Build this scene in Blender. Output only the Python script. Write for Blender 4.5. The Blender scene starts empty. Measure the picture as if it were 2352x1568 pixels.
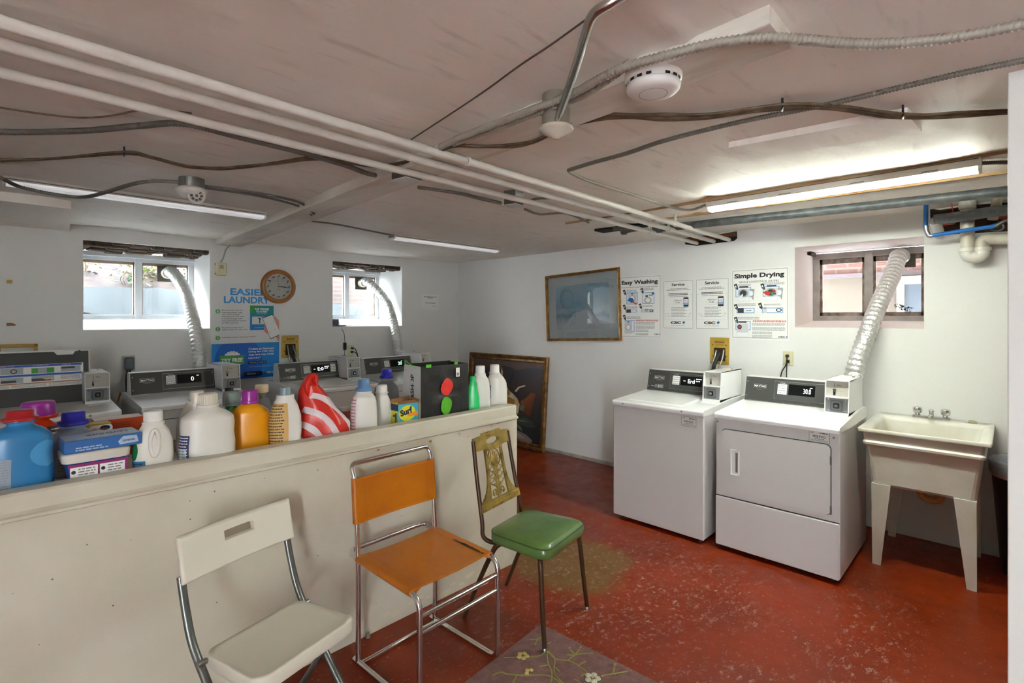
import bpy, math, random
from mathutils import Vector, Matrix, Euler
random.seed(7)
R90 = math.pi/2
LAMP = 34.0
col = bpy.context.scene.collection
scene = bpy.context.scene

# ------------------------------------------------------------------ camera, world, exposure
CAMZ = 1.5; YAW = math.radians(44.2); FPX = 1175.0; HOR = 730.0; CXP = 1176.0
cam_d = bpy.data.cameras.new('camera'); cam = bpy.data.objects.new('camera', cam_d); col.objects.link(cam)
cam_d.sensor_width = 36; cam_d.lens = 36*FPX/2352; cam_d.shift_y = (HOR-784)/2352
cam_d.clip_start = .05
cam.location = (0, 0, CAMZ); cam.rotation_euler = (R90, 0, YAW-R90)
scene.camera = cam
scene.view_settings.view_transform = 'Standard'
scene.view_settings.look = 'None'
scene.view_settings.gamma = 1
scene.view_settings.use_curve_mapping = False
scene.view_settings.exposure = 1.74
w = bpy.data.worlds.new('world'); scene.world = w; w.use_nodes = True
bg = w.node_tree.nodes['Background']
bg.inputs[0].default_value = (.84, .95, 1, 1); bg.inputs[1].default_value = 24.0

FX, FY = math.cos(YAW), math.sin(YAW); RX, RY = math.sin(YAW), -math.cos(YAW)
def on(ax, val, px, py):
    """point where the sight line through a photo position meets a plane of the room"""
    u = (px-CXP)/FPX; v = (HOR-py)/FPX
    d = (FX+RX*u, FY+RY*u, v); o = (0, 0, CAMZ); t = (val-o[ax])/d[ax]
    return Vector((o[0]+t*d[0], o[1]+t*d[1], o[2]+t*d[2]))

# ------------------------------------------------------------------ room measures
XW = 4.43      # right wall (washer, dryer, sink)
YW = 5.32      # far wall (two windows)
ZC = 2.235     # ceiling

# ------------------------------------------------------------------ materials
def lin(h):
    if isinstance(h, str):
        h = h.lstrip('#'); c = [int(h[i:i+2], 16)/255 for i in (0, 2, 4)]
    else: c = h
    return tuple(((x/12.92) if x <= .04045 else ((x+.055)/1.055)**2.4) for x in c)+(1,)
MATS = {}
def mat(name, color, rough=.5, metal=0, bump=0, bscale=40, var=0, vscale=3, emit=0, trans=0, alpha=1, coat=0, spec=.5, col2=None, bstretch=None, ior=1.45):
    if name in MATS: return MATS[name]
    m = bpy.data.materials.new(name); m.use_nodes = True
    nt = m.node_tree; b = nt.nodes['Principled BSDF']
    c = lin(color); b.inputs['Base Color'].default_value = c
    b.inputs['Roughness'].default_value = rough; b.inputs['Metallic'].default_value = metal
    b.inputs['IOR'].default_value = ior
    b.inputs['Specular IOR Level'].default_value = spec
    b.inputs['Coat Weight'].default_value = coat
    if trans: b.inputs['Transmission Weight'].default_value = trans
    if alpha < 1: b.inputs['Alpha'].default_value = alpha
    if emit: b.inputs['Emission Color'].default_value = c; b.inputs['Emission Strength'].default_value = emit
    if var or bump:
        tc = nt.nodes.new('ShaderNodeTexCoord'); mp = nt.nodes.new('ShaderNodeMapping')
        nt.links.new(tc.outputs['Object'], mp.inputs[0])
        if bstretch: mp.inputs['Scale'].default_value = bstretch
    if var:
        n = nt.nodes.new('ShaderNodeTexNoise'); n.inputs['Scale'].default_value = vscale; n.inputs['Detail'].default_value = 5
        nt.links.new(mp.outputs[0], n.inputs[0])
        r = nt.nodes.new('ShaderNodeMapRange'); r.inputs[1].default_value = .35; r.inputs[2].default_value = .7
        nt.links.new(n.outputs[0], r.inputs[0])
        mx = nt.nodes.new('ShaderNodeMix'); mx.data_type = 'RGBA'
        c2 = lin(col2) if col2 else tuple(x*(1-var) for x in c[:3])+(1,)
        mx.inputs[6].default_value = c; mx.inputs[7].default_value = c2
        nt.links.new(r.outputs[0], mx.inputs[0]); nt.links.new(mx.outputs[2], b.inputs['Base Color'])
    if bump:
        n2 = nt.nodes.new('ShaderNodeTexNoise'); n2.inputs['Scale'].default_value = bscale; n2.inputs['Detail'].default_value = 4
        nt.links.new(mp.outputs[0], n2.inputs[0])
        bp = nt.nodes.new('ShaderNodeBump'); bp.inputs['Strength'].default_value = min(1, bump); bp.inputs['Distance'].default_value = .01
        nt.links.new(n2.outputs[0], bp.inputs['Height']); nt.links.new(bp.outputs[0], b.inputs['Normal'])
    MATS[name] = m; return m

white_wall = mat('white wall paint', '#e9e9e7', .55, bump=.12, bscale=6, var=.03, vscale=2)
ceil_m = None
reveal_m = mat('white reveal paint', '#eceeef', .6)
black = mat('black', '#161616', .4)
dark = mat('dark', '#2b2b2b', .5)
chrome = mat('chrome', '#e0e0e0', .1, 1)
steel = mat('brushed steel', '#9a9da0', .32, 1)
galv = mat('galvanised', '#8f8f8b', .42, 1, bump=.2, bscale=60)
paintpipe = mat('painted pipe', '#d8d3cb', .4, bump=.2, bscale=30, var=.1, vscale=14)
enamel = mat('white enamel', '#e6e6e6', .22, coat=.3)
enamel_side = mat('grey white enamel', '#d6d4d4', .3, coat=.2)
conduit_m = mat('armoured conduit', '#7a756d', .45, .3, var=.15, vscale=9)
conduit_w = mat('painted armoured conduit', '#a39b8f', .5, .1, var=.15, vscale=9)
cable_m = mat('brown cable', '#4f3e2b', .5, var=.35, vscale=22, col2='#75644d')
foil = mat('foil', '#e9e9e7', .3, .8, bump=1, bscale=70)
glass = mat('glass', '#ffffff', .02, trans=1, ior=1.45)
screen_m = mat('insect screen glass', '#dfe5ea', .05, trans=1)
plastic_w = mat('white plastic', '#e9e9e4', .35)
ivory = mat('ivory plastic', '#dcd3ae', .4)
red = mat('red', '#c3281f', .4)
paper = mat('paper', '#efefec', .6)
ink = mat('ink', '#2a2a2a', .6)
ink_grey = mat('grey ink', '#84868a', .6)
ink_blue = mat('blue ink', '#1f5fa8', .5)
ink_light = mat('light blue ink', '#8fb6e2', .5)
ink_red = mat('red ink', '#c2443b', .5)
brasswood = mat('wood edge', '#7a4a22', .7, var=.4, vscale=18)
darkhole = mat('dark cavity', '#1b1714', .9)

# ------------------------------------------------------------------ mesh builder
_tc = {}
def text_geo(s, bold=0.0):
    k = (s, bold)
    if k in _tc: return _tc[k]
    cu = bpy.data.curves.new('t', 'FONT'); cu.body = s; cu.size = 1; cu.offset = bold; cu.resolution_u = 3
    o = bpy.data.objects.new('t', cu); me = o.to_mesh()
    vs = [v.co.copy() for v in me.vertices]; fs = [tuple(p.vertices) for p in me.polygons]
    o.to_mesh_clear(); bpy.data.objects.remove(o); bpy.data.curves.remove(cu)
    xs = [v.x for v in vs] or [0, 1]; ys = [v.y for v in vs] or [0, 1]
    b = (min(xs), max(xs), min(ys), max(ys)); _tc[k] = (vs, fs, b); return _tc[k]

class MB:
    def __init__(s): s.v = []; s.f = []; s.m = []; s.s = []; s.mats = []
    def mi(s, m):
        if m not in s.mats: s.mats.append(m)
        return s.mats.index(m)
    def add(s, vs, fs, m, smooth=False, M=None):
        o = len(s.v); i = s.mi(m)
        for v in vs:
            v = Vector(v)
            s.v.append(M @ v if M else v)
        for f in fs: s.f.append([o+k for k in f]); s.m.append(i); s.s.append(smooth)
        return s
    def box(s, x0, y0, z0, x1, y1, z1, m, M=None, b=0):
        if x1 < x0: x0, x1 = x1, x0
        if y1 < y0: y0, y1 = y1, y0
        if z1 < z0: z0, z1 = z1, z0
        if b:
            b = min(b, (x1-x0)*.49, (y1-y0)*.49, (z1-z0)*.49)
            vs = []; idx = {}
            for i, (X, sx) in enumerate(((x0, 1), (x1, -1))):
                for j, (Y, sy) in enumerate(((y0, 1), (y1, -1))):
                    for k, (Z, sz) in enumerate(((z0, 1), (z1, -1))):
                        idx[(i, j, k)] = len(vs)
                        vs += [(X, Y+sy*b, Z+sz*b), (X+sx*b, Y, Z+sz*b), (X+sx*b, Y+sy*b, Z)]
            fs = []
            g = lambda i, j, k, a: idx[(i, j, k)]+a
            for i in (0, 1):
                q = [g(i, 0, 0, 0), g(i, 1, 0, 0), g(i, 1, 1, 0), g(i, 0, 1, 0)]; fs.append(q if i else q[::-1])
                q = [g(0, i, 0, 1), g(1, i, 0, 1), g(1, i, 1, 1), g(0, i, 1, 1)]; fs.append(q[::-1] if i else q)
                q = [g(0, 0, i, 2), g(1, 0, i, 2), g(1, 1, i, 2), g(0, 1, i, 2)]; fs.append(q if i else q[::-1])
            for i in (0, 1):
                for j in (0, 1):
                    fs.append([g(i, j, 0, 0), g(i, j, 1, 0), g(i, j, 1, 1), g(i, j, 0, 1)])
                    fs.append([g(i, 0, j, 0), g(i, 1, j, 0), g(i, 1, j, 2), g(i, 0, j, 2)])
                    fs.append([g(0, i, j, 1), g(1, i, j, 1), g(1, i, j, 2), g(0, i, j, 2)])
                    for k in (0, 1): fs.append([g(i, j, k, 0), g(i, j, k, 1), g(i, j, k, 2)])
            s.dirty = True
            return s.add(vs, fs, m, False, M)
        vs = [(x, y, z) for x in (x0, x1) for y in (y0, y1) for z in (z0, z1)]
        fs = [(0, 1, 3, 2), (4, 6, 7, 5), (0, 4, 5, 1), (2, 3, 7, 6), (0, 2, 6, 4), (1, 5, 7, 3)]
        return s.add(vs, fs, m, False, M)
    def prism(s, pts, axis, a0, a1, m, M=None, smooth=False):
        """outline extruded along an axis; pts are the two other coordinates in x,y,z order"""
        n = len(pts)
        def P(p, a):
            q = list(p); q.insert(axis, a); return tuple(q)
        vs = [P(p, a0) for p in pts]+[P(p, a1) for p in pts]
        fs = [[(i+1) % n, i, n+i, n+(i+1) % n] for i in range(n)]
        s.dirty = True
        s.add(vs, fs, m, smooth, M)
        return s.add(vs, [list(range(n)), [n+i for i in range(n)][::-1]], m, False, M)
    def tube(s, path, r, m, seg=8, rf=None, M=None, caps=True, flat=1):
        pts = [Vector(p) for p in path]; n = len(pts)
        T = []
        for i in range(n):
            a = pts[max(0, i-1)]; b = pts[min(n-1, i+1)]; t = (b-a)
            T.append(t.normalized() if t.length > 1e-9 else Vector((0, 0, 1)))
        up = Vector((0, 0, 1)) if abs(T[0].z) < .9 else Vector((1, 0, 0))
        N = (up-T[0]*up.dot(T[0])).normalized()
        vs = []; fs = []; L = 0
        for i in range(n):
            N = (N-T[i]*N.dot(T[i])).normalized(); B = T[i].cross(N)
            if i: L += (pts[i]-pts[i-1]).length
            for k in range(seg):
                a = 2*math.pi*k/seg
                rr = r if rf is None else rf(L, a, i/(n-1))
                vs.append(pts[i]+N*math.cos(a)*rr*flat+B*math.sin(a)*rr)
        for i in range(n-1):
            for k in range(seg):
                fs.append([i*seg+k, i*seg+(k+1) % seg, (i+1)*seg+(k+1) % seg, (i+1)*seg+k])
        s.add(vs, fs, m, True, M)
        if caps: s.add([vs[k] for k in range(seg)], [list(range(seg))[::-1]], m, False, M); s.add([vs[(n-1)*seg+k] for k in range(seg)], [list(range(seg))], m, False, M)
        return s
    def lathe(s, prof, c, m, seg=24, axis='z', sx=1, sy=1, M=None, a0=0, smooth=True, caps=True):
        vs = []; fs = []; n = len(prof)
        for (r, h) in prof:
            for k in range(seg):
                a = 2*math.pi*k/seg+a0; x = r*math.cos(a)*sx; y = r*math.sin(a)*sy
                if axis == 'z': p = (c[0]+x, c[1]+y, c[2]+h)
                elif axis == 'y': p = (c[0]+x, c[1]+h, c[2]+y)
                else: p = (c[0]+h, c[1]+x, c[2]+y)
                vs.append(p)
        for i in range(n-1):
            for k in range(seg):
                q = [i*seg+k, i*seg+(k+1) % seg, (i+1)*seg+(k+1) % seg, (i+1)*seg+k]
                fs.append(q if axis != 'y' else q[::-1])
        s.add(vs, fs, m, smooth, M)
        if not caps: return s
        s.add([vs[k] for k in range(seg)], [list(range(seg))[::-1]], m, False, M)
        s.add([vs[(n-1)*seg+k] for k in range(seg)], [list(range(seg))], m, False, M)
        return s
    def loft(s, rings, m, smooth=True, M=None, caps=True):
        n = len(rings[0]); vs = [p for r in rings for p in r]; fs = []
        for i in range(len(rings)-1):
            for k in range(n): fs.append([i*n+k, i*n+(k+1) % n, (i+1)*n+(k+1) % n, (i+1)*n+k])
        s.add(vs, fs, m, smooth, M)
        if caps: s.add(rings[0], [list(range(n))[::-1]], m, False, M); s.add(rings[-1], [list(range(n))], m, False, M)
        return s
    # flat layers on a panel facing local -y
    def rect(s, x0, z0, x1, z1, y, m): return s.add([(x0, y, z0), (x1, y, z0), (x1, y, z1), (x0, y, z1)], [(0, 1, 2, 3)], m)
    def poly(s, pts, y, m): return s.add([(p[0], y, p[1]) for p in pts], [tuple(range(len(pts)))], m)
    def disc(s, cx, cz, r, y, m, n=20, sz=1): return s.poly([(cx+r*math.cos(2*math.pi*k/n), cz+r*sz*math.sin(2*math.pi*k/n)) for k in range(n)], y, m)
    def ring(s, cx, cz, r0, r1, y, m, n=24, sz=1):
        vs = []
        for k in range(n):
            a = 2*math.pi*k/n
            vs += [(cx+r0*math.cos(a), y, cz+r0*sz*math.sin(a)), (cx+r1*math.cos(a), y, cz+r1*sz*math.sin(a))]
        return s.add(vs, [(2*k, 2*k+1, (2*k+3) % (2*n), (2*k+2) % (2*n)) for k in range(n)], m)
    def frame(s, x0, z0, x1, z1, t, y, m):
        s.rect(x0, z0, x1, z0+t, y, m); s.rect(x0, z1-t, x1, z1, y, m); s.rect(x0, z0+t, x0+t, z1-t, y, m); return s.rect(x1-t, z0+t, x1, z1-t, y, m)
    def line(s, x0, z0, x1, z1, t, y, m):
        d = Vector((x1-x0, z1-z0)); d.normalize(); n = (-d.y*t/2, d.x*t/2)
        return s.poly([(x0-n[0], z0-n[1]), (x1-n[0], z1-n[1]), (x1+n[0], z1+n[1]), (x0+n[0], z0+n[1])], y, m)
    def text(s, t, x0, z0, w, h, y, m, bold=.0, M=None, rot=0, fit=True):
        vs, fs, b = text_geo(t, bold)
        bw = b[1]-b[0] or 1; bh = b[3]-b[2] or 1
        kx = w/bw; kz = h/bh if h else kx
        out = []
        for v in vs:
            X = (v.x-b[0])*kx; Z = (v.y-b[2])*kz
            if rot: c, sn = math.cos(rot), math.sin(rot); X, Z = X*c-Z*sn, X*sn+Z*c
            out.append((x0+X, y, z0+Z))
        return s.add(out, fs, m, False, M)
    def words(s, x0, z0, x1, h, y, m, gap=.25, rnd=random):
        """a line of unreadably small print"""
        x = x0
        while x < x1-h:
            L = min(h*rnd.uniform(1.2, 4.5), x1-x); s.rect(x, z0, x+L, z0+h, y, m); x += L+h*.7
        return s
    def build(s, name, parent=None, loc=None, rot=None, sub=0, bevel=0, auto=None, kind=None, recalc=None):
        me = bpy.data.meshes.new(name); me.from_pydata([tuple(v) for v in s.v], [], s.f)
        for m in s.mats: me.materials.append(m)
        for p, i, sm in zip(me.polygons, s.m, s.s): p.material_index = i; p.use_smooth = sm
        if getattr(s, 'dirty', False) if recalc is None else recalc:
            import bmesh
            bm = bmesh.new(); bm.from_mesh(me); bmesh.ops.recalc_face_normals(bm, faces=bm.faces[:]); bm.to_mesh(me); bm.free()
        o = bpy.data.objects.new(name, me); col.objects.link(o)
        if parent: o.parent = parent
        if loc is not None: o.location = loc
        if rot is not None: o.rotation_euler = rot
        if bevel:
            md = o.modifiers.new('bevel', 'BEVEL'); md.width = bevel; md.segments = 2; md.limit_method = 'ANGLE'
        if sub: md = o.modifiers.new('sub', 'SUBSURF'); md.levels = sub; md.render_levels = sub
        if kind: o['kind'] = kind
        return o

def thing(name, label, cat, loc=(0, 0, 0), rz=0, group=None):
    o = bpy.data.objects.new(name, None); col.objects.link(o); o.location = loc; o.rotation_euler = (0, 0, rz) if not isinstance(rz, tuple) else rz
    o.empty_display_size = .05
    return tag(o, label, cat, group)
def tag(o, label=None, cat=None, group=None, kind=None):
    if label: o['label'] = label
    if cat: o['category'] = cat
    if group: o['group'] = group
    if kind: o['kind'] = kind
    return o
def spline(pts, n=8, closed=False):
    P = [Vector(p) for p in pts]; out = []
    if len(P) < 3: return [P[0].lerp(P[1], i/(n)) for i in range(n+1)]
    for i in range(len(P)-1):
        p0 = P[max(0, i-1)]; p1 = P[i]; p2 = P[i+1]; p3 = P[min(len(P)-1, i+2)]
        for k in range(n):
            t = k/n
            out.append(.5*((2*p1)+(p2-p0)*t+(2*p0-5*p1+4*p2-p3)*t*t+(3*p1-p0-3*p2+p3)*t*t*t))
    out.append(P[-1]); return out
def resample(pts, step):
    out = [pts[0]]; acc = 0
    for a, b in zip(pts, pts[1:]):
        L = (b-a).length
        while acc+L >= step:
            t = (step-acc)/L; a = a.lerp(b, t); out.append(a); L = (b-a).length; acc = 0
            if L < 1e-9: break
        acc += L
    out.append(pts[-1]); return out
def arc_path(pts, r, n=6):
    """polyline with rounded corners"""
    P = [Vector(p) for p in pts]; out = [P[0]]
    for i in range(1, len(P)-1):
        a = (P[i-1]-P[i]); b = (P[i+1]-P[i]); k = min(r, a.length*.49, b.length*.49)
        a = P[i]+a.normalized()*k; b = P[i]+b.normalized()*k
        for j in range(n+1):
            t = j/n; out.append(a*(1-t)**2+P[i]*2*t*(1-t)+b*t*t)
    out.append(P[-1]); return out
def conduit(path, r, m, pitch=.009, seg=8):
    pts = resample(path, pitch/3)
    mb = MB()
    mb.tube(pts, r, m, seg, rf=lambda L, a, t: r*(1+.24*math.cos(2*math.pi*L/pitch+a)))
    return mb

# ------------------------------------------------------------------ structure: ceiling and floor
def make_ceiling_mat():
    m = bpy.data.materials.new('painted plaster ceiling'); m.use_nodes = True; nt = m.node_tree; b = nt.nodes['Principled BSDF']
    tc = nt.nodes.new('ShaderNodeTexCoord')
    def noise(scale, stretch, detail=5, rot=0):
        mp = nt.nodes.new('ShaderNodeMapping'); mp.inputs['Scale'].default_value = stretch; mp.inputs['Rotation'].default_value = (0, 0, rot)
        n = nt.nodes.new('ShaderNodeTexNoise'); n.inputs['Scale'].default_value = scale; n.inputs['Detail'].default_value = detail
        nt.links.new(tc.outputs['Object'], mp.inputs[0]); nt.links.new(mp.outputs[0], n.inputs[0]); return n
    n1 = noise(1.3, (1, 1, 1), 3)
    r = nt.nodes.new('ShaderNodeValToRGB'); r.color_ramp.elements[0].position = .3; r.color_ramp.elements[1].position = .75
    r.color_ramp.elements[0].color = lin('#f3ede5'); r.color_ramp.elements[1].color = lin('#e8dfd5')
    nt.links.new(n1.outputs[0], r.inputs[0])
    # small scuffs
    n2 = noise(4, (1, 5, 1), 10, .9)
    r2 = nt.nodes.new('ShaderNodeValToRGB'); r2.color_ramp.elements[0].position = .58; r2.color_ramp.elements[1].position = .74
    r2.color_ramp.elements[0].color = (0, 0, 0, 1); r2.color_ramp.elements[1].color = (.3, .3, .3, 1)
    nt.links.new(n2.outputs[0], r2.inputs[0])
    mx = nt.nodes.new('ShaderNodeMix'); mx.data_type = 'RGBA'; mx.inputs[7].default_value = lin('#a2978b')
    nt.links.new(r2.outputs[0], mx.inputs[0]); nt.links.new(r.outputs[0], mx.inputs[6]); nt.links.new(mx.outputs[2], b.inputs['Base Color'])
    b.inputs['Roughness'].default_value = .6
    n3 = noise(2.2, (1, 3.5, 1), 9, .35); n4 = noise(20, (1, 2, 1), 6)
    ad = nt.nodes.new('ShaderNodeMath'); ad.operation = 'MULTIPLY_ADD'; ad.inputs[1].default_value = .06
    nt.links.new(n4.outputs[0], ad.inputs[0]); nt.links.new(n3.outputs[0], ad.inputs[2])
    bp = nt.nodes.new('ShaderNodeBump'); bp.inputs['Strength'].default_value = .8; bp.inputs['Distance'].default_value = .018
    nt.links.new(ad.outputs[0], bp.inputs['Height']); nt.links.new(bp.outputs[0], b.inputs['Normal'])
    return m
ceil_m = make_ceiling_mat()
from mathutils import noise as mnoise
def ceil_z(x, y):
    z = ZC
    # sagging sheets of painted canvas: soft ridges
    z += .014*mnoise.noise(Vector((x*.9, y*.9, 0)))+.006*mnoise.noise(Vector((x*1.2+y*2.4, y*.6, 3)))
    for (cx, cy, dx, dy, w, L, h) in RIDGES:
        u = (x-cx)*dx+(y-cy)*dy; v = -(x-cx)*dy+(y-cy)*dx
        if abs(u) < L: z -= h*math.exp(-(v/w)**2)*math.cos(u/L*R90)
    return z
_a, _b = on(2, ZC, 1462, -10), on(2, ZC, 1588, 108)
_d = (_b-_a); _m = (_a+_b)/2
RIDGES = [(_m.x, _m.y, _d.x/_d.length, _d.y/_d.length, .02, _d.length*.75, .012)]
rr = random.Random(3)
for i in range(26):
    a = rr.uniform(-.7, .7)+(.9 if i % 3 else 0)
    RIDGES.append((rr.uniform(-.2, 4.3), rr.uniform(.2, 5), math.cos(a), math.sin(a), rr.uniform(.015, .06), rr.uniform(.25, .8), rr.uniform(.004, .016)*rr.choice((1, -1))))
NX, NY = 200, 230
x0c, x1c, y0c, y1c = -2.6, XW+.02, -2.6, YW+.02
vs = [(x0c+(x1c-x0c)*i/NX, y0c+(y1c-y0c)*j/NY) for j in range(NY+1) for i in range(NX+1)]
mb = MB()
mb.add([(x, y, ceil_z(x, y)) for x, y in vs], [(j*(NX+1)+i, (j+1)*(NX+1)+i, (j+1)*(NX+1)+i+1, j*(NX+1)+i+1) for j in range(NY) for i in range(NX)], ceil_m, True)
mb.box(x0c, y0c, ZC+.05, x1c+.3, y1c+.3, ZC+.15, ceil_m)
mb.build('ceiling', kind='structure', recalc=False)

def make_floor_mat():
    m = bpy.data.materials.new('worn red floor paint'); m.use_nodes = True; nt = m.node_tree; b = nt.nodes['Principled BSDF']
    tc = nt.nodes.new('ShaderNodeTexCoord'); OC = tc.outputs['Object']
    def noise(scale, detail=6, rough=.55, st=None):
        src = OC
        if st:
            mp = nt.nodes.new('ShaderNodeMapping'); mp.inputs['Scale'].default_value = st; mp.inputs['Rotation'].default_value = (0, 0, .6); nt.links.new(OC, mp.inputs[0]); src = mp.outputs[0]
        n = nt.nodes.new('ShaderNodeTexNoise'); n.inputs['Scale'].default_value = scale; n.inputs['Detail'].default_value = detail; n.inputs['Roughness'].default_value = rough
        nt.links.new(src, n.inputs[0]); return n.outputs[0]
    def rng(src, a, b_, lo=0, hi=1):
        r = nt.nodes.new('ShaderNodeMapRange'); r.inputs[1].default_value = a; r.inputs[2].default_value = b_; r.inputs[3].default_value = lo; r.inputs[4].default_value = hi
        nt.links.new(src, r.inputs[0]); return r.outputs[0]
    def mix(f, a, c):
        x = nt.nodes.new('ShaderNodeMix'); x.data_type = 'RGBA'
        nt.links.new(f, x.inputs[0])
        (nt.links.new(a, x.inputs[6]) if not isinstance(a, tuple) else setattr(x.inputs[6], 'default_value', a))
        (nt.links.new(c, x.inputs[7]) if not isinstance(c, tuple) else setattr(x.inputs[7], 'default_value', c))
        return x.outputs[2]
    def mul(a, c):
        x = nt.nodes.new('ShaderNodeMath'); x.operation = 'MULTIPLY'; nt.links.new(a, x.inputs[0])
        (nt.links.new(c, x.inputs[1]) if not isinstance(c, float) else setattr(x.inputs[1], 'default_value', c)); return x.outputs[0]
    def blob(cx, cy, r0, r1):
        d = nt.nodes.new('ShaderNodeVectorMath'); d.operation = 'DISTANCE'; nt.links.new(OC, d.inputs[0]); d.inputs[1].default_value = (cx, cy, 0)
        n = noise(3.5, 5); a = nt.nodes.new('ShaderNodeMath'); a.operation = 'MULTIPLY_ADD'; a.inputs[1].default_value = .45; nt.links.new(n, a.inputs[0]); nt.links.new(d.outputs['Value'], a.inputs[2])
        return rng(a.outputs[0], r0+.22, r1+.22, 1, 0)
    base = mix(rng(noise(1.6), .35, .7), lin('#842b06'), lin('#6a2005'))
    tanf = nt.nodes.new('ShaderNodeMath'); tanf.operation = 'MAXIMUM'
    nt.links.new(blob(2.5, 1.92, .30, .42), tanf.inputs[0]); nt.links.new(blob(2.85, 2.62, .12, .22), tanf.inputs[1])
    base = mix(mul(tanf.outputs[0], .92), base, lin('#6f4f25'))
    # white flaking, mostly where people walk
    area = blob(2.35, .9, .55, 1.5)
    w1 = rng(noise(13, 12, .8, (1, 2.2, 1)), .545, .62); w2 = rng(noise(3.2, 4), .42, .56)
    base = mix(mul(mul(mul(w1, w2), area), .55), base, lin('#b9a79c'))
    w3 = rng(noise(60, 3, .6), .64, .70)
    base = mix(mul(mul(w3, rng(noise(1.2, 2), .35, .6)), .6), base, lin('#c4b4a8'))
    w4 = rng(noise(26, 8, .7), .56, .66)
    base = mix(mul(mul(w4, blob(2.5, 1.8, .4, 1.1)), .40), base, lin('#c9bcb2'))
    b.inputs['Specular IOR Level'].default_value = .3
    nt.links.new(base, b.inputs['Base Color'])
    nt.links.new(rng(noise(8, 6), .3, .7, .28, .5), b.inputs['Roughness'])
    bp = nt.nodes.new('ShaderNodeBump'); bp.inputs['Strength'].default_value = .35; bp.inputs['Distance'].default_value = .008
    nt.links.new(noise(6, 8), bp.inputs['Height']); nt.links.new(bp.outputs[0], b.inputs['Normal'])
    return m
MB().box(-2.6, -2.6, -.1, XW+.3, YW+.3, 0, make_floor_mat()).build('floor', kind='structure')

# ------------------------------------------------------------------ walls with deep window openings
def wall_with_holes(name, a0, a1, holes, plane, axis, depth, m):
    """wall along axis 0 (x) or 1 (y); holes = (lo, hi, z0, z1)"""
    mb = MB()
    def seg(lo, hi, z0, z1):
        if axis == 0: mb.box(lo, plane, z0, hi, plane+depth, z1, m)
        else: mb.box(plane, lo, z0, plane+depth, hi, z1, m)
    cuts = sorted([a0, a1]+[h[0] for h in holes]+[h[1] for h in holes])
    for lo, hi in zip(cuts, cuts[1:]):
        h = [q for q in holes if q[0] <= lo+1e-6 and q[1] >= hi-1e-6]
        if h: seg(lo, hi, 0, h[0][2]); seg(lo, hi, h[0][3], 2.45)
        else: seg(lo, hi, 0, 2.45)
    return mb.build(name, kind='structure')
HZ0, HZ1 = 1.403, 2.127
H1 = (.54, 1.452, HZ0, HZ1); H2 = (2.648, 3.545, HZ0, HZ1); H3 = (.414, 1.211, 1.427, 2.055)
DEP = .62
wall_with_holes('wall_far', -2.6, XW+.62, [H1, H2], YW, 0, DEP, white_wall)
wall_with_holes('wall_right', -2.6, YW, [H3], XW, 1, DEP, white_wall)

rubble = mat('rubble stone', '#3d3931', .95, bump=1, bscale=22, var=.8, vscale=14, col2='#57402f')
pane_frame = mat('window frame paint', '#c9cdd0', .4, var=.1, vscale=8)
frame_brown = mat('weathered wood', '#8d7763', .7, var=.3, vscale=10)
win3_frame = mat('aged window frame', '#5d4a44', .6, var=.35, vscale=20, col2='#96867c')

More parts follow.
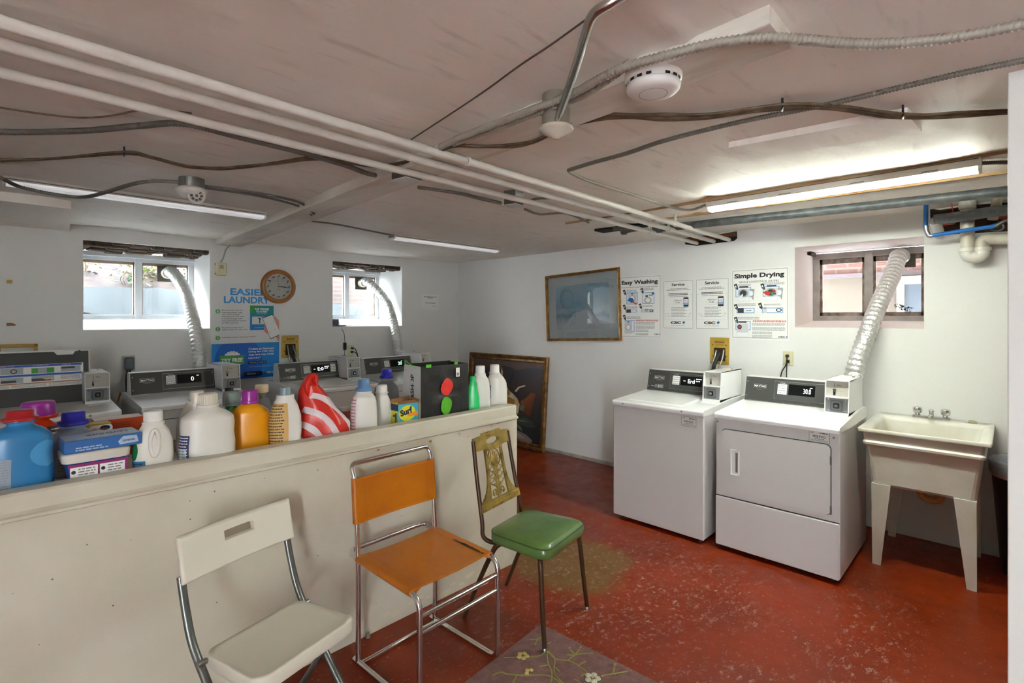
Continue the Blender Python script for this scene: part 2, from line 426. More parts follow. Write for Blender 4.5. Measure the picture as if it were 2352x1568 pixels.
def window_unit(idx, hole, plane, axis, sill_rise, gdepth, style):
    lo, hi, z0, z1 = hole
    W = hi-lo
    root = bpy.data.objects.new('window_%d' % idx, None); col.objects.link(root); root['kind'] = 'structure'
    if axis == 0: root.location = (lo, plane, 0)
    else: root.location = (plane, hi, 0); root.rotation_euler = (0, 0, -R90)
    # local: x right, y outwards
    zs = z0+sill_rise
    mb = MB(); rv = reveal_m if style != 3 else mat('white reveal with brick bounce', '#e9dcd9', .6)  # right window: pink light bounced off the brick is in the reveal colour
    mb.prism([(0.001, z0-.001), (gdepth, zs), (gdepth, z0-.02), (0.001, z0-.02)], 0, 0.001, W-.001, rv)
    mb.box(0, .002, z0-.02, .002, gdepth, z1, rv); mb.box(W-.002, .002, z0-.02, W, gdepth, z1, rv)
    mb.build('window_sill', root)
    # rubble lintel
    mb = MB(); rnd = random.Random(idx)
    x = .0 if style != 3 else W+1
    if style == 3: mb.box(0, .003, z1-.002, W, gdepth, z1+.01, rv); mb.box(.0, gdepth-.17, z1-.03, .03, gdepth-.02, z1-.001, rubble)  # right window: small dark block stands in for the shade of a hole
    while x < W:
        w = rnd.uniform(.05, .16); 
        y = .0
        for k in range(5):
            hgt = rnd.uniform(.015, .05); mb.box(x, y+.03, z1-hgt*(1 if style != 3 else .18), min(W, x+w), y+gdepth/5-.005, z1+.01, rubble, b=.01)
            y += gdepth/5
        x += w+.004
    mb.build('lintel', root)
    ft = z1-.055 if style != 3 else z1-.01
    fm = pane_frame if style != 3 else mat('grey window frame', '#a39a95', .5, var=.25, vscale=12)
    mb = MB(); t = .05; g = gdepth
    mb.box(0, g, zs, W, g+.06, zs+t*.8, fm); mb.box(0, g, ft-t, W, g+.06, ft, fm); mb.box(0, g, zs+t*.8, t, g+.06, ft-t, fm); mb.box(W-t, g, zs+t*.8, W, g+.06, ft-t, fm)
    mb.box(W/2-.028, g-.01, zs+.002, W/2+.028, g+.05, ft-t*.4, fm)
    if style != 3: mb.box(0, g-.03, ft-.018, W, g, ft+.02, fm)
    mb.build('window_frame', root, bevel=.003)
    for k, (a, b_) in enumerate(((t, W/2-.028), (W/2+.028, W-t))):
        sm = frame_brown if style != 3 else win3_frame
        mb = MB(); q = .018 if style != 3 else .03; zb, zt = zs+t*.8, ft-t
        mb.box(a, g+.02, zb, b_, g+.045, zb+q*(.5 if style != 3 else 1), pane_frame if style != 3 else sm); mb.box(a, g+.02, zt-q*1.4, b_, g+.045, zt, sm)
        mb.box(a, g+.02, zb, a+q*.6, g+.045, zt, sm); mb.box(b_-q*.6, g+.02, zb, b_, g+.045, zt, sm)
        s = mb.build('sash', root)
        MB().box(a+.004, g+.030, zb+.004, b_-.004, g+.033, zt-.004, glass).build('pane', s)
    return root
GD = .53
window_unit(1, H1, YW, 0, .085, GD, 1)
window_unit(2, H2, YW, 0, .085, GD, 2)
window_unit(3, H3, XW, 1, .05, .52, 3)

# ------------------------------------------------------------------ ceiling trim: beam, soffit, patch sheet
wood_white = mat('chipped white paint on wood', '#e2ddd4', .6, bump=.8, bscale=18, var=.5, vscale=9, col2='#c4b6a5', bstretch=(1, .18, 1))
mb = MB()
A0 = Vector((1.49, 5.32, 0)); A1 = Vector((1.72, 5.32, 0)); B0 = Vector((1.27, .40, 0)); B1 = Vector((1.43, .40, 0))
zt, zb_ = ZC+.03, 2.185
rings = []
for i in range(41):
    t = i/40; a = A0.lerp(B0, t); b_ = A1.lerp(B1, t); j = .004*mnoise.noise(Vector((t*20, 0, 0)))
    rings.append([(a.x+j, a.y, zt), (a.x+j, a.y, zb_+j), (b_.x+j, b_.y, zb_+j*1.5), (b_.x-j, b_.y, zt)])
mb.loft(rings, wood_white, False); mb.dirty = True
tag(mb.build('trim_1', bevel=.004), kind='structure')
# dropped plaster soffit by the far wall
mb = MB(); q0 = on(2, 2.195, 180, 478)
mb.prism([(-2.5, YW), (-2.5, q0.y-.02), (q0.x-.03, q0.y), (q0.x+.05, YW)], 2, 2.185, ZC+.03, ceil_m)
tag(mb.build('trim_2', bevel=.006), kind='structure')
# nailed-on sheet on the right of the ceiling
pp = [on(2, 2.215, *p) for p in ((1672, 338), (1702, 371), (2118, 301), (2085, 262))]
mb = MB().prism([(p.x, p.y) for p in pp], 2, 2.212, ZC+.03, ceil_m)
tag(mb.build('trim_3', bevel=.003), kind='structure')
# baseboard along right wall, then skirting grime edge
bbm = mat('baseboard paint', '#b9b3ac', .5, bump=.3, bscale=30, var=.3, vscale=10)
MB().box(XW-.02, 2.1, 0, XW-.001, YW-.001, .035, bbm).build('baseboard_right', kind='structure', bevel=.004)

# pony wall with moulded top
hw = mat('cream wall paint', '#cbc5b6', .42, bump=.25, bscale=14, var=.08, vscale=3, col2='#c0b9a6')
PY = 2.175
mb = MB()
prof = [(PY, 0), (PY, .878), (PY-.012, .884), (PY-.012, .893), (PY-.004, .897), (PY+.006, .905), (PY+.006, .955), (PY+.012, .963), (PY+.024, .965), (PY+.07, .965), (PY+.07, 0)]
mb.prism(prof, 0, -2.6, 2.28, hw)
chip = mat('bare wood chip', '#a9793f', .8); grime = mat('yellow grime', '#c9bb92', .7); dent = mat('nail dent', '#6b645a', .8)
rnd = random.Random(5)
def blotch(mb, cx, cz, r, y, m, n=11, sx=1, sz=1):
    mb.poly([(cx+r*sx*math.cos(2*math.pi*k/n)*rnd.uniform(.5, 1.2), cz+r*sz*math.sin(2*math.pi*k/n)*rnd.uniform(.5, 1.2)) for k in range(n)], y, m)
for (px, py, r, sx, sz, m) in ((1150, 1018, .012, 1.6, .8, chip), (1163, 1009, .012, 1, 1, chip), (989, 1013, .01, 1.3, .7, chip), (869, 1033, .01, 1.3, .4, chip), (1055, 995, .008, 2, .3, chip), (1143, 972, .008, 2.4, .25, chip),
        (1130, 978, .004, 3, .4, brasswood), (1056, 999, .004, 1.5, .5, chip), (1033, 988, .003, 3, .3, chip), (1075, 1003, .004, 1, 1, brasswood)):
    p = on(1, PY-.0006, px, py); blotch(mb, p.x, p.z, r, PY-.0006, m, sx=sx, sz=sz)
for (px, py) in ((443, 1107), (607, 1098), (493, 1128), (436, 1150), (437, 1192), (498, 1383), (503, 1538), (730, 1276), (864, 1385), (922, 1184), (30, 1363), (730, 1079), (673, 1054), (1157, 1170), (1137, 1000), (1171, 985), (1110, 990), (1180, 1100), (1184, 1210), (1015, 1150), (200, 1250), (120, 1330), (260, 1390), (90, 1480), (300, 1240), (620, 1210), (935, 1015)):
    p = on(1, PY-.0006, px, py); blotch(mb, p.x, p.z, rnd.uniform(.0015, .0035), PY-.0006, dent)
for i in range(7):
    p = on(1, PY-.0005, 595+rnd.uniform(-3, 3), 1118+i*9); blotch(mb, p.x, p.z, .006, PY-.0005, grime, sx=.7, sz=1.1)
for i in range(16):
    p = on(1, PY-.0005, 870+i*19, 1440-i*9+rnd.uniform(-4, 6)); blotch(mb, p.x, .012+rnd.uniform(0, .05), rnd.uniform(.01, .025), PY-.0005, mat('faded grime', '#d0c8b0', .6), sx=1.8, sz=.8)
mb.build('wall_half', kind='structure')

# partition with door jamb at the right edge of the view
jm = mat('jamb paint', '#e8e8e4', .4)
MB().box(2.135, -.035, 0, 2.215, .004, ZC+.02, jm).build('trim_4', kind='structure', bevel=.003)
MB().box(2.15, -2.6, 0, 2.25, -.036, ZC+.02, mat('grey partition paint', '#8d8983', .5)).build('wall_near', kind='structure')

MB().box(-2.7, -2.7, 0, XW+DEP, -2.6, 2.45, white_wall).build('wall_back', kind='structure')  # unseen back wall, put in to hold back sky fill
MB().box(-2.7, -2.28, 0, -2.6, YW+DEP, 2.45, white_wall).build('wall_left', kind='structure')  # unseen, added to stop the sun; gap at its end admits sky fill
MB().box(-2.7, -2.7, ZC+.16, XW+DEP, YW+DEP, 5.5, mat('sun block brick', '#a3705c', .9)).build('sun_block_upper', kind='structure')  # unseen block above the room, added to keep sun off the plinth opposite
# small damages: pipe opening and plumbing opening in the right wall
def flat_on_right(name, pts, m, edge, t=.004):
    pass

# ------------------------------------------------------------------ plumbing and wiring on the ceiling
def cpath(pts, z, n=8):
    return spline([on(2, (p[2] if len(p) > 2 else z), p[0], p[1]) for p in pts], n)

# three long painted pipes
for k, (pl, pr_, lab) in enumerate((((0, 50), (4.445, 1.717), 'painted heating pipe along the ceiling, the one nearest the viewer'),
                                    ((0, 100), (4.445, 1.849), 'painted heating pipe along the ceiling, middle one of the three'),
                                    ((0, 166), (4.445, 2.000), 'painted heating pipe along the ceiling, the one farthest from the viewer'))):
    a = on(2, 2.167, *pl); b = Vector((pr_[0], pr_[1], 2.167)); a = b+(a-b)*1.45
    mb = MB().tube([a.lerp(b, i/60) for i in range(61)], .0165 if k < 2 else .0155, paintpipe, 14)
    o = thing('ceiling_pipe', lab, 'pipe', (a.x, a.y, 0), group='three painted pipes under the ceiling')
    q = mb.build('pipe', o); q.location = (-a.x, -a.y, 0)
    for px in ((1070, 1372+180) if k == 0 else ((1535,) if k == 1 else (1490,))):
        # clamp position along the pipe
        best = min((abs(((p:=a.lerp(b, t/400)), (CXP+FPX*(p.x*RX+p.y*RY)/(p.x*FX+p.y*FY)))[1]-px), t) for t in range(120, 400))[1]
        c = a.lerp(b, best/400); c2 = MB()
        c2.tube([c+Vector((-.008, 0, 0)), c+Vector((.008, 0, 0))], .0215, paintpipe, 14)
        c2.box(c.x-.008, c.y-.006, c.z+.012, c.x+.008, c.y+.006, ZC+.01, paintpipe); c2.box(c.x-.009, c.y-.006, c.z+.014, c.x+.009, c.y+.05, c.z+.02, paintpipe)
        q = c2.build('pipe_clamp', o); q.location = (-a.x, -a.y, 0)

def lay(name, label, cat, mb, group=None):
    o = mb.build(name); tag(o, label, cat, group); return o
CG = 'armoured cable runs on the ceiling'
def arm(pts, r, label, m=None, z=2.215, pitch=.009, seg=8):
    return lay('armoured_conduit', label, 'conduit', conduit(cpath(pts, z), r, m or conduit_m, pitch, seg), CG)
arm([(-60, 300), (0, 303), (100, 303), (210, 299), (330, 288), (425, 285), (560, 318), (700, 352), (728, 360), (800, 382), (850, 400), (915, 411)], .0105, 'thick armoured cable from the left edge of the ceiling to the metal junction box', pitch=.012, z=2.208)
arm([(-50, 395), (0, 408, 2.18), (50, 430, 2.165), (150, 450, 2.15), (210, 450, 2.15), (300, 424, 2.165), (350, 416, 2.185), (412, 418, 2.195)], .0085, 'armoured cable drooping into the left side of the round ceiling spotlight')
arm([(468, 427), (600, 445), (690, 466), (722, 491, 2.18)], .0075, 'armoured cable leaving the spotlight and ending on the white beam')
arm([(468, 431), (600, 451), (688, 474), (716, 494, 2.18)], .0065, 'second armoured cable from the spotlight, just under its twin')
arm([(960, 430), (1050, 443), (1100, 455), (1150, 466)], .009, 'armoured cable strung between the two metal junction boxes')
arm([(1205, 480), (1240, 492), (1300, 490), (1352, 511)], .007, 'thin armoured cable leaving the smaller junction box to the lower right')
arm([(1212, 463), (1235, 456), (1290, 455)], .007, 'short armoured cable behind the pipes above the smaller junction box')
arm([(2352+90, 35, 2.2), (2352, 55), (2200, 85), (2050, 100), (1950, 100), (1850, 92), (1760, 87), (1650, 98), (1550, 122), (1440, 153), (1380, 180), (1300, 222), (1180, 268), (1060, 315), (1010, 338)], .0115, 'thick armoured cable snaking along the wooden beam to the right edge', conduit_w, z=2.175, pitch=.0125)
arm([(1446, 142, 2.22), (1430, 158, 2.20), (1400, 182), (1330, 225), (1240, 258), (1140, 296), (1040, 332)], .009, 'second armoured cable rising from behind the beam beside the thick one', conduit_w, z=2.175)
arm([(1305, 391), (1360, 374), (1440, 352), (1530, 322), (1700, 280), (1900, 240), (2050, 205), (2200, 170), (2352, 138), (2440, 118)], .0085, 'armoured cable running diagonally across the right of the ceiling')
arm([(1305, 391), (1318, 400), (1360, 418), (1450, 446), (1540, 475), (1585, 482), (1620, 471)], .0075, 'pale armoured cable bending from the ceiling corner point to the lit lamp', conduit_w)
arm([(2251, 375), (2290, 373), (2360, 373)], .0085, 'short dark armoured cable at the right end of the lit lamp')
arm([(690, 506), (760, 513), (830, 526), (905, 541)], .006, 'thin cable from the beam to the lamp by the far wall')

def bundle(pts, label, offs, z=2.213, r=.0052):
    base = [on(2, (p[2] if len(p) > 2 else z), p[0], p[1]) for p in pts]
    mb = MB()
    for k, o in enumerate(offs):
        rnd = random.Random(k+3); P = []
        for p in base:
            d = Vector((p.x, p.y, 0)).normalized(); P.append(p+d*(o+rnd.uniform(-.008, .008))+Vector((0, 0, rnd.uniform(-.003, .002))))
        mb.tube(spline(P, 8), r, cable_m, 6)
    return lay('cable_bundle', label, 'cable', mb, 'brown cable bundles stapled to the ceiling')
bundle([(-40, 372), (0, 368), (120, 364), (285, 352), (350, 362), (430, 381), (500, 386), (560, 383), (640, 374), (725, 362), (800, 372), (870, 380), (930, 372), (1000, 352)], 'bundle of brown cables across the left part of the ceiling', (-.015, -.005, .005, .015))
bundle([(1005, 350), (1040, 333), (1100, 336), (1180, 335), (1225, 325), (1262, 306)], 'bundle of brown cables from the pipes to the round cover plate', (-.010, -.002, .006, .014), z=2.18)
bundle([(1308, 283, 2.19), (1380, 268), (1450, 267), (1520, 271), (1620, 268), (1700, 256), (1797, 244), (1870, 243), (1940, 250), (2030, 262), (2120, 266), (2200, 262), (2330, 256)], 'bundle of brown cables from the round cover plate to the right wall', (-.024, -.009, .007, .022), z=2.21)
lay('thin_cable', 'single thin cable curving near the left edge of the ceiling', 'cable', MB().tube(cpath([(-40, 240), (0, 247), (100, 262), (180, 270), (250, 266), (320, 253), (370, 252), (440, 260)], 2.216), .0035, cable_m, 6))
lay('thin_cable', 'thin dark wire strung from the metal tube conduit to the pipes', 'cable', MB().tube(cpath([(1350, 42), (1262, 105), (1190, 153), (1090, 225), (945, 320)], 2.215), .0028, mat('dark wire', '#4a443e', .6), 6))
# cable staples / ties
def tie(px, py, z, label, L=.03):
    p = on(2, z, px, py); mb = MB()
    d = Vector((p.x, p.y, 0)).normalized(); s = Vector((-d.y, d.x, 0))
    mb.tube([p-d*.02+Vector((0, 0, .03)), p-d*.022-Vector((0, 0, .006)), p+d*.022-Vector((0, 0, .006)), p+d*.02+Vector((0, 0, .03))], .0035, black, 6)
    lay('cable_staple', label, 'staple', mb, 'staples holding the brown cables')
tie(285, 353, 2.212, 'black staple on the brown cables at the left of the ceiling')
tie(725, 362, 2.212, 'black staple where the cables meet beside the long pipes')
tie(1797, 245, 2.21, 'black staple on the brown cables to the right of the smoke detector')
tie(2074, 264, 2.21, 'black staple on the brown cables nearest the right wall')

# metal tube conduit with bend and its round cover plate
p = [on(2, 2.135, 1281, 272), on(2, 2.15, 1318, 168), on(2, 2.155, 1345, 80), on(2, 2.165, 1362, 35), on(2, 2.175, 1400, 8), on(2, 2.2, 1470, -30), on(2, 2.2, 1600, -80)]
lay('metal_conduit', 'shiny steel tube conduit bending across the top of the ceiling', 'conduit', MB().tube(spline(p, 8), .0115, mat('zinc tube', '#b5b6b2', .25, 1), 14))
c = on(2, 2.12, 1277, 297)
t = thing('ceiling_junction_cover', 'round stepped ceiling cover plate at the end of the steel conduit', 'ceiling cover', (c.x, c.y, 2.10))
MB().lathe([(.046, .025), (.046, .14)], (0, 0, 0), mat('grey box paint', '#7d7468', .5, bump=.3, bscale=40), 24).build('junction_box', t)
MB().lathe([(.004, -.012), (.014, -.008), (.014, -.004), (.026, -.001), (.026, .003), (.038, .006), (.038, .010), (.054, .013), (.058, .019), (.056, .025)], (0, 0, 0), mat('warm white plastic', '#bdb3a4', .35), 28).build('cover', t)

# smoke detector
c = on(2, 2.148, 1500, 207); t = thing('smoke_detector', 'round white smoke detector on the ceiling beside the wooden beam', 'smoke detector', (c.x, c.y, 2.145))
wp = mat('detector plastic', '#e6e1dd', .35)
MB().lathe([(.0, -.008), (.052, -.008), (.066, -.004), (.074, .004), (.076, .014), (.07, .018)], (0, 0, 0), wp, 40).build('cover', t)
MB().lathe([(.068, .018), (.066, .024), (.078, .026), (.080, .034), (.078, .05), (.05, .09)], (0, 0, 0), wp, 40).build('base', t)
mb = MB()
for k in range(18):
    a = 2*math.pi*k/18
    if k % 4 != 3: mb.box(-.007, -.0008, .0175, .007, .0008, .0245, black, M=Matrix.Translation((.0745*math.cos(a), .0745*math.sin(a), 0)) @ Matrix.Rotation(a+R90, 4, 'Z'))
mb.lathe([(.040, -.0085), (.0405, -.0087)], (0, 0, 0), mat('seam grey', '#a9a5a2', .6), 32)
mb.lathe([(.038, -.0087), (.0, -.0089)], (0, 0, 0), wp, 32)
mb.build('vent_ring', t)

# adjustable emergency spotlight
c = on(2, 2.165, 440, 442); d = Vector((c.x, c.y, 0)).normalized()
t = thing('ceiling_spotlight', 'white round spotlight with clear lens hanging from a metal ceiling box', 'spotlight', (c.x, c.y, 2.165))
mb = MB().lathe([(.062, .02), (.062, .085)], (0, 0, 0), galv, 8, a0=.3); mb.build('junction_box', t)
gw = mat('lamp body plastic', '#dcd9d3', .35)
MB().lathe([(.0, -.03), (.035, -.028), (.062, -.012), (.073, .006), (.073, .018), (.06, .024)], (0, 0, 0), gw, 32).build('housing', t)
vdir = Vector((-c.x, -c.y, -.45)).normalized(); M = Matrix.Translation(Vector((.02, -.012, -.018))) @ vdir.to_track_quat('Z', 'Y').to_matrix().to_4x4()
q = MB().lathe([(.02, -.05), (.036, -.04), (.04, .02), (.042, .035), (.038, .038)], (0, 0, 0), gw, 28, M=M).build('lamp_head', t)
mb = MB().lathe([(.036, .036), (.034, .041), (.0, .043)], (0, 0, 0), mat('clear lens', '#c9c5bf', .12, .3), 24, M=M)
for k in range(8):
    a = k*math.pi/4; mb.lathe([(.0085, .040), (.006, .045), (0, .046)], (.022*math.cos(a), .022*math.sin(a), 0), mat('facets', '#8f8a84', .1, .7), 6, M=M)
mb.lathe([(.0085, .043), (.006, .047), (0, .048)], (0, 0, 0), MATS['facets'], 6, M=M)
mb.build('lens', q)

# fluorescent lamps
lens_off = mat('unlit lens with glow', '#fbfdff', .3, emit=.1)  # lamps are off; faint glow added so the lens reads white
lens_on = mat('lit lamp lens', '#f1f8ea', .5, emit=LAMP)
pan_m = mat('lamp pan', '#bcb6ae', .4); pan_d = mat('lamp slot', '#4a453f', .6)
def fixture(label, x0, y0, x1, y1, axis, lens, zl=2.190, zt=ZC+.012, grp='long fluorescent ceiling lamps', on_=False):
    o = thing('fluorescent_lamp', label, 'lamp', (x0, y0, zl), group=grp)
    L = x1-x0 if axis == 0 else y1-y0; W = y1-y0 if axis == 0 else x1-x0
    H = zt-zl; rot = 0 if axis == 0 else R90
    sh = Matrix.Identity(4) if axis == 0 else Matrix(((0, 1, 0, 0), (1, 0, 0, 0), (0, 0, 1, 0), (0, 0, 0, 1)))
    mb = MB().box(0, .0, .020, L, W, H, pan_m, M=sh)
    mb.box(.01, .006, H-.03, L-.01, -.0008, H-.026, pan_d, M=sh)
    for f in (.12, .35, .62, .85): mb.box(L*f, -.001, .028, L*f+.06, .001, .031, pan_d, M=sh)
    mb.dirty = True; mb.build('lamp_pan', o)
    prof = [(.004, .024), (.004, .012), (.012, .003), (.03, 0), (W-.03, 0), (W-.012, .003), (W-.004, .012), (W-.004, .024)]
    mb = MB().prism(prof, 0, .012, L-.012, lens, M=sh); mb.build('lens', o)
    for a in (0, L-.012): 
        q = MB().prism([(p_[0]*1.0+(-.003 if p_[0] < W/2 else .003), p_[1]*1.0-.003 if p_[1] < .02 else .03) for p_ in prof], 0, a, a+.012, plastic_w, M=sh); q.build('end_cap', o)
    return o
fixture('fluorescent ceiling lamp in front of the wide window', .06, 3.70, 1.36, 3.80, 0, lens_off)
fixture('fluorescent ceiling lamp near the corner of the far wall', 2.49, 3.85, 3.77, 3.95, 0, lens_off)
fixture('brightly lit fluorescent ceiling lamp near the washer and dryer', 3.112, .09, 3.212, 1.35, 1, lens_on, zl=2.165)

# junction boxes
def jbox(px, py, s, label):
    c = on(2, 2.155, px, py); o = thing('junction_box', label, 'junction box', (c.x, c.y, 2.148), rz=.15, group='metal junction boxes on the ceiling')
    MB().box(-s/2, -s/2, .003, s/2, s/2, .09 if s < .09 else .036, galv).build('box_body', o, bevel=.003)
    mb = MB().box(-s/2-.004, -s/2-.004, 0, s/2+.004, s/2+.004, .003, mat('pale cover', '#d4d2cf', .4)); mb.build('cover_plate', o)
    for k in (-.3, .3):
        mb = MB().lathe([(.011, -.002), (.013, -.0025)], (k*s, -s/2, .03), steel, 12, 'y'); mb.lathe([(.008, -.003), (.0, -.0032)], (k*s, -s/2, .03), black, 12, 'y')
        mb.build('knockout', o); MB().lathe([(.011, -.012), (.011, .0)], (-s/2, k*s*.6, .03), galv, 12, 'x').build('cable_clamp', o)
jbox(934, 413, .10, 'metal junction box beside the beam, between the pipes'); jbox(1180, 470, .082, 'smaller metal junction box under the pipes near the far wall')

# dark drain pipe with wooden battens
mb = MB(); drain = mat('dark drain pipe', '#383c3e', .4, bump=.2, bscale=30, var=.25, vscale=20, col2='#5a5d5d')
a, b = Vector((3.67, 2.00, 2.200)), Vector((3.70, -.35, 2.150))
mb.tube([a.lerp(b, i/30) for i in range(31)], .028, drain, 16)
o = lay('drain_pipe', 'dark grey drain pipe sloping under the ceiling behind the lit lamp', 'pipe', mb)
MB().tube([a+Vector((0, .005, 0)), a+Vector((0, -.05, 0))], .036, galv, 16).build('coupling', o)
wb = mat('brown batten', '#8b6138', .6, var=.45, vscale=6, col2='#b59a70', bstretch=(1, .4, 1))
for (p, q, wd, lab) in (((1300, 515), (2330, 349), .018, 'narrow brown wooden strip on the ceiling above the lit lamp'), ((1500, 508), (2330, 396), .02, 'narrow brown wooden strip between lamp and drain pipe')):
    A_ = on(2, 2.222, *p); B_ = on(2, 2.222, *q); d = (B_-A_).normalized(); s = Vector((-d.y, d.x, 0))*wd/2
    mb = MB().loft([[A_-s, A_+s, A_+s+Vector((0, 0, .03)), A_-s+Vector((0, 0, .03))], [B_-s, B_+s, B_+s+Vector((0, 0, .03)), B_-s+Vector((0, 0, .03))]], wb, False); mb.dirty = True
    lay('wooden_batten', lab, 'batten', mb, 'brown wooden strips on the ceiling')
# old capped fitting poking through a slot in the ceiling
c = on(2, 2.20, 1437, 530); t = thing('pipe_fitting', 'old dark pipe fitting poking out of the ceiling beside the three pipes', 'pipe fitting', (c.x, c.y, 2.19))
MB().box(-.06, -.22, .03, .07, .26, .06, darkhole).build('slot', t)
mb = MB().tube([(0, .02, .015), (0, -.12, .02)], .026, galv, 14); mb.tube([(0, .03, .015), (0, .0, .015)], .036, galv, 14); mb.tube([(-.1, .05, .02), (-.1, -.1, .02)], .015, galv, 12)
mb.build('coupling', t)

# opening where the three pipes enter the right wall
def wall_patch(name, label, cat, pxs, m, x=XW-.003):
    P = [on(0, x, *p) for p in pxs]; mb = MB().prism([(p.y, p.z) for p in P], 0, x-.001, x+.008, m); o = mb.build(name); tag(o, label, cat); return o
o = wall_patch('wall_opening', 'dark opening with bare wood where three pipes enter the wall', 'opening', ((1572, 548), (1590, 543), (1640, 540), (1692, 531), (1693, 547), (1686, 553), (1600, 564), (1574, 561)), darkhole)
P = [on(0, XW-.006, *p) for p in ((1574, 548), (1600, 543), (1645, 540), (1690, 533), (1691, 542), (1640, 549), (1605, 553), (1578, 556))]
MB().prism([(p.y, p.z) for p in P], 0, XW-.008, XW-.004, brasswood).build('bare_wood', o)

# plumbing group in the upper right corner
o = wall_patch('wall_opening', 'ragged dark opening in the wall behind the plumbing', 'opening', ((2136, 479), (2160, 482), (2200, 476), (2240, 470), (2330, 464), (2330, 530), (2150, 540), (2138, 520)), mat('brown cavity', '#4d3826', .8, var=.5, vscale=9, col2='#2a1d14'))
pvc = mat('pvc', '#d6d2c4', .35, var=.15, vscale=6, col2='#b9b09a'); pvcj = mat('pvc joint', '#e2dfd6', .3)
X1 = 4.33; P1 = lambda px, py: on(0, X1, px, py)
t = thing('drain_trap', 'white plastic drain pipe with U-bend hanging beside the window', 'drain pipe', P1(2222, 575)); L0 = P1(2222, 575)
def rel(v): return v-L0
top = P1(2222, 430); a = P1(2222, 572); b = P1(2253, 572); bot = P1(2238, 588)
r0 = .036
MB().tube([rel(P1(2222, 425)), rel(P1(2222, 575))], r0, pvc, 18).build('down_pipe', t)
MB().tube([rel(P1(2222, 455)), rel(P1(2222, 480))], r0*1.2, pvcj, 18).build('coupling', t)
MB().tube(arc_path([rel(P1(2222, 570)), rel(P1(2222, 590)), rel(P1(2256, 590)), rel(P1(2256, 568))], .1, 10), r0*1.03, pvcj, 18).build('trap_bend', t)
MB().tube(arc_path([rel(P1(2256, 572)), rel(P1(2257, 549)), rel(P1(2282, 549))], .06, 8), r0*.98, pvc, 18).build('elbow', t)
MB().tube([rel(P1(2278, 549)), rel(P1(2400, 549))], r0*.92, pvc, 18).build('outlet_pipe', t)
mb = MB(); mb.tube([rel(P1(2222, 570)), rel(P1(2222, 578))], r0*1.22, pvcj, 18); mb.tube([rel(P1(2256, 568)), rel(P1(2256, 576))], r0*1.22, pvcj, 18); mb.build('slip_nut', t)
X2 = 4.22; P2 = lambda px, py: on(0, X2, px, py)
foam = mat('grey foam sleeve', '#8b9095', .9, bump=1, bscale=90, var=.2, vscale=30)
o = lay('insulated_pipe', 'grey foam insulated pipe crossing in front of the white drain pipe', 'pipe', MB().tube([P2(2145, 505), P2(2200, 498), P2(2280, 486), P2(2400, 474)], .033, foam, 16))
MB().tube([P2(2147, 507), P2(2151, 520)+Vector((.08, 0, -.01)), P2(2150, 530)+Vector((.17, 0, 0))], .031, mat('lagging', '#cfcdc8', .6), 14).build('bend', o)
bluep = mat('blue pex pipe', '#1d6fc0', .35)
mb = MB().tube([P2(2128, 430), P2(2127, 470), P2(2126, 522)], .0125, bluep, 12)
o = lay('blue_water_pipe', 'blue plastic water pipe rising beside the wall opening and running right', 'pipe', mb)
MB().tube(arc_path([P2(2127, 518), P2(2128, 530), P2(2134, 542), P2(2142, 541)], .02, 5), .0135, steel, 12).build('elbow', o)
MB().tube([P2(2140, 541), P2(2210, 530), P2(2285, 519)], .0125, bluep, 12).build('pipe', o)
o = lay('valve', 'valve with a red lever behind the grey foam pipe', 'valve', MB().tube([P1(2166, 513), P1(2192, 510)], .014, mat('red valve body', '#c4554a', .4), 10))
MB().tube([P1(2162, 513), P1(2166, 513)], .018, steel, 12).build('nut', o); MB().tube([P1(2190, 511), P1(2196, 505), P1(2194, 495)], .010, mat('valve brass', '#b5a677', .3, .9), 10).build('valve_stem', o)
a = P1(2184, 450); b = P1(2190, 500)
MB().box(-.003, -.014, 0, .003, .014, (a-b).length, red, M=Matrix.Translation(b) @ (a-b).to_track_quat('Z', 'X').to_matrix().to_4x4(), b=.002).build('lever', o)
gp = mat('grimy painted pipe', '#b5a88f', .35, bump=.4, bscale=30, var=.4, vscale=12, col2='#dbd4c4')
lay('old_iron_pipe', 'old grimy cream pipe with elbow at the right wall corner', 'pipe', MB().tube(arc_path([P1(2280, 505), P1(2288, 470), P1(2300, 418), P1(2345, 405)], .06, 6), .026, gp, 14))
o = lay('valve', 'small red handled valve on the blue pipe at the far right', 'valve', MB().tube([P1(2285, 520), P1(2310, 505), P1(2335, 512)], .014, galv, 10))
MB().box(-.01, -.03, -.006, .01, .03, .006, red, M=Matrix.Translation(P1(2300, 500)), b=.003).build('lever', o)
MB().tube([P1(2290, 522)+Vector((0, .03*math.cos(k*.5), .022*math.sin(k*.5))) for k in range(13)], .005, mat('grey hose', '#77797a', .6), 8).build('hose_loop', o)

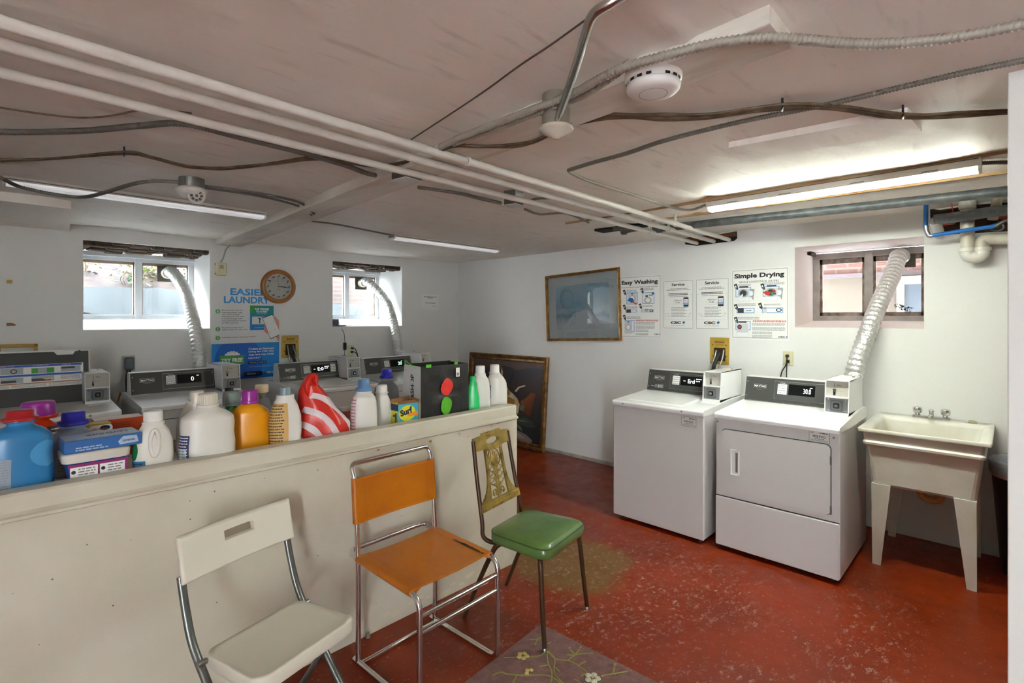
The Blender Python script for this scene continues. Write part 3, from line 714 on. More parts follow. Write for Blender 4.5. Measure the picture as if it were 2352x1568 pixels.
# ------------------------------------------------------------------ coin-operated washers and dryers
console_m = mat('charcoal console', '#464644', .45, .2); console_in = mat('charcoal inset', '#4d4e4d', .4, .2); silver = mat('silver trim', '#b7b7b5', .3, .8)
plate_m = mat('coin plate metal', '#a5a9ad', .28, .9); slotbg = mat('coin recess grey', '#b9b5ab', .5); disp = mat('display black', '#111213', .15)
seg_w = mat('lit white digits', '#dfe6e8', emit=1.2); seg_g = mat('lit green digits', '#8fd6a8', emit=1.2)
DF, DB = .885, .915
def machine(kind, label, loc, rz, W, display, tagtext=None, lid_open=False, dispcol=None, dryer_digits=None, sidecol=None):
    t = thing('clothes_dryer' if kind == 'dryer' else 'washing_machine', label, 'dryer' if kind == 'dryer' else 'washing machine', loc, rz, 'coin operated laundry machines')
    k = W/.70; D = .74
    front = mat('machine front enamel', '#c3bfbd', .3, coat=.15)
    # cabinet
    mb = MB(); mb.box(0, .006, .03, W, D, DF-.03, front, b=.006)
    for s in (0, 1):   # pressed side panel outline
        X = -.0006 if s == 0 else W+.0006
        for (y0, z0, y1, z1) in ((.12, .12, .62, .122), (.12, .74, .62, .742), (.12, .12, .122, .74), (.618, .12, .62, .742)):
            mb.add([(X, y0, z0), (X, y1, z0), (X, y1, z1), (X, y0, z1)], [(0, 1, 2, 3)], mat('pressed line', '#bdbdbd', .4))
    mb.build('cabinet', t)
    for fx in (.05, W-.05):
        for fy in (.06, D-.06): MB().lathe([(.02, 0), (.02, .006), (.012, .01), (.012, .035)], (fx, fy, 0), black, 12).build('foot', t)
    # top deck, slightly higher at the back
    def dz(y): return DF+(DB-DF)*min(1, max(0, y)/.5)
    mb = MB(); prof = [(-.012, DF-.035), (-.014, DF-.012), (-.008, DF-.002), (.0, DF), (.5, DB), (D, DB), (D, DF-.04), (.0, DF-.035)]
    mb.prism([(p[0], p[1]) for p in prof], 0, -.002, W+.002, enamel); dk = mb.build('top_deck', t, bevel=.004)
    if kind == 'washer':
        for fx in (.09*k, W-.15*k): MB().lathe([(.007, -.001), (.005, -.005), (0, -.006)], (fx, -.014, DF-.017), steel, 10, 'y').build('screw', dk)
    else:
        for fx in (.012, W-.03): MB().lathe([(.007, -.001), (.005, -.005), (0, -.006)], (fx, .006, DF-.06), steel, 10, 'y').build('screw', dk)
    CL, CR = .012*k, .55*k; CBL, CBR = .555*k, .685*k
    if kind == 'washer':
        lx0, lx1, ly0, ly1 = .10*k, .52*k, .05, .43
        if not lid_open:
            mb = MB(); mb.prism([(ly0, dz(ly0)), (ly0+.008, dz(ly0)+.007), (ly1-.004, dz(ly1)+.007), (ly1, dz(ly1))], 0, lx0, lx1, enamel); mb.build('lid', t, bevel=.003)
    # console
    mb = MB(); z0, z1 = DB, DB+.165
    mb.prism([(.47, z0), (.515, z1), (.60, z1+.002), (.62, z0)], 0, CL, CBL, enamel_side); cb = mb.build('console', t, bevel=.003)
    n = Vector((0, -(z1-z0), .045)).normalized()
    u = Vector((0, .045, z1-z0)).normalized()
    Mc = Matrix(((1, 0, 0, CL+.004), (0, -n.y, u.y, .47), (0, -n.z, u.z, z0), (0, 0, 0, 1)))
    pw = CR-CL-.004; ph = .165
    mb = MB(); mb.box(0, -.004, .003, pw, 0, ph+.004, console_m, M=Mc)
    pm = MB()
    pm.rect(pw*.36, ph*.16, pw*.985, ph*.92, -.0044, silver); pm.rect(pw*.362, ph*.172, pw*.983, ph*.908, -.0048, console_in)
    pm.rect(pw*.10, ph*.56, pw*.265, ph*.74, -.0048, silver); pm.rect(pw*.104, ph*.575, pw*.261, ph*.725, -.0051, black)
    pm.text('MAYTAG', pw*.112, ph*.60, pw*.142, ph*.10, -.0054, paper, .02)
    pm.text('COMMERCIAL', pw*.14, ph*.50, pw*.085, ph*.025, -.0051, silver)
    pm.rect(pw*.40, ph*.38, pw*.51, ph*.80, -.0051, paper); pm.text('CYCLES', pw*.425, ph*.83, pw*.06, ph*.035, -.0051, paper)
    for i in range(4):
        pm.words(pw*.405, ph*(.72-.1*i), pw*.505, ph*.03, -.0054, ink_grey); pm.rect(pw*.40, ph*(.695-.1*i), pw*.51, ph*(.7-.1*i), -.0054, ink)
    if kind == 'washer':
        pm.rect(pw*.53, ph*.38, pw*.85, ph*.82, -.0051, disp)
        pm.rect(pw*.87, ph*.38, pw*.96, ph*.84, -.0051, paper)
        for i in range(4): pm.words(pw*.875, ph*(.76-.1*i), pw*.955, ph*.03, -.0054, ink_grey)
        pm.rect(pw*.06, ph*.22, pw*.12, ph*.235, -.0048, paper); pm.rect(pw*.13, ph*.16, pw*.134, ph*.3, -.0048, paper); pm.rect(pw*.15, ph*.16, pw*.154, ph*.3, -.0048, paper)
        pm.frame(pw*.17, ph*.15, pw*.26, ph*.31, .0012, -.0048, paper)
        for i in range(3): pm.words(pw*.175, ph*(.18+.04*i), pw*.25, ph*.02, -.005, paper)
        pm.text(display, pw*.64, ph*.5, pw*.1, ph*.18, -.0054, dispcol or seg_w); pm.rect(pw*.57, ph*.58, pw*.6, ph*.6, -.0054, dispcol or seg_w)
        pm.words(pw*.76, ph*.7, pw*.84, ph*.03, -.0054, seg_w); pm.words(pw*.76, ph*.6, pw*.82, ph*.03, -.0054, seg_w)
        if lid_open is False and rz == 0: pm.disc(pw*.955, ph*.55, ph*.0, -.0056, seg_g) if False else None
    else:
        pm.rect(pw*.53, ph*.38, pw*.83, ph*.82, -.0051, disp)
        pm.text(display, pw*.70, ph*.48, pw*(.035 if len(display) == 1 else .085), ph*.2, -.0054, dispcol or seg_w); pm.rect(pw*.77, ph*.72, pw*.80, ph*.735, -.0054, dispcol or seg_w)
    pm.f and [mb.add([Mc @ v for v in pm.v], [f], pm.mats[i], False) for f, i in [] ]
    # copy the flat graphics onto the tilted console
    for f, i in zip(pm.f, pm.m): mb.add([Mc @ pm.v[q] for q in f], [list(range(len(f)))], pm.mats[i])
    pn = mb.build('console_panel', cb, recalc=False)
    for fx in ((.012, pw-.014) if rz == 0 else (.012,)):
        for fz in (.035, ph*.82): MB().lathe([(.0032, -.0045), (.002, -.0062), (0, -.0065)], (fx, 0, fz), paper, 8, 'y', M=Mc).build('screw', cb)
    # coin box
    zb, zt = DB-.012, DB+.20; yf0, yf1, yb = .30, .325, .70
    g = (yf1-yf0)/(zt-zb); w2_ = CBR-CBL
    mb = MB(); th = .005
    def yf(z): return yf0+g*(z-zb)
    mb.prism([(yf0, zb), (yf1, zt), (yb, zt), (yb, zb)], 0, CBL, CBL+th, enamel); mb.prism([(yf0, zb), (yf1, zt), (yb, zt), (yb, zb)], 0, CBR-th, CBR, enamel)
    mb.prism([(yf1, zt-th), (yf1, zt), (yb, zt), (yb, zt-th)], 0, CBL, CBR, enamel); mb.box(CBL, yf0, zb, CBR, yb, zb+.018, enamel)
    zm = zb+.108; mb.box(CBL, yf(zm)+.0, zm-.004, CBR, yf(zm)+.04, zm+.004, enamel); mb.box(CBL+th, yb-.02, zb, CBR-th, yb, zt-.002, enamel)
    cx = mb.build('coin_box', t, bevel=.0015)
    mb = MB().box(CBL+th, yf0+.045, zm, CBR-th, yf0+.055, zt-th, slotbg); y = yf0+.0445
    fx = CBL+w2_*.36
    mb.box(fx-.006, y-.004, zm+.012, fx+.004, y, zm+.042, black); mb.box(fx-.002, y-.012, zm+.03, fx+.002, y, zm+.05, steel); mb.box(fx-.008, y-.008, zm+.044, fx+.008, y, zm+.052, steel)
    mb.rect(fx-.001, zm+.058, fx+.001, zm+.085, y-.0003, ink); mb.text('25¢', fx+.012, zm+.068, .026, .008, y-.0004, ink, .02); mb.text('COIN', fx+.012, zm+.044, .02, .006, y-.0004, ink_grey); mb.text('RETURN', fx+.012, zm+.034, .026, .006, y-.0004, ink_grey)
    mb.build('coin_slot', cx, recalc=False)
    mb = MB().box(CBL+th, yf0+.012, zb+.018, CBR-th, yf0+.022, zm-.004, plate_m); y = yf0+.012; cxm = (CBL+CBR)/2; czm = zb+.06
    def rrp(hw, hh, r, n=5):
        out = []
        for (sx, sz, a0) in ((1, 1, 0), (-1, 1, 1), (-1, -1, 2), (1, -1, 3)):
            for j in range(n+1):
                a = (a0+j/n)*R90; out.append((cxm+sx*(hw-r)+r*math.cos(a), czm+sz*(hh-r)+r*math.sin(a)))
        return out
    a_ = rrp(.034, .034, .012)
    mb.prism([(p[0], p[1]) for p in a_], 1, y-.006, y, mat('slide housing', '#7d858d', .3, .8))
    mb.prism([(p[0], p[1]) for p in rrp(.025, .025, .010)], 1, y-.012, y-.006, steel)
    mb.prism([(p[0], p[1]) for p in rrp(.017, .017, .006)], 1, y-.013, y-.012, mat('slide dark', '#2e3236', .4, .5))
    mb.prism([(p[0], p[1]) for p in rrp(.009, .008, .006)], 1, y-.02, y-.013, chrome)
    for sx in (-.045, .045):
        for sz in (-.034, .034): mb.lathe([(.0055, 0), (.0055, -.003), (0, -.004)], (cxm+sx*w2_/.13, y, czm+sz), steel, 8, 'y')
    mb.build('coin_slide', cx)
    MB().lathe([(.008, 0), (.008, .007), (.006, .009)], (CBR-.03, yb-.10, zt), steel, 12).build('lock', cx)
    # sticker on the deck in front of the coin box
    mb = MB(); s = (DB-DF)/.5
    zz = dz(.25)
    for (a, b_, c, d_, m_) in ((CBL+.01, .225, CBR-.006, .262, ink), (CBL+.012, .227, CBR-.008, .26, paper)):
        e = .0005 if m_ is ink else .0008
        mb.add([(a, b_, dz(b_)+e), (c, b_, dz(b_)+e), (c, d_, dz(d_)+e), (a, d_, dz(d_)+e)], [(0, 1, 2, 3)], m_)
    for (a, c) in ((.02, .05), (.06, .11)): mb.add([(CBL+a, .24, dz(.24)+.001), (CBL+c, .24, dz(.24)+.001), (CBL+c, .246, dz(.246)+.001), (CBL+a, .246, dz(.246)+.001)], [(0, 1, 2, 3)], ink_grey)
    mb.build('instruction_sticker', t, recalc=False)
    # front
    if kind == 'dryer':
        gm = mat('door gap', '#2a2624', .8); y = .006
        def rr2(x0, z0, x1, z1, r, n=5):
            out = []
            for (cx_, cz_, a0) in ((x1-r, z1-r, 0), (x0+r, z1-r, 1), (x0+r, z0+r, 2), (x1-r, z0+r, 3)):
                for j in range(n+1):
                    a = (a0+j/n)*R90; out.append((cx_+r*math.cos(a), cz_+r*math.sin(a)))
            return out
        dx0, dx1, dz0, dz1 = .042*k, .655*k, .385, .782
        mb = MB().poly(rr2(dx0-.004, dz0-.004, dx1+.004, dz1+.004, .03), y-.0005, gm); mb.prism(rr2(dx0, dz0, dx1, dz1, .027), 1, y-.012, y-.001, front); mb.dirty = False
        d_ = mb.build('door', t, bevel=.003, recalc=False)
        mb = MB()
        hx0, hx1, hz0, hz1 = .10*k, .155*k, .50, .665
        for (a, b_, c, e) in ((hx0, hz0, hx0+.007, hz1), (hx1-.007, hz0, hx1, hz1), (hx0, hz0, hx1, hz0+.007), (hx0, hz1-.007, hx1, hz1)): mb.box(a, y-.019, b_, c, y-.012, e, enamel)
        mb.box(hx0+.007, y-.014, hz0+.007, hx1-.007, y-.0125, hz1-.007, enamel_side); mb.box((hx0+hx1)/2+.004, y-.0145, hz0+.02, hx1-.01, y-.0138, hz1-.02, mat('handle recess', '#6f6a64', .5))
        mb.build('handle', d_)
        for hz in (.70, .42): MB().box(dx1-.002, y-.014, hz-.03, dx1+.006, y-.002, hz+.02, mat('hinge metal', '#6b6d6c', .4, .7), b=.002).build('hinge', d_)
        mb = MB().box(.002, -.006, .03, W-.002, .004, .345, front, b=.004); mb.build('lower_panel', t)
        mb = MB().box(.001, .004, .346, W-.001, .0055, .351, gm); mb.build('panel_gap', t)
    else:
        mb = MB().box(.0, -.004, .03, W, .004, DF-.045, front, b=.004); mb.build('front_panel', t)
    if tagtext:
        mb = MB(); x0 = W-.155*k; z0_ = .785 if kind == 'dryer' else .768; y = .004 if kind == 'dryer' else -.0045
        mb.box(x0, y-.001, z0_, x0+.105, y+.001, z0_+.068, ink_grey); mb.rect(x0+.003, z0_+.003, x0+.102, z0_+.065, y-.0013, mat('tag paper', '#c9c6bf', .5))
        mb.text('CSC', x0+.008, z0_+.052, .018, .008, y-.0016, ink, .03); mb.words(x0+.055, z0_+.053, x0+.098, .005, y-.0016, ink)
        mb.text(tagtext, x0+.02, z0_+.028, .065, .014, y-.0016, ink, .02); mb.words(x0+.03, z0_+.02, x0+.08, .003, y-.0016, ink)
        for i in range(2): mb.words(x0+.01, z0_+.008+i*.005, x0+.096, .003, y-.0016, ink_grey)
        mb.build('number_tag', t, recalc=False)
    return t, dict(CL=CL, CR=CR, W=W)

machine('washer', 'white top-load washing machine under the Service notice, beside the dryer', (3.30, 2.14, 0), -R90, .695, 'Erd', '650-FVG')
machine('dryer', 'white clothes dryer with square front door next to the utility sink', (3.325, 1.378, 0), -R90, .698, '30.0', '903-FVG')
YF = 4.27
m1, d1 = machine('washer', 'white washing machine with raised dark lid at the left, under the wide window', (-.115, YF, 0), 0, .745, '', lid_open=True)
machine('dryer', 'white dryer below the wide window, silver duct behind its console', (.745, YF, 0), 0, .745, '0')
machine('washer', 'white washing machine between the brass recessed box and the red striped bag', (1.84, YF, 0), 0, .745, 'E:0')
machine('dryer', 'white dryer in the corner behind the black shopping bag', (2.705, YF, 0), 0, .745, '20', dispcol=seg_g)

# raised lid of the left washer: dark inner side with instruction label
L = bpy.data.objects.new('lid', None); col.objects.link(L); L.parent = m1
W1 = .62; hgt = .385
L.location = (.02, .45, DB-.02); L.rotation_euler = (math.radians(-8), 0, 0)
MB().box(0, .0, .0, W1, .028, hgt, enamel, b=.008).build('lid_shell', L)
mb = MB().box(.006, -.006, .004, W1-.010, .001, hgt-.012, mat('lid inner side', '#3b3b3a', .5), b=.003)
mb.prism([(W1-.20, hgt-.008), (W1-.08, hgt-.008), (W1-.095, hgt-.035), (W1-.18, hgt-.035)], 1, -.010, -.006, enamel)
mb.lathe([(.008, 0), (.008, -.004)], (W1-.06, -.006, hgt-.015), black, 10, 'y'); mb.lathe([(.012, 0), (.012, -.004)], (.06, -.006, hgt-.02), enamel, 12, 'y')
mb.build('lid_inner', L)
mb = MB(); y = -.0075; lx0, lz0, lw, lh = .005, .135, .575, .155
mb.rect(lx0, lz0, lx0+lw, lz0+lh, -.007, paper)
def fx(u): return lx0+lw*u
def fz(v): return lz0+lh*v
pb = mat('label blue', '#2555b5', .5); po = mat('label orange', '#b46a35', .5); pg = mat('label green', '#3f9a3a', .5); pgr = mat('label grey', '#a9b0b6', .5); pdk = mat('label dark', '#3d3d3f', .5)
mb.rect(fx(.255), fz(.90), fx(.985), fz(.985), y, pb); mb.rect(fx(.255), fz(.50), fx(.985), fz(.585), y, pb); mb.rect(fx(.06), fz(.175), fx(.985), fz(.215), y, po)
mb.disc(fx(.205), fz(.94), lh*.06, y, pg, sz=.7)
mb.text('How to', fx(.07), fz(.82), lw*.11, lh*.06, y, ink, .02); mb.text('Operate the washer', fx(.02), fz(.72), lw*.20, lh*.06, y, ink, .02); mb.text('LOAD / START', fx(.27), fz(.925), lw*.12, lh*.035, y-.0003, paper)
mb.text('HE detergent only', fx(.54), fz(.925), lw*.14, lh*.035, y-.0003, paper); mb.text('CLOSE LID', fx(.80), fz(.925), lw*.08, lh*.035, y-.0003, paper)
for i in range(6): mb.words(fx(.02), fz(.64-i*.075), fx(.235), lh*.022, y, ink_grey)
for (u0, u1, v0, v1, m_) in ((.27, .46, .61, .88, pgr), (.53, .73, .61, .84, pg), (.79, .975, .62, .87, pgr), (.27, .46, .24, .47, pgr), (.53, .73, .26, .49, pgr)):
    mb.rect(fx(u0), fz(v0), fx(u1), fz(v1), y, m_)
mb.disc(fx(.38), fz(.74), lh*.11, y-.0003, pdk, sz=.9); mb.disc(fx(.38), fz(.74), lh*.07, y-.0006, silver, sz=.9)
mb.rect(fx(.585), fz(.62), fx(.665), fz(.83), y-.0003, pgr); mb.rect(fx(.795), fz(.76), fx(.92), fz(.84), y-.0003, pdk); mb.rect(fx(.275), fz(.26), fx(.40), fz(.36), y-.0003, pdk); mb.rect(fx(.53), fz(.27), fx(.70), fz(.38), y-.0003, pdk)
mb.poly([(fx(.62), fz(.36)), (fx(.73), fz(.42)), (fx(.73), fz(.33)), (fx(.66), fz(.31))], y-.0006, mat('label skin', '#e0b39c', .5))
for i in range(4): mb.words(fx(.79), fz(.45-i*.05), fx(.97), lh*.02, y, ink_grey)
for i in range(3): mb.words(fx(.07), fz(.13-i*.045), fx(.34), lh*.018, y, ink_grey); mb.words(fx(.36), fz(.13-i*.045), fx(.66), lh*.018, y, ink_grey); mb.words(fx(.68), fz(.13-i*.045), fx(.98), lh*.018, y, ink_grey)
mb.rect(fx(.01), fz(.02), fx(.05), fz(.16), y, pdk); mb.rect(fx(.015), fz(.07), fx(.045), fz(.15), y-.0003, paper)
q = mb.build('instruction_label', L, recalc=False)
# tub opening under the raised lid
MB().box(.04, .03, DF-.002, .52, .43, DF+.006, enamel_side).build('tub_rim', m1)

# ------------------------------------------------------------------ foil ducts with their vent plates in the windows
def duct(label, pts, r, vent, axis, dirv):
    P = resample(spline(pts, 14), .0055); ph = .038
    def rf(Ln, a, t): 
        s = Ln/ph; fr = s-math.floor(s)
        return r*(1+.065*math.cos(2*math.pi*s)+.035*mnoise.noise(Vector((math.cos(a)*3, math.sin(a)*3, s*1.7))))
    mb = MB().tube(P, r, foil, 26, rf=rf)
    o = mb.build('foil_duct'); tag(o, label, 'duct', 'silver flexible dryer ducts')
    v = Vector(vent); d = Vector(dirv)
    MB().tube([v, v+d*.09], r*.96, mat('duct collar', '#b9ad98', .4, .3), 26).build('collar', o)
    mb = MB(); h = r*1.55
    pm = mat('vent plate', '#4a443b', .7, var=.3, vscale=20)
    if axis == 1: mb.box(v.x-h, v.y-.004, v.z-h*1.0, v.x+h, v.y+.008, v.z+h*.9, pm)
    else: mb.box(v.x-.004, v.y-h, v.z-h*1.0, v.x+.008, v.y+h, v.z+h*.9, pm)
    mb.build('vent_plate', o, bevel=.006)
    return o
v = on(1, YW+GD+.012, 383, 628); e = lambda px, py, y: on(1, y, px, py)
duct('silver foil duct from the wide window down behind the dryer', [v+Vector((0, -.05, 0)), v+Vector((.02, -.14, .0)), e(425, 668, 5.50), e(440, 720, 5.34), e(450, 765, 5.20), e(457, 820, 5.14), e(459, 870, 5.12), Vector((1.30, 5.12, .80))], .052, v, 1, (0, -1, 0))
v = on(1, YW+GD+.012, 829, 650)
duct('silver foil duct from the narrow window down to the corner dryer', [v+Vector((0, -.05, 0)), v+Vector((.03, -.15, .0)), e(886, 690, 5.50), e(901, 730, 5.34), e(910, 775, 5.20), e(915, 820, 5.14), Vector((3.36, 5.12, .85))], .052, v, 1, (0, -1, 0))
v = on(0, XW+.52+.012, 2072, 590); e = lambda px, py, x: on(0, x, px, py)
duct('silver foil duct sloping from the right window down behind the dryer', [v+Vector((-.05, 0, 0)), v+Vector((-.13, .01, -.01)), e(2052, 625, 4.72), e(2022, 690, 4.50), e(1994, 760, 4.32), e(1966, 840, 4.24), e(1952, 905, 4.22), Vector((4.22, .84, .80))], .054, v, 0, (-1, 0, 0))

# ------------------------------------------------------------------ things on the walls
def wall_flat(side, l, r, top, bot, dy=.002):
    """origin at lower left of a flat thing on the far ('far') or right wall; l, r along the wall in metres"""
    if side == 'far': return Vector((l, YW-dy, bot)), (0, 0, 0), r-l, top-bot
    return Vector((XW-dy, l, bot)), (0, 0, -R90), l-r, top-bot
def poster_mesh(name, label, cat, side, l, r, top, bot, draw, dy=.0025, back=paper, tilt=0, group=None):
    loc, rot, W, H = wall_flat(side, l, r, top, bot, dy)
    mb = MB().box(0, -.0006, 0, W, .0012, H, back); draw(mb, W, H)
    o = mb.build(name, None, loc, (rot[0], tilt, rot[2]), recalc=False); tag(o, label, cat, group); return o

eb = mat('poster sky blue', '#3d97dd', .5); e2 = mat('poster blue', '#1583d3', .4); e3 = mat('poster deep blue', '#0c62c8', .4); eg = mat('poster green', '#3f9b3f', .4); teal = mat('poster teal', '#178c93', .45)
wht = mat('poster white', '#eef1f3', .45); navy = mat('poster navy', '#10264d', .45); skin = mat('poster skin', '#e0948b', .5); pw_ = mat('poster paper', '#e3e5e7', .4)
def easier(mb, W, H):
    y = [-.0010]
    def Y(): y[0] -= .0002; return y[0]
    P = lambda u, v: (W*u, H*v)   # v up
    mb.text('EASIER', W*.265, H*.868, W*.56, H*.072, Y(), eb, .035); mb.text('LAUNDRY', W*.175, H*.785, W*.68, H*.072, Y(), eb, .035)
    for n_, v in (('1', .70), ('2', .52), ('3', .432)):
        mb.disc(W*.09, H*v, W*.033, Y(), eg); mb.text(n_, W*.08, H*(v-.014), W*.018, H*.028, Y(), wht, .04)
    for i, (s_, w_) in enumerate((('Momentarily TAP the', .30), ('machine sticker with', .29), ('your NFC-capable', .26), ('smartphone, OR click', .32), ('a machine page with', .29), ('your smartphone camera', .35), ('or QR code app', .23))):
        mb.text(s_, W*.145, H*(.704-.0215*i), W*w_, H*.0145, Y(), ink, .01)
    mb.text('Pay with Google Pay\u2122,', W*.145, H*.526, W*.32, H*.0145, Y(), ink, .01); mb.text('Apple Pay\u00ae or credit card', W*.145, H*.505, W*.36, H*.0145, Y(), ink, .01)
    mb.text('Load the machine and press START!', W*.145, H*.427, W*.49, H*.0145, Y(), ink, .01)
    mb.rect(W*.55, H*.505, W*.915, H*.765, Y(), e2); mb.rect(W*.55, H*.66, W*.915, H*.765, Y(), teal); mb.poly([P(.55, .765), P(.70, .765), P(.55, .68)], Y(), eg)
    mb.text('TAP PHONE', W*.62, H*.718, W*.22, H*.022, Y(), wht, .05); mb.text('TO START', W*.64, H*.69, W*.18, H*.022, Y(), wht, .05); mb.text('OR SCAN QR CODE', W*.655, H*.674, W*.15, H*.009, Y(), wht)
    mb.rect(W*.575, H*.562, W*.86, H*.652, Y(), pw_); mb.frame(W*.575, H*.562, W*.86, H*.652, W*.006, Y(), teal)
    mb.rect(W*.69, H*.578, W*.705, H*.635, Y(), ink); mb.line(W*.67, H*.633, W*.715, H*.62, W*.014, Y(), ink)
    for k in range(4): a = .2+k*.45; mb.line(W*.715+W*.02*math.cos(a), H*.625+W*.02*math.sin(a), W*.715+W*.06*math.cos(a), H*.625+W*.06*math.sin(a), W*.006, Y(), e2)
    mb.text('mycscgo.com', W*.62, H*.524, W*.14, H*.01, Y(), wht)
    hand = [(.77, .56), (.745, .60), (.80, .64), (.94, .655), (1, .615), (1, .40), (.96, .41), (.90, .47), (.80, .465)]
    mb.poly([P(.77, .56), P(.76, .50), P(.80, .465), P(.90, .47), P(.96, .42), P(1, .38), P(1, .60), P(.94, .65), P(.86, .63)], Y(), skin)
    ph = [(.735, .635), (.885, .675), (.905, .665), (1.0, .495), (1.0, .445), (.875, .405), (.855, .415)]
    mb.poly([P(*p) for p in ph], Y(), ink); c = (.868, .545)
    mb.poly([P(c[0]+(p[0]-c[0])*.94 if p[0] < 1 else 1, c[1]+(p[1]-c[1])*.94) for p in ph], Y(), wht)
    for (u, v, du, dv) in ((.79, .575, .02, .012), (.905, .60, .02, -.01), (.845, .485, .02, -.01), (.935, .52, -.008, -.02)): mb.line(W*u, H*v, W*(u+du), H*(v+dv), W*.005, Y(), ink_grey)
    mb.rect(0, 0, W, H*.372, Y(), e2); yy = Y()
    pts = [(.39+.355*math.cos(a), .175+.26*math.sin(a)) for a in [k*math.pi/20 for k in range(41)]]
    mb.poly([P(min(1, max(0, u)), min(.372, max(0, v))) for u, v in pts], yy, e3)
    cxx, czz, Rr = W*.29, H*.20, W*.145
    mb.poly([(cxx+Rr*(1 if k % 2 else .92)*math.cos(k*math.pi/20), czz+Rr*(1 if k % 2 else .92)*math.sin(k*math.pi/20)) for k in range(40)], Y(), wht)
    mb.text('WIN A FREE', W*.24, H*.273, W*.10, H*.01, Y(), ink_grey); mb.rect(W*.11, H*.155, W*.465, H*.25, Y(), eg); mb.text('TRY FREE', W*.13, H*.178, W*.31, H*.042, Y(), wht, .05); mb.text('LAUNDRY', W*.245, H*.137, W*.09, H*.01, Y(), ink_grey)
    for i, s_ in enumerate(('Create an Account', 'Using the CSC GO', 'App and Get FREE', 'Laundry*')): mb.text(s_, W*.525, H*(.298-.032*i), W*(.39 if i < 3 else .19), H*.022, Y(), wht, .03)
    mb.rect(W*.52, H*.148, W*.645, H*.178, Y(), navy); mb.rect(W*.675, H*.148, W*.80, H*.178, Y(), navy); mb.text('App Store', W*.545, H*.157, W*.09, H*.012, Y(), wht); mb.text('Google Play', W*.69, H*.157, W*.10, H*.012, Y(), wht)
    mb.words(W*.53, H*.118, W*.92, H*.005, Y(), ink_light); mb.rect(W*.46, H*.02, W*.70, H*.072, Y(), navy); mb.disc(W*.70, H*.046, H*.026, Y(), navy); mb.text('CSCGO.com', W*.50, H*.04, W*.13, H*.016, Y(), wht)
    mb.text('CSC GO', W*.80, H*.04, W*.15, H*.02, Y(), wht, .04); mb.line(W*.765, H*.052, W*.79, H*.043, W*.012, Y(), navy)
poster_mesh('poster', 'tall EASIER LAUNDRY poster with blue TRY FREE band, partly behind the round clock', 'poster', 'far', 1.459, 2.072, 1.84, .912, easier, back=pw_)

dblue = mat('drawing blue', '#7ba7dd', .5); dgrey = mat('drawing grey', '#a5a8ab', .5); ddark = mat('drawing dark', '#3a3c40', .5); dlight = mat('drawing light', '#d3d5d8', .5)
def border(mb, W, H, m=.012, t=.0022): mb.frame(m, m, W-m, H-m, t, -.0012, ink)
def arrow(mb, u, v, W, H):
    s = W*.05; mb.poly([(W*u-s*.6, H*v+s*1.4), (W*u+s*.5, H*v+s*1.7), (W*u+s, H*v), (W*u+s*.9, H*v-s*.8), (W*u-s*.1, H*v-s*.1)], -.0014, ink); mb.rect(W*u-s*.1, H*v+s*.3, W*u+s*.3, H*v+s, -.0016, wht)
def capt(mb, u, v, u1, W, H, n=2, m=None, h=.006):
    for i in range(n): mb.words(W*u, H*(v-.013*i), W*u1, H*h, -.0014, m or ink_grey)
def tubeframe(mb, u0, v0, u1, v1, W, H): mb.frame(W*u0, H*v0, W*u1, H*v1, W*.014, -.0014, dblue); mb.frame(W*u0+W*.004, H*v0+W*.004, W*u1-W*.004, H*v1-W*.004, W*.005, -.0016, ink_light)
def washer_draw(mb, cx, cz, w, h, W, H, full=True):
    cx *= W; cz *= H; w *= W; h *= H
    mb.rect(cx-w/2, cz-h/2, cx+w/2, cz+h/2, -.0018, dlight); mb.frame(cx-w/2, cz-h/2, cx+w/2, cz+h/2, W*.004, -.002, dgrey); mb.rect(cx-w*.1, cz+h*.38, cx+w*.12, cz+h*.47, -.0022, ddark)
    mb.disc(cx, cz, w*.36, -.0020, dgrey); mb.disc(cx, cz, w*.28, -.0022, wht)
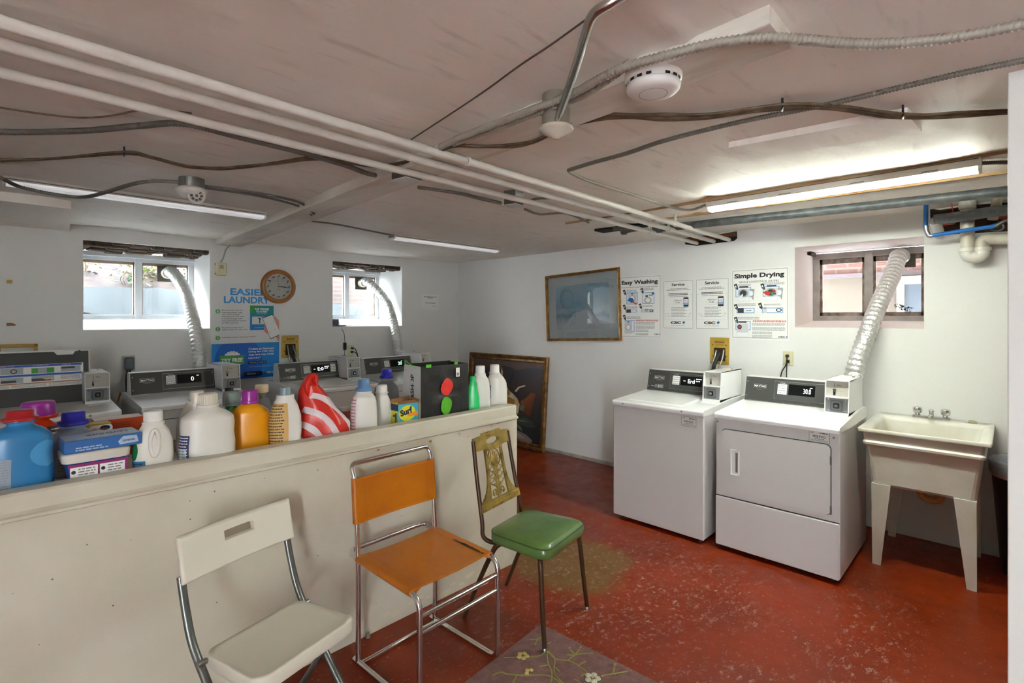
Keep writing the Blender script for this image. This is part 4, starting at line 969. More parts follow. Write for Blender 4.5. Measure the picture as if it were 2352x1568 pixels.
def easywash(mb, W, H):
    border(mb, W, H); mb.text('Easy Washing', W*.05, H*.845, W*.87, H*.085, -.0014, ink, .04); mb.text('HIGH EFFICIENCY (HE) FRONT LOAD WASHER', W*.05, H*.80, W*.87, H*.025, -.0014, ink)
    for (u, v) in ((.11, .72), (.54, .735), (.11, .475), (.50, .49), (.11, .31)): arrow(mb, u, v, W, H)
    capt(mb, .17, .77, .42, W, H, 3); capt(mb, .58, .785, .82, W, H, 3)
    tubeframe(mb, .17, .545, .45, .735, W, H); washer_draw(mb, .31, .63, .22, .19, W, H); mb.poly([(W*.19, H*.60), (W*.26, H*.65), (W*.33, H*.64), (W*.36, H*.60), (W*.31, H*.56), (W*.25, H*.59)], -.0024, ink_blue); mb.poly([(W*.33, H*.585), (W*.43, H*.555), (W*.42, H*.53), (W*.32, H*.57)], -.0025, ink_red)
    tubeframe(mb, .56, .545, .84, .725, W, H); mb.ring(W*.69, H*.60, W*.06, W*.085, -.0018, dgrey, sz=.8); mb.rect(W*.63, H*.655, W*.69, H*.68, -.0018, ddark); mb.rect(W*.71, H*.665, W*.80, H*.69, -.0018, dgrey); mb.rect(W*.78, H*.69, W*.83, H*.72, -.0019, ink_blue)
    capt(mb, .17, .50, .44, W, H, 3); capt(mb, .56, .51, .80, W, H, 2)
    tubeframe(mb, .15, .41, .43, .455, W, H); mb.rect(W*.17, H*.405, W*.28, H*.46, -.0018, ddark); mb.rect(W*.32, H*.418, W*.40, H*.447, -.0018, wht)
    tubeframe(mb, .53, .41, .82, .455, W, H); mb.rect(W*.54, H*.405, W*.60, H*.468, -.0018, dlight); mb.rect(W*.62, H*.425, W*.70, H*.465, -.0018, dgrey); mb.ring(W*.77, H*.435, W*.025, W*.045, -.0019, ddark, sz=.6)
    capt(mb, .18, .335, .52, W, H, 3); mb.frame(W*.13, H*.09, W*.37, H*.285, W*.014, -.0014, dblue); washer_draw(mb, .22, .17, .18, .20, W, H)
    for i in range(2): mb.words(W*.40, H*(.283-.014*i), W*.93, H*.009, -.0014, ink_red)
    for (v, n_) in ((.245, 3), (.19, 4), (.125, 3), (.07, 3)): capt(mb, .40, v, .85 if v > .15 else .70, W, H, n_, ink_grey, .006)
    mb.text('CSC', W*.84, H*.055, W*.10, H*.02, -.0016, ink, .05); mb.disc(W*.965, H*.066, W*.012, -.0016, ink_blue)
poster_mesh('poster', 'Easy Washing instruction poster partly behind the framed picture', 'poster', 'right', 2.800, 2.345, 1.912, 1.306, easywash, dy=.0025)
def service(title, lab, l, r, sp):
    def draw(mb, W, H):
        border(mb, W, H, .006, .002); mb.text(title, W*.5-W*.21, H*.885, W*.42, H*(.055 if title == 'Service' else .062), -.0014, ink, .03)
        for i, (a, b_) in enumerate(((.2, .8), (.12, .88))): mb.words(W*a, H*(.82-.026*i), W*b_, H*.011, -.0014, ink_grey)
        for i in range(2): mb.words(W*.18, H*(.72-.026*i), W*.82, H*.012, -.0014, ink)
        mb.frame(W*.04, H*.19, W*.96, H*.70, .0009, -.0012, ink_grey); mb.rect(W*.12, H*.69, W*.88, H*.745, -.0013, paper)
        for i in range(2): mb.words(W*.18, H*(.72-.026*i), W*.82, H*.012, -.0015, ink)
        mb.words(W*.2, H*.66, W*.8, H*.009, -.0014, ink_grey)
        mb.frame(W*.36, H*.49, W*.62, H*.60, .0009, -.0014, ink_grey); mb.words(W*.38, H*.575, W*.60, H*.01, -.0015, ink); mb.text('123 ABC', W*.42, H*.525, W*.15, H*.025, -.0015, ink, .02)
        mb.rect(W*.68, H*.455, W*.84, H*.645, -.0014, ink); mb.rect(W*.695, H*.49, W*.825, H*.61, -.0016, wht); mb.rect(W*.695, H*.49, W*.825, H*.54, -.0018, ink_light); mb.rect(W*.71, H*.565, W*.81, H*.575, -.0018, ink_red)
        for v in (.595, .52): mb.line(W*.61, H*(v-.01), W*.68, H*v, .0012, -.0016, ink_red)
        for i in range(7): mb.words(W*.28, H*(.43-.03*i), W*(.78-.08*(i % 2)), H*.010, -.0014, ink_grey)
        mb.line(W*.80, H*.25, W*.88, H*.33, .0015, -.0014, ink_grey); mb.line(W*.85, H*.235, W*.92, H*.315, .0015, -.0014, ink_grey); mb.line(W*.88, H*.33, W*.92, H*.315, .0015, -.0014, ink_grey)
        mb.frame(W*.09, H*.265, W*.19, H*.32, .001, -.0014, ink_grey); mb.line(W*.15, H*.26, W*.24, H*.265, .002, -.0014, ink_grey)
        mb.text('CSC', W*.26, H*.10, W*.34, H*.055, -.0014, ink, .06); mb.poly([(W*.64, H*.13), (W*.69, H*.165), (W*.73, H*.14), (W*.68, H*.10)], -.0014, ink_blue); mb.text('ServiceWorks', W*.28, H*.06, W*.42, H*.022, -.0014, ink_grey)
    return poster_mesh('notice', lab, 'notice', 'right', l, r, 1.846, 1.400, draw)
service('Service', 'small white notice headed Service', 2.328, 2.032, False)
service('Servicio', 'small white notice headed Servicio', 2.014, 1.717, True)
def drying(mb, W, H):
    border(mb, W, H); mb.text('Simple Drying', W*.06, H*.85, W*.86, H*.085, -.0014, ink, .045); mb.text('SINGLE LOAD/STACK DRYERS', W*.15, H*.80, W*.68, H*.028, -.0014, ink)
    for (u, v) in ((.08, .73), (.55, .72), (.08, .44), (.51, .45), (.08, .255)): arrow(mb, u, v, W, H)
    capt(mb, .13, .775, .36, W, H, 2); capt(mb, .58, .785, .92, W, H, 3)
    for dx, full in ((0, 0), (.48, 1)):
        tubeframe(mb, .08+dx, .60, .36+dx, .74, W, H); mb.rect(W*(.15+dx), H*.735, W*(.31+dx), H*.755, -.0018, ddark)
        mb.rect(W*(.12+dx), H*.54, W*(.33+dx), H*.715, -.0018, dlight); mb.disc(W*(.22+dx), H*.655, W*.085, -.002, dgrey, sz=.95); mb.disc(W*(.22+dx), H*.655, W*.06, -.0021, ddark, sz=.95)
        mb.poly([(W*(.33+dx), H*.715), (W*(.42+dx), H*.71), (W*(.40+dx), H*.55), (W*(.36+dx), H*.60)], -.0019, dgrey); mb.disc(W*(.365+dx), H*.65, W*.03, -.0021, wht, sz=1.6)
        mb.rect(W*(.12+dx), H*.54, W*(.33+dx), H*.60, -.0022, wht); mb.frame(W*(.12+dx), H*.54, W*(.33+dx), H*.60, .001, -.0023, dgrey)
        if full: mb.poly([(W*.56, H*.66), (W*.62, H*.68), (W*.70, H*.66), (W*.66, H*.61), (W*.61, H*.625)], -.0025, ink_red); mb.disc(W*.72, H*.64, W*.025, -.0025, eg); mb.disc(W*.75, H*.67, W*.028, -.0026, ink_red); mb.disc(W*.77, H*.635, W*.018, -.0026, ink_blue)
        else: mb.poly([(W*.06, H*.585), (W*.15, H*.60), (W*.21, H*.65), (W*.22, H*.62), (W*.16, H*.575)], -.0025, wht)
    capt(mb, .12, .50, .44, W, H, 3); capt(mb, .58, .49, .86, W, H, 2)
    tubeframe(mb, .10, .37, .42, .445, W, H); mb.rect(W*.12, H*.375, W*.23, H*.445, -.0018, ddark); mb.rect(W*.26, H*.385, W*.38, H*.43, -.0018, wht); mb.text('25.00', W*.275, H*.40, W*.09, H*.015, -.002, ink, .05)
    tubeframe(mb, .55, .37, .90, .445, W, H); mb.rect(W*.57, H*.37, W*.63, H*.455, -.0018, dlight); mb.rect(W*.575, H*.435, W*.62, H*.445, -.002, ink); mb.rect(W*.67, H*.38, W*.75, H*.435, -.0018, wht); mb.ring(W*.83, H*.41, W*.03, W*.05, -.0019, ddark, sz=.6)
    capt(mb, .12, .31, .50, W, H, 3); tubeframe(mb, .08, .13, .35, .26, W, H); mb.rect(W*.13, H*.235, W*.28, H*.255, -.0018, ddark); mb.rect(W*.10, H*.04, W*.31, H*.225, -.0018, dlight); mb.disc(W*.155, H*.175, W*.04, -.002, ddark, sz=1.1); mb.disc(W*.155, H*.175, W*.025, -.0022, ink_red); mb.rect(W*.10, H*.04, W*.31, H*.10, -.0022, wht); mb.frame(W*.10, H*.04, W*.31, H*.10, .001, -.0023, dgrey)
    for i in range(2): mb.words(W*.39, H*(.258-.014*i), W*.95, H*.009, -.0014, ink_red)
    for (v, n_) in ((.225, 3), (.17, 4), (.105, 3), (.055, 3)): capt(mb, .38, v, .93 if v > .15 else .72, W, H, n_, ink_grey, .006)
    mb.text('CSC', W*.82, H*.035, W*.11, H*.02, -.0016, ink, .05); mb.disc(W*.955, H*.046, W*.012, -.0016, ink_blue)
poster_mesh('poster', 'Simple Drying instruction poster left of the right window', 'poster', 'right', 1.700, 1.247, 1.910, 1.322, drying)
def note(mb, W, H):
    mb.words(W*.12, H*.84, W*.9, H*.03, -.0012, ink); mb.words(W*.35, H*.77, W*.65, H*.03, -.0012, ink); mb.words(W*.2, H*.45, W*.8, H*.035, -.0012, ink); mb.words(W*.6, H*.25, W*.85, H*.02, -.0012, ink_grey)
loc, rot, W, H = wall_flat('far', 3.832, 4.10, 1.80, 1.595)
mb = MB(); n = 8
vs = [(W*i/n, -.002-.016*max(0, 1-j/3)*max(0, 1-i/4)**2, H*j/n+(.012*max(0, 1-i/3) if j == 0 else 0)) for j in range(n+1) for i in range(n+1)]
mb.add(vs, [(j*(n+1)+i, j*(n+1)+i+1, (j+1)*(n+1)+i+1, (j+1)*(n+1)+i) for j in range(n) for i in range(n)], paper, True); 
for a in [0]: 
    q = MB(); note(q, W, H)
    for f, i in zip(q.f, q.m): mb.add([q.v[k]-Vector((0, .003, 0)) for k in f], [list(range(len(f)))], q.mats[i])
o = mb.build('paper_note', None, loc, rot, recalc=False); tag(o, 'small white paper note taped to the far wall near the corner', 'note')

# round clock
t = thing('wall_clock', 'round wooden wall clock with bird pictures overlapping the EASIER LAUNDRY poster', 'clock', (2.063, YW-.006, 1.818))
cw = mat('oak clock rim', '#a8682c', .35, var=.3, vscale=9, coat=.4)
MB().lathe([(.132, -.022), (.138, -.034), (.150, -.040), (.163, -.034), (.172, -.018), (.172, 0), (.13, 0)], (0, 0, 0), cw, 56, 'y', caps=False).build('rim', t)
mb = MB().disc(0, 0, .140, -.018, mat('clock face', '#e6e5df', .5), 48); mb.ring(0, 0, .128, .131, -.0185, mat('gold ring', '#b99a55', .4), 48)
bird = mat('bird ink', '#55504c', .6); bird2 = mat('bird ink light', '#8d867e', .6); rnd = random.Random(11)
for k in range(12):
    a = R90-k*math.pi/6; cx, cz = .104*math.cos(a), .104*math.sin(a); s = .017; ta = rnd.uniform(-.5, .9)
    def q(u, v): return (cx+s*(u*math.cos(ta)-v*math.sin(ta)), cz+s*(u*math.sin(ta)+v*math.cos(ta)))
    mb.poly([q(-1.0, -.25), (q(-.2, .35)), q(.5, .55), q(.95, .35), q(.7, .1), q(.45, -.35), q(-.2, -.3)], -.0187, bird if k % 3 else bird2); mb.poly([q(-1.5, -.6), q(-.6, .1), q(-.3, -.2)], -.0189, bird)
    mb.line(*q(.1, -.3), *q(0, -.8), .0012, -.0187, bird); mb.words(cx-.014, cz-.024, cx+.014, .0015, -.0187, bird2)
mb.words(-.02, -.03, .02, .003, -.0187, bird2); mb.words(-.015, -.037, .015, .002, -.0187, bird2)
mb.build('dial', t, recalc=False)
def hand(L, wd, ang, y, nm):
    M = Matrix.Rotation(ang, 4, 'Y'); MB().box(-wd/2, y, -.012, wd/2, y+.001, L, black, M=M).build(nm, t)
hand(.075, .005, math.radians(93), -.022, 'hour_hand'); hand(.105, .0035, math.radians(97), -.024, 'minute_hand'); hand(.085, .0015, math.radians(-12), -.0255, 'second_hand')
MB().lathe([(.131, -.0275), (.131, -.029)], (0, 0, 0), glass, 48, 'y').build('glass_cover', t)

# switch box with its cable
t = thing('light_switch', 'ivory surface-mounted switch box above the EASIER LAUNDRY poster', 'switch', (1.535, YW-.002, 1.958))
MB().box(-.040, -.042, -.058, .040, 0, .058, ivory, b=.004).build('box_body', t)
mb = MB().box(-.016, -.046, .002, .016, -.042, .036, mat('switch grey', '#a8a58f', .4)); mb.build('rocker', t); MB().box(-.016, -.046, -.034, .016, -.042, -.004, ivory, b=.002).build('dimmer', t)
for k in (.045, -.045): MB().box(-.047, -.006, k-.008, -.040, 0, k+.008, steel).build('mounting_ear', t)
MB().tube(spline([(.0, -.02, .058), (.004, -.02, .075), (.02, -.012, .10), (.035, -.012, .15), (.045, -.02, .19), (.08, -.06, .24)], 6), .006, mat('grey cable', '#a5a39d', .5), 8).build('cable', t)

# recessed brass supply boxes with hoses
brass = mat('yellowed supply box', '#c2a145', .45, var=.25, vscale=12); hose_m = mat('ribbed steel hose', '#9c9c98', .3, .8)
def supply(label, side, l, r, top, bot, hoses):
    loc, rot, W, H = wall_flat(side, l, r, top, bot)
    t = thing('supply_box', label, 'supply box', loc, rot[2], 'yellowed recessed supply boxes')
    mb = MB().frame(-.004, -.004, W+.004, H+.004, .009, -.0015, mat('caulk', '#d9d2b8', .6)); mb.box(0, -.008, 0, W, -.002, H*.12, brass); mb.box(0, -.008, H*.62, W, -.002, H, brass); mb.box(0, -.008, H*.12, W*.2, -.002, H*.62, brass); mb.box(W*.82, -.008, H*.12, W, -.002, H*.62, brass)
    mb.build('frame', t)
    mb = MB().rect(W*.2, H*.12, W*.82, H*.62, -.0025, mat('box inside', '#3a2c1a', .9)); mb.build('box_inside', t, recalc=False)
    mb = MB().box(W*.25, -.010, H*.79, W*.78, -.008, H*.90, mat('brass slot', '#a88632', .4)); mb.rect(W*.26, H*.825, W*.77, H*.845, -.0105, black); mb.box(W*.3, -.011, H*.69, W*.74, -.008, H*.77, mat('brass slot', '#a88632')); mb.build('vent_slot', t)
    for hx in (.15, .85):
        for hz in (.3, .72): MB().lathe([(.005, -.008), (.004, -.0095), (0, -.01)], (W*hx, 0, H*hz), black, 8, 'y').build('screw', t)
    for k, (pts, rr_, mm) in enumerate(hoses(W, H)): MB().tube(spline(pts, 8), rr_, mm, 10, caps=True).build('drain_hose' if mm is dark else 'water_hose', t)
    return t
supply('yellowed recessed box with hoses on the far wall beside the poster', 'far', 2.102, 2.272, 1.32, 1.092, lambda W, H: [
    ([(W*.32, -.004, H*.55), (W*.34, -.03, H*.2), (W*.42, -.05, -.1), (W*.5, -.06, -.35)], .0075, hose_m), ([(W*.66, -.004, H*.55), (W*.72, -.03, H*.25), (W*.95, -.05, -.06), (W*1.1, -.06, -.35)], .0075, hose_m),
    ([(W*.5, -.004, H*.5), (W*.52, -.025, H*.2), (W*.72, -.045, -.08), (W*.8, -.05, -.35)], .016, dark)])
supply('yellowed recessed box with hoses on the right wall above the washer', 'right', 1.879, 1.717, 1.33, 1.10, lambda W, H: [
    ([(W*.33, -.004, H*.52), (W*.3, -.03, H*.25), (W*.18, -.06, -.05), (W*.1, -.08, -.4)], .0075, hose_m), ([(W*.72, -.004, H*.55), (W*.70, -.03, H*.2), (W*.6, -.06, -.05), (W*.5, -.08, -.4)], .0075, hose_m),
    ([(W*.5, -.004, H*.42), (W*.42, -.03, H*.2), (W*.32, -.06, -.05), (W*.3, -.08, -.4)], .015, dark)])

# outlets
def outlet(label, side, l, r, top, bot, cords):
    loc, rot, W, H = wall_flat(side, l, r, top, bot)
    t = thing('power_outlet', label, 'outlet', loc, rot[2], 'ivory power outlets')
    MB().box(0, -.006, 0, W, 0, H, ivory, b=.002).build('cover_plate', t)
    for hz in (.3, .7):
        mb = MB().lathe([(W*.23, -.0075), (W*.23, -.0062)], (W*.5, 0, H*hz), mat('socket ivory', '#c9c09c', .4), 16, 'y')
        for sx in (-.08, .08): mb.rect(W*(.5+sx)-.001, H*hz-.004, W*(.5+sx)+.001, H*hz+.005, -.0078, black)
        mb.build('socket', t)
    for k, (pts, r) in enumerate(cords): MB().tube(spline(pts, 8), r, black, 8).build('power_cord', t); p0 = pts[0]; MB().box(p0[0]-.011, -.034, p0[2]-.011, p0[0]+.011, -.0075, p0[2]+.011, black, b=.004).build('plug', t)
    return t
outlet('ivory power outlet on the right wall above the dryer', 'right', 1.293, 1.22, 1.236, 1.125, [([(.036, -.03, .075), (.038, -.04, .04), (.03, -.04, .0), (.0, -.04, -.06), (-.02, -.04, -.2)], .0045), ([(.04, -.03, .034), (.038, -.038, .01), (.036, -.038, -.05), (.036, -.038, -.2)], .004)])
outlet('ivory power outlet on the far wall below the narrow window', 'far', 2.83, 2.903, 1.193, 1.085, [([(.042, -.03, .075), (.06, -.045, .07), (.085, -.04, .03), (.10, -.04, -.03), (.105, -.04, -.2)], .0045), ([(.038, -.03, .034), (.06, -.05, .03), (.09, -.04, 0), (.10, -.045, -.05), (.11, -.045, -.2)], .005)])
# antenna with adapter hanging from the narrow window sill
t = thing('power_adapter', 'small black adapter hanging on its cord from the narrow window sill', 'adapter', on(1, YW-.03, 792, 795))
MB().box(-.016, -.012, -.04, .016, .012, .04, black, b=.003).build('adapter_body', t)
MB().tube(spline([(0, 0, .04), (-.002, 0, .09), (-.012, 0, .15), (-.03, .02, .195)], 6), .003, dark, 8).build('upper_cord', t); MB().tube(spline([(0, 0, -.04), (-.002, 0, -.09), (-.012, 0, -.14), (-.01, 0, -.3)], 6), .003, dark, 8).build('lower_cord', t)
t = thing('antenna_plate', 'small dark device lying on the narrow window sill', 'device', on(1, YW+.03, 783, 749)+Vector((0, 0, .006)))
MB().box(-.05, -.025, -.002, .05, .03, .006, dark, b=.003).build('device_base', t); MB().box(-.18, .03, .0, -.01, .035, .075, mat('dark panel', '#5b6069', .4)).build('panel', t); MB().tube([(-.01, 0, .005), (-.03, -.005, .05)], .0015, black, 6).build('antenna', t)

# weatherproof outlet with tagged cords between the first two machines
t = thing('weatherproof_outlet', 'outlet with clear grey cover between the first two machines', 'outlet', (.835, YW-.002, 1.118))
MB().box(-.045, -.02, -.066, .045, 0, .066, mat('grey cover frame', '#b3b6b8', .3), b=.006).build('cover_frame', t)
MB().box(-.036, -.05, -.054, .036, -.02, .054, mat('smoked cover', '#5f676c', .15), b=.012).build('clear_cover', t)
MB().tube(spline([(-.01, -.03, -.05), (-.02, -.04, -.13), (-.02, -.05, -.25), (-.03, -.05, -.6)], 8), .0075, dark, 8).build('power_cord', t)
MB().tube(spline([(.01, -.03, -.05), (.0, -.04, -.15), (.04, -.05, -.35), (.07, -.05, -.6)], 8), .0075, dark, 8).build('power_cord', t)
mb = MB().box(-.045, -.075, -.32, .035, -.073, -.24, paper, M=Matrix.Rotation(.25, 4, 'Y')); mb.box(-.01, -.077, -.32, .003, -.075, -.24, po, M=Matrix.Rotation(.25, 4, 'Y')); mb.build('cord_tag', t)
# bare wooden frame edge behind the lid, two small patches of bare wood
t = thing('supply_box', 'bare wooden supply box edge behind the raised washer lid', 'supply box', (.055, YW-.002, 1.10)); wd_ = mat('pale pine', '#c8a04e', .5, var=.25, vscale=12)
MB().box(0, -.03, 0, .02, 0, .205, wd_).build('side_board', t); MB().box(0, -.03, .18, .22, 0, .205, wd_, b=.003).build('top_board', t); MB().box(.20, -.03, 0, .22, 0, .205, wd_).build('side_board', t)
o = MB().box(.106, YW-.012, 1.757, .136, YW-.001, 1.782, mat('tan block', '#b08a3e', .6), b=.002).build('wood_block'); tag(o, 'small square tan wood block high on the far wall at the left', 'wood block')
o = MB().prism([(.106, 1.440), (.106, 1.464), (.135, 1.464), (.157, 1.450), (.15, 1.441)], 1, YW-.01, YW-.001, mat('brown peg', '#9a7248', .6)).build('wood_peg'); tag(o, 'small pointed brown wood piece on the far wall at the left edge', 'wood block')

# framed winter picture
gold = mat('gold frame', '#a87834', .35, .35, bump=.3, bscale=30, var=.3, vscale=20, col2='#6f4a1d')
W, H = .965, .735
t = thing('framed_picture', 'gold framed pale blue winter landscape under glass on the right wall', 'picture', (XW-.004, 3.733, 1.238), (0, math.radians(-2.2), -R90))
def picframe(t, W, H, fw, m, beads=False, d=.03):
    for (a, b_, c, e) in ((0, 0, W, 0), (0, 1, W, 1)):
        pass
    prof = [(0, 0), (0, -d*.6), (fw*.15, -d), (fw*.45, -d*.85), (fw*.6, -d*.55), (fw*.85, -d*.7), (fw, -d*.3), (fw, 0)]
    mb = MB()
    loops = []
    for (o_, y) in prof: loops.append([(o_, y, o_), (W-o_, y, o_), (W-o_, y, H-o_), (o_, y, H-o_)])
    for A_, B_ in zip(loops, loops[1:]): mb.add(A_+B_, [(k, (k+1) % 4, 4+(k+1) % 4, 4+k) for k in range(4)], m)
    mb.dirty = True
    if beads:
        L = [((fw*.4, fw*.4), (W-fw*.4, fw*.4)), ((W-fw*.4, fw*.4), (W-fw*.4, H-fw*.4)), ((W-fw*.4, H-fw*.4), (fw*.4, H-fw*.4)), ((fw*.4, H-fw*.4), (fw*.4, fw*.4))]
        for (p, q) in L:
            n = int(math.hypot(q[0]-p[0], q[1]-p[1])/.022); dx, dz = (q[0]-p[0])/n, (q[1]-p[1])/n; l = math.hypot(dx, dz); ux, uz = dx/l, dz/l
            for i in range(n):
                cx, cz = p[0]+dx*(i+.5), p[1]+dz*(i+.5); s = .013; vx, vz = ux*.7-uz*.7, uz*.7+ux*.7
                vs = [(cx+vx*s, -d*.9, cz+vz*s), (cx-vz*s*.4, -d*.9, cz+vx*s*.4), (cx-vx*s, -d*.9, cz-vz*s), (cx+vz*s*.4, -d*.9, cz-vx*s*.4), (cx, -d*1.25, cz), (cx, -d*.7, cz)]
                mb.add(vs, [(0, 1, 4), (1, 2, 4), (2, 3, 4), (3, 0, 4), (1, 0, 5), (2, 1, 5), (3, 2, 5), (0, 3, 5)], m, True)
    return mb.build('frame', t)
picframe(t, W, H, .028, gold)
MB().rect(.026, .026, W-.026, H-.026, -.006, mat('pale mat board', '#cfdde0', .6)).build('mat_board', t, recalc=False)
def art_mat(name, cols, scale, stretch=(1, 1, 1), z0=0, z1=1, detail=8, dist=.0, nz=.35):
    m = bpy.data.materials.new(name); m.use_nodes = True; nt = m.node_tree; b = nt.nodes['Principled BSDF']; b.inputs['Roughness'].default_value = .5
    tc = nt.nodes.new('ShaderNodeTexCoord'); mp = nt.nodes.new('ShaderNodeMapping'); mp.inputs['Scale'].default_value = stretch; nt.links.new(tc.outputs['Object'], mp.inputs[0])
    n = nt.nodes.new('ShaderNodeTexNoise'); n.inputs['Scale'].default_value = scale; n.inputs['Detail'].default_value = detail; n.inputs['Distortion'].default_value = dist; nt.links.new(mp.outputs[0], n.inputs[0])
    sx = nt.nodes.new('ShaderNodeSeparateXYZ'); nt.links.new(tc.outputs['Object'], sx.inputs[0])
    r1 = nt.nodes.new('ShaderNodeMapRange'); r1.inputs[1].default_value = z0; r1.inputs[2].default_value = z1; nt.links.new(sx.outputs[2], r1.inputs[0])
    ma = nt.nodes.new('ShaderNodeMath'); ma.operation = 'MULTIPLY_ADD'; ma.inputs[1].default_value = nz; nt.links.new(n.outputs[0], ma.inputs[0]); nt.links.new(r1.outputs[0], ma.inputs[2])
    r = nt.nodes.new('ShaderNodeValToRGB'); nt.links.new(ma.outputs[0], r.inputs[0]); el = r.color_ramp.elements
    el[0].position = cols[0][0]; el[0].color = lin(cols[0][1]); el[1].position = cols[-1][0]; el[1].color = lin(cols[-1][1])
    for p, c in cols[1:-1]: e = el.new(p); e.color = lin(c)
    nt.links.new(r.outputs[0], b.inputs['Base Color']); return m
am = art_mat('winter landscape', [(0, '#b9c6cf'), (.25, '#c4ced6'), (.42, '#6f9ab5'), (.5, '#a9c3d3'), (.62, '#8eb6cb'), (1.2, '#a3c9dc')], 7, z0=.12, z1=.72)
mb = MB().rect(.128, .118, W-.128, H-.128, -.0064, mat('mat bevel', '#eef2f2', .5)); mb.rect(.132, .122, W-.132, H-.132, -.0068, am)
rnd = random.Random(8)
snow = mat('painted snow', '#ccd6df', .6); tw = mat('painted twigs', '#5f88a3', .6)
mb.poly([(.2, .125), (W-.14, .125), (W-.14, .20), (.75, .19), (.55, .33), (.38, .30)], -.0072, snow)
for k in range(70):
    x = .14+rnd.random()**2*.35; z = .18+rnd.random()*.25; a = rnd.uniform(.8, 2.4); L_ = rnd.uniform(.02, .07); mb.line(x, z, x+L_*math.cos(a), z+L_*math.sin(a), .0015, -.0074, tw)
for k in range(30):
    x = W-.16-rnd.random()**2*.12; z = .17+rnd.random()*.22; a = rnd.uniform(.8, 2.4); L_ = rnd.uniform(.02, .05); mb.line(x, z, x+L_*math.cos(a), z+L_*math.sin(a), .0015, -.0074, tw)
mb.build('picture', t, recalc=False)
gl = mat('picture glass', '#ffffff', .01, trans=1, ior=1.6)
MB().box(.026, -.0125, .026, W-.026, -.0105, H-.026, gl).build('glass', t)

# large flower painting leaning on the right wall
P0 = on(2, 0, 1246, 1040)
W, H = 1.33, 1.06
t = thing('framed_painting', 'large flower still life in carved gold frame leaning on the wall behind the half wall', 'painting', (XW-.10, 3.70+W, .0), (0, 0, -R90)); t.rotation_euler = Euler((0, 0, -R90)); t.rotation_euler = (Matrix.Rotation(-R90, 4, 'Z') @ Matrix.Rotation(math.radians(-4.2), 4, 'X')).to_euler()
carved = mat('carved gold frame', '#8a5f2b', .35, .45, bump=.5, bscale=40, var=.5, vscale=16, col2='#4d3214')
picframe(t, W, H, .075, carved, True, .035)
am = art_mat('dark painted background', [(0, '#17181c'), (.4, '#26262b'), (.8, '#4a3c3b'), (1.05, '#5d4a45'), (1.3, '#3f4048')], 2.5, z0=0, z1=1.1)
mb = MB().rect(.07, .07, W-.07, H-.07, -.008, am)
Z = lambda px, py: None
def fl(pts, m, y): mb.poly([(W*u, H*v) for u, v in pts], y, m)
cream = mat('painted petal', '#d8c59a', .5); cream2 = mat('painted petal light', '#e6dcc2', .5); ochre = mat('painted ochre', '#bf8c45', .5); rust = mat('painted rust leaf', '#8a4f33', .5); leafg = mat('painted green leaf', '#3f4a3a', .5); leafg2 = mat('painted pale leaf', '#6d7a66', .5); lil = mat('painted cloth', '#8b7a78', .6); bl = mat('painted petal brown', '#6d5348', .5)
# painting coordinates: u left to right, v up
fl([(.46, .62), (.50, .68), (.545, .60), (.60, .57), (.66, .52), (.69, .46), (.68, .37), (.62, .27), (.55, .33), (.48, .40), (.45, .50)], cream, -.0084)
fl([(.46, .62), (.50, .68), (.53, .58), (.51, .50), (.46, .48)], cream2, -.0087); fl([(.51, .50), (.56, .56), (.60, .57), (.62, .48), (.56, .45)], cream2, -.0088)
fl([(.50, .50), (.55, .53), (.63, .50), (.62, .44), (.55, .42), (.52, .38)], ochre, -.009); fl([(.52, .58), (.545, .61), (.57, .56), (.54, .53)], ochre, -.009); fl([(.60, .40), (.66, .38), (.66, .30), (.61, .27)], ochre, -.0089); fl([(.63, .46), (.68, .44), (.67, .36), (.63, .38)], cream2, -.009)
fl([(.70, .50), (.76, .54), (.82, .61), (.87, .60), (.85, .52), (.81, .44), (.75, .43), (.70, .40), (.80, .38), (.82, .34), (.74, .40), (.70, .44)], rust, -.0084)
fl([(.70, .45), (.75, .46), (.74, .40), (.69, .40)], leafg2, -.0087)
fl([(.60, .27), (.68, .30), (.76, .33), (.84, .31), (.89, .25), (.83, .23), (.74, .24), (.66, .25)], leafg, -.0084); fl([(.62, .27), (.72, .30), (.82, .29), (.72, .28)], leafg2, -.0087); fl([(.60, .26), (.66, .22), (.74, .17), (.72, .22), (.66, .25)], leafg2, -.0085)
fl([(.56, .20), (.66, .18), (.78, .15), (.86, .10), (.84, .06), (.74, .07), (.62, .09), (.54, .12)], lil, -.0083); fl([(.60, .16), (.70, .15), (.78, .10), (.70, .10)], mat('painted cloth light', '#a8979a', .6), -.0086)
fl([(.38, .95), (.41, .95), (.45, .80), (.46, .66), (.43, .70), (.40, .85)], bl, -.0084); fl([(.30, .97), (.33, .97), (.34, .85), (.31, .80)], bl, -.0085); fl([(.53, .70), (.58, .80), (.60, .84), (.60, .76), (.56, .66)], mat('painted shadow leaf', '#3c3b40', .5), -.0083); fl([(.62, .60), (.66, .65), (.74, .68), (.75, .67), (.68, .64), (.64, .59)], cream2, -.0085)
fl([(.44, .86), (.46, .80), (.46, .66), (.44, .62), (.435, .74)], cream, -.0085); fl([(.14, .60), (.30, .66), (.40, .52), (.30, .40), (.16, .44)], ochre, -.0084); fl([(.10, .35), (.36, .34), (.46, .24), (.20, .2)], leafg, -.0084)
mb.build('canvas', t, recalc=False)

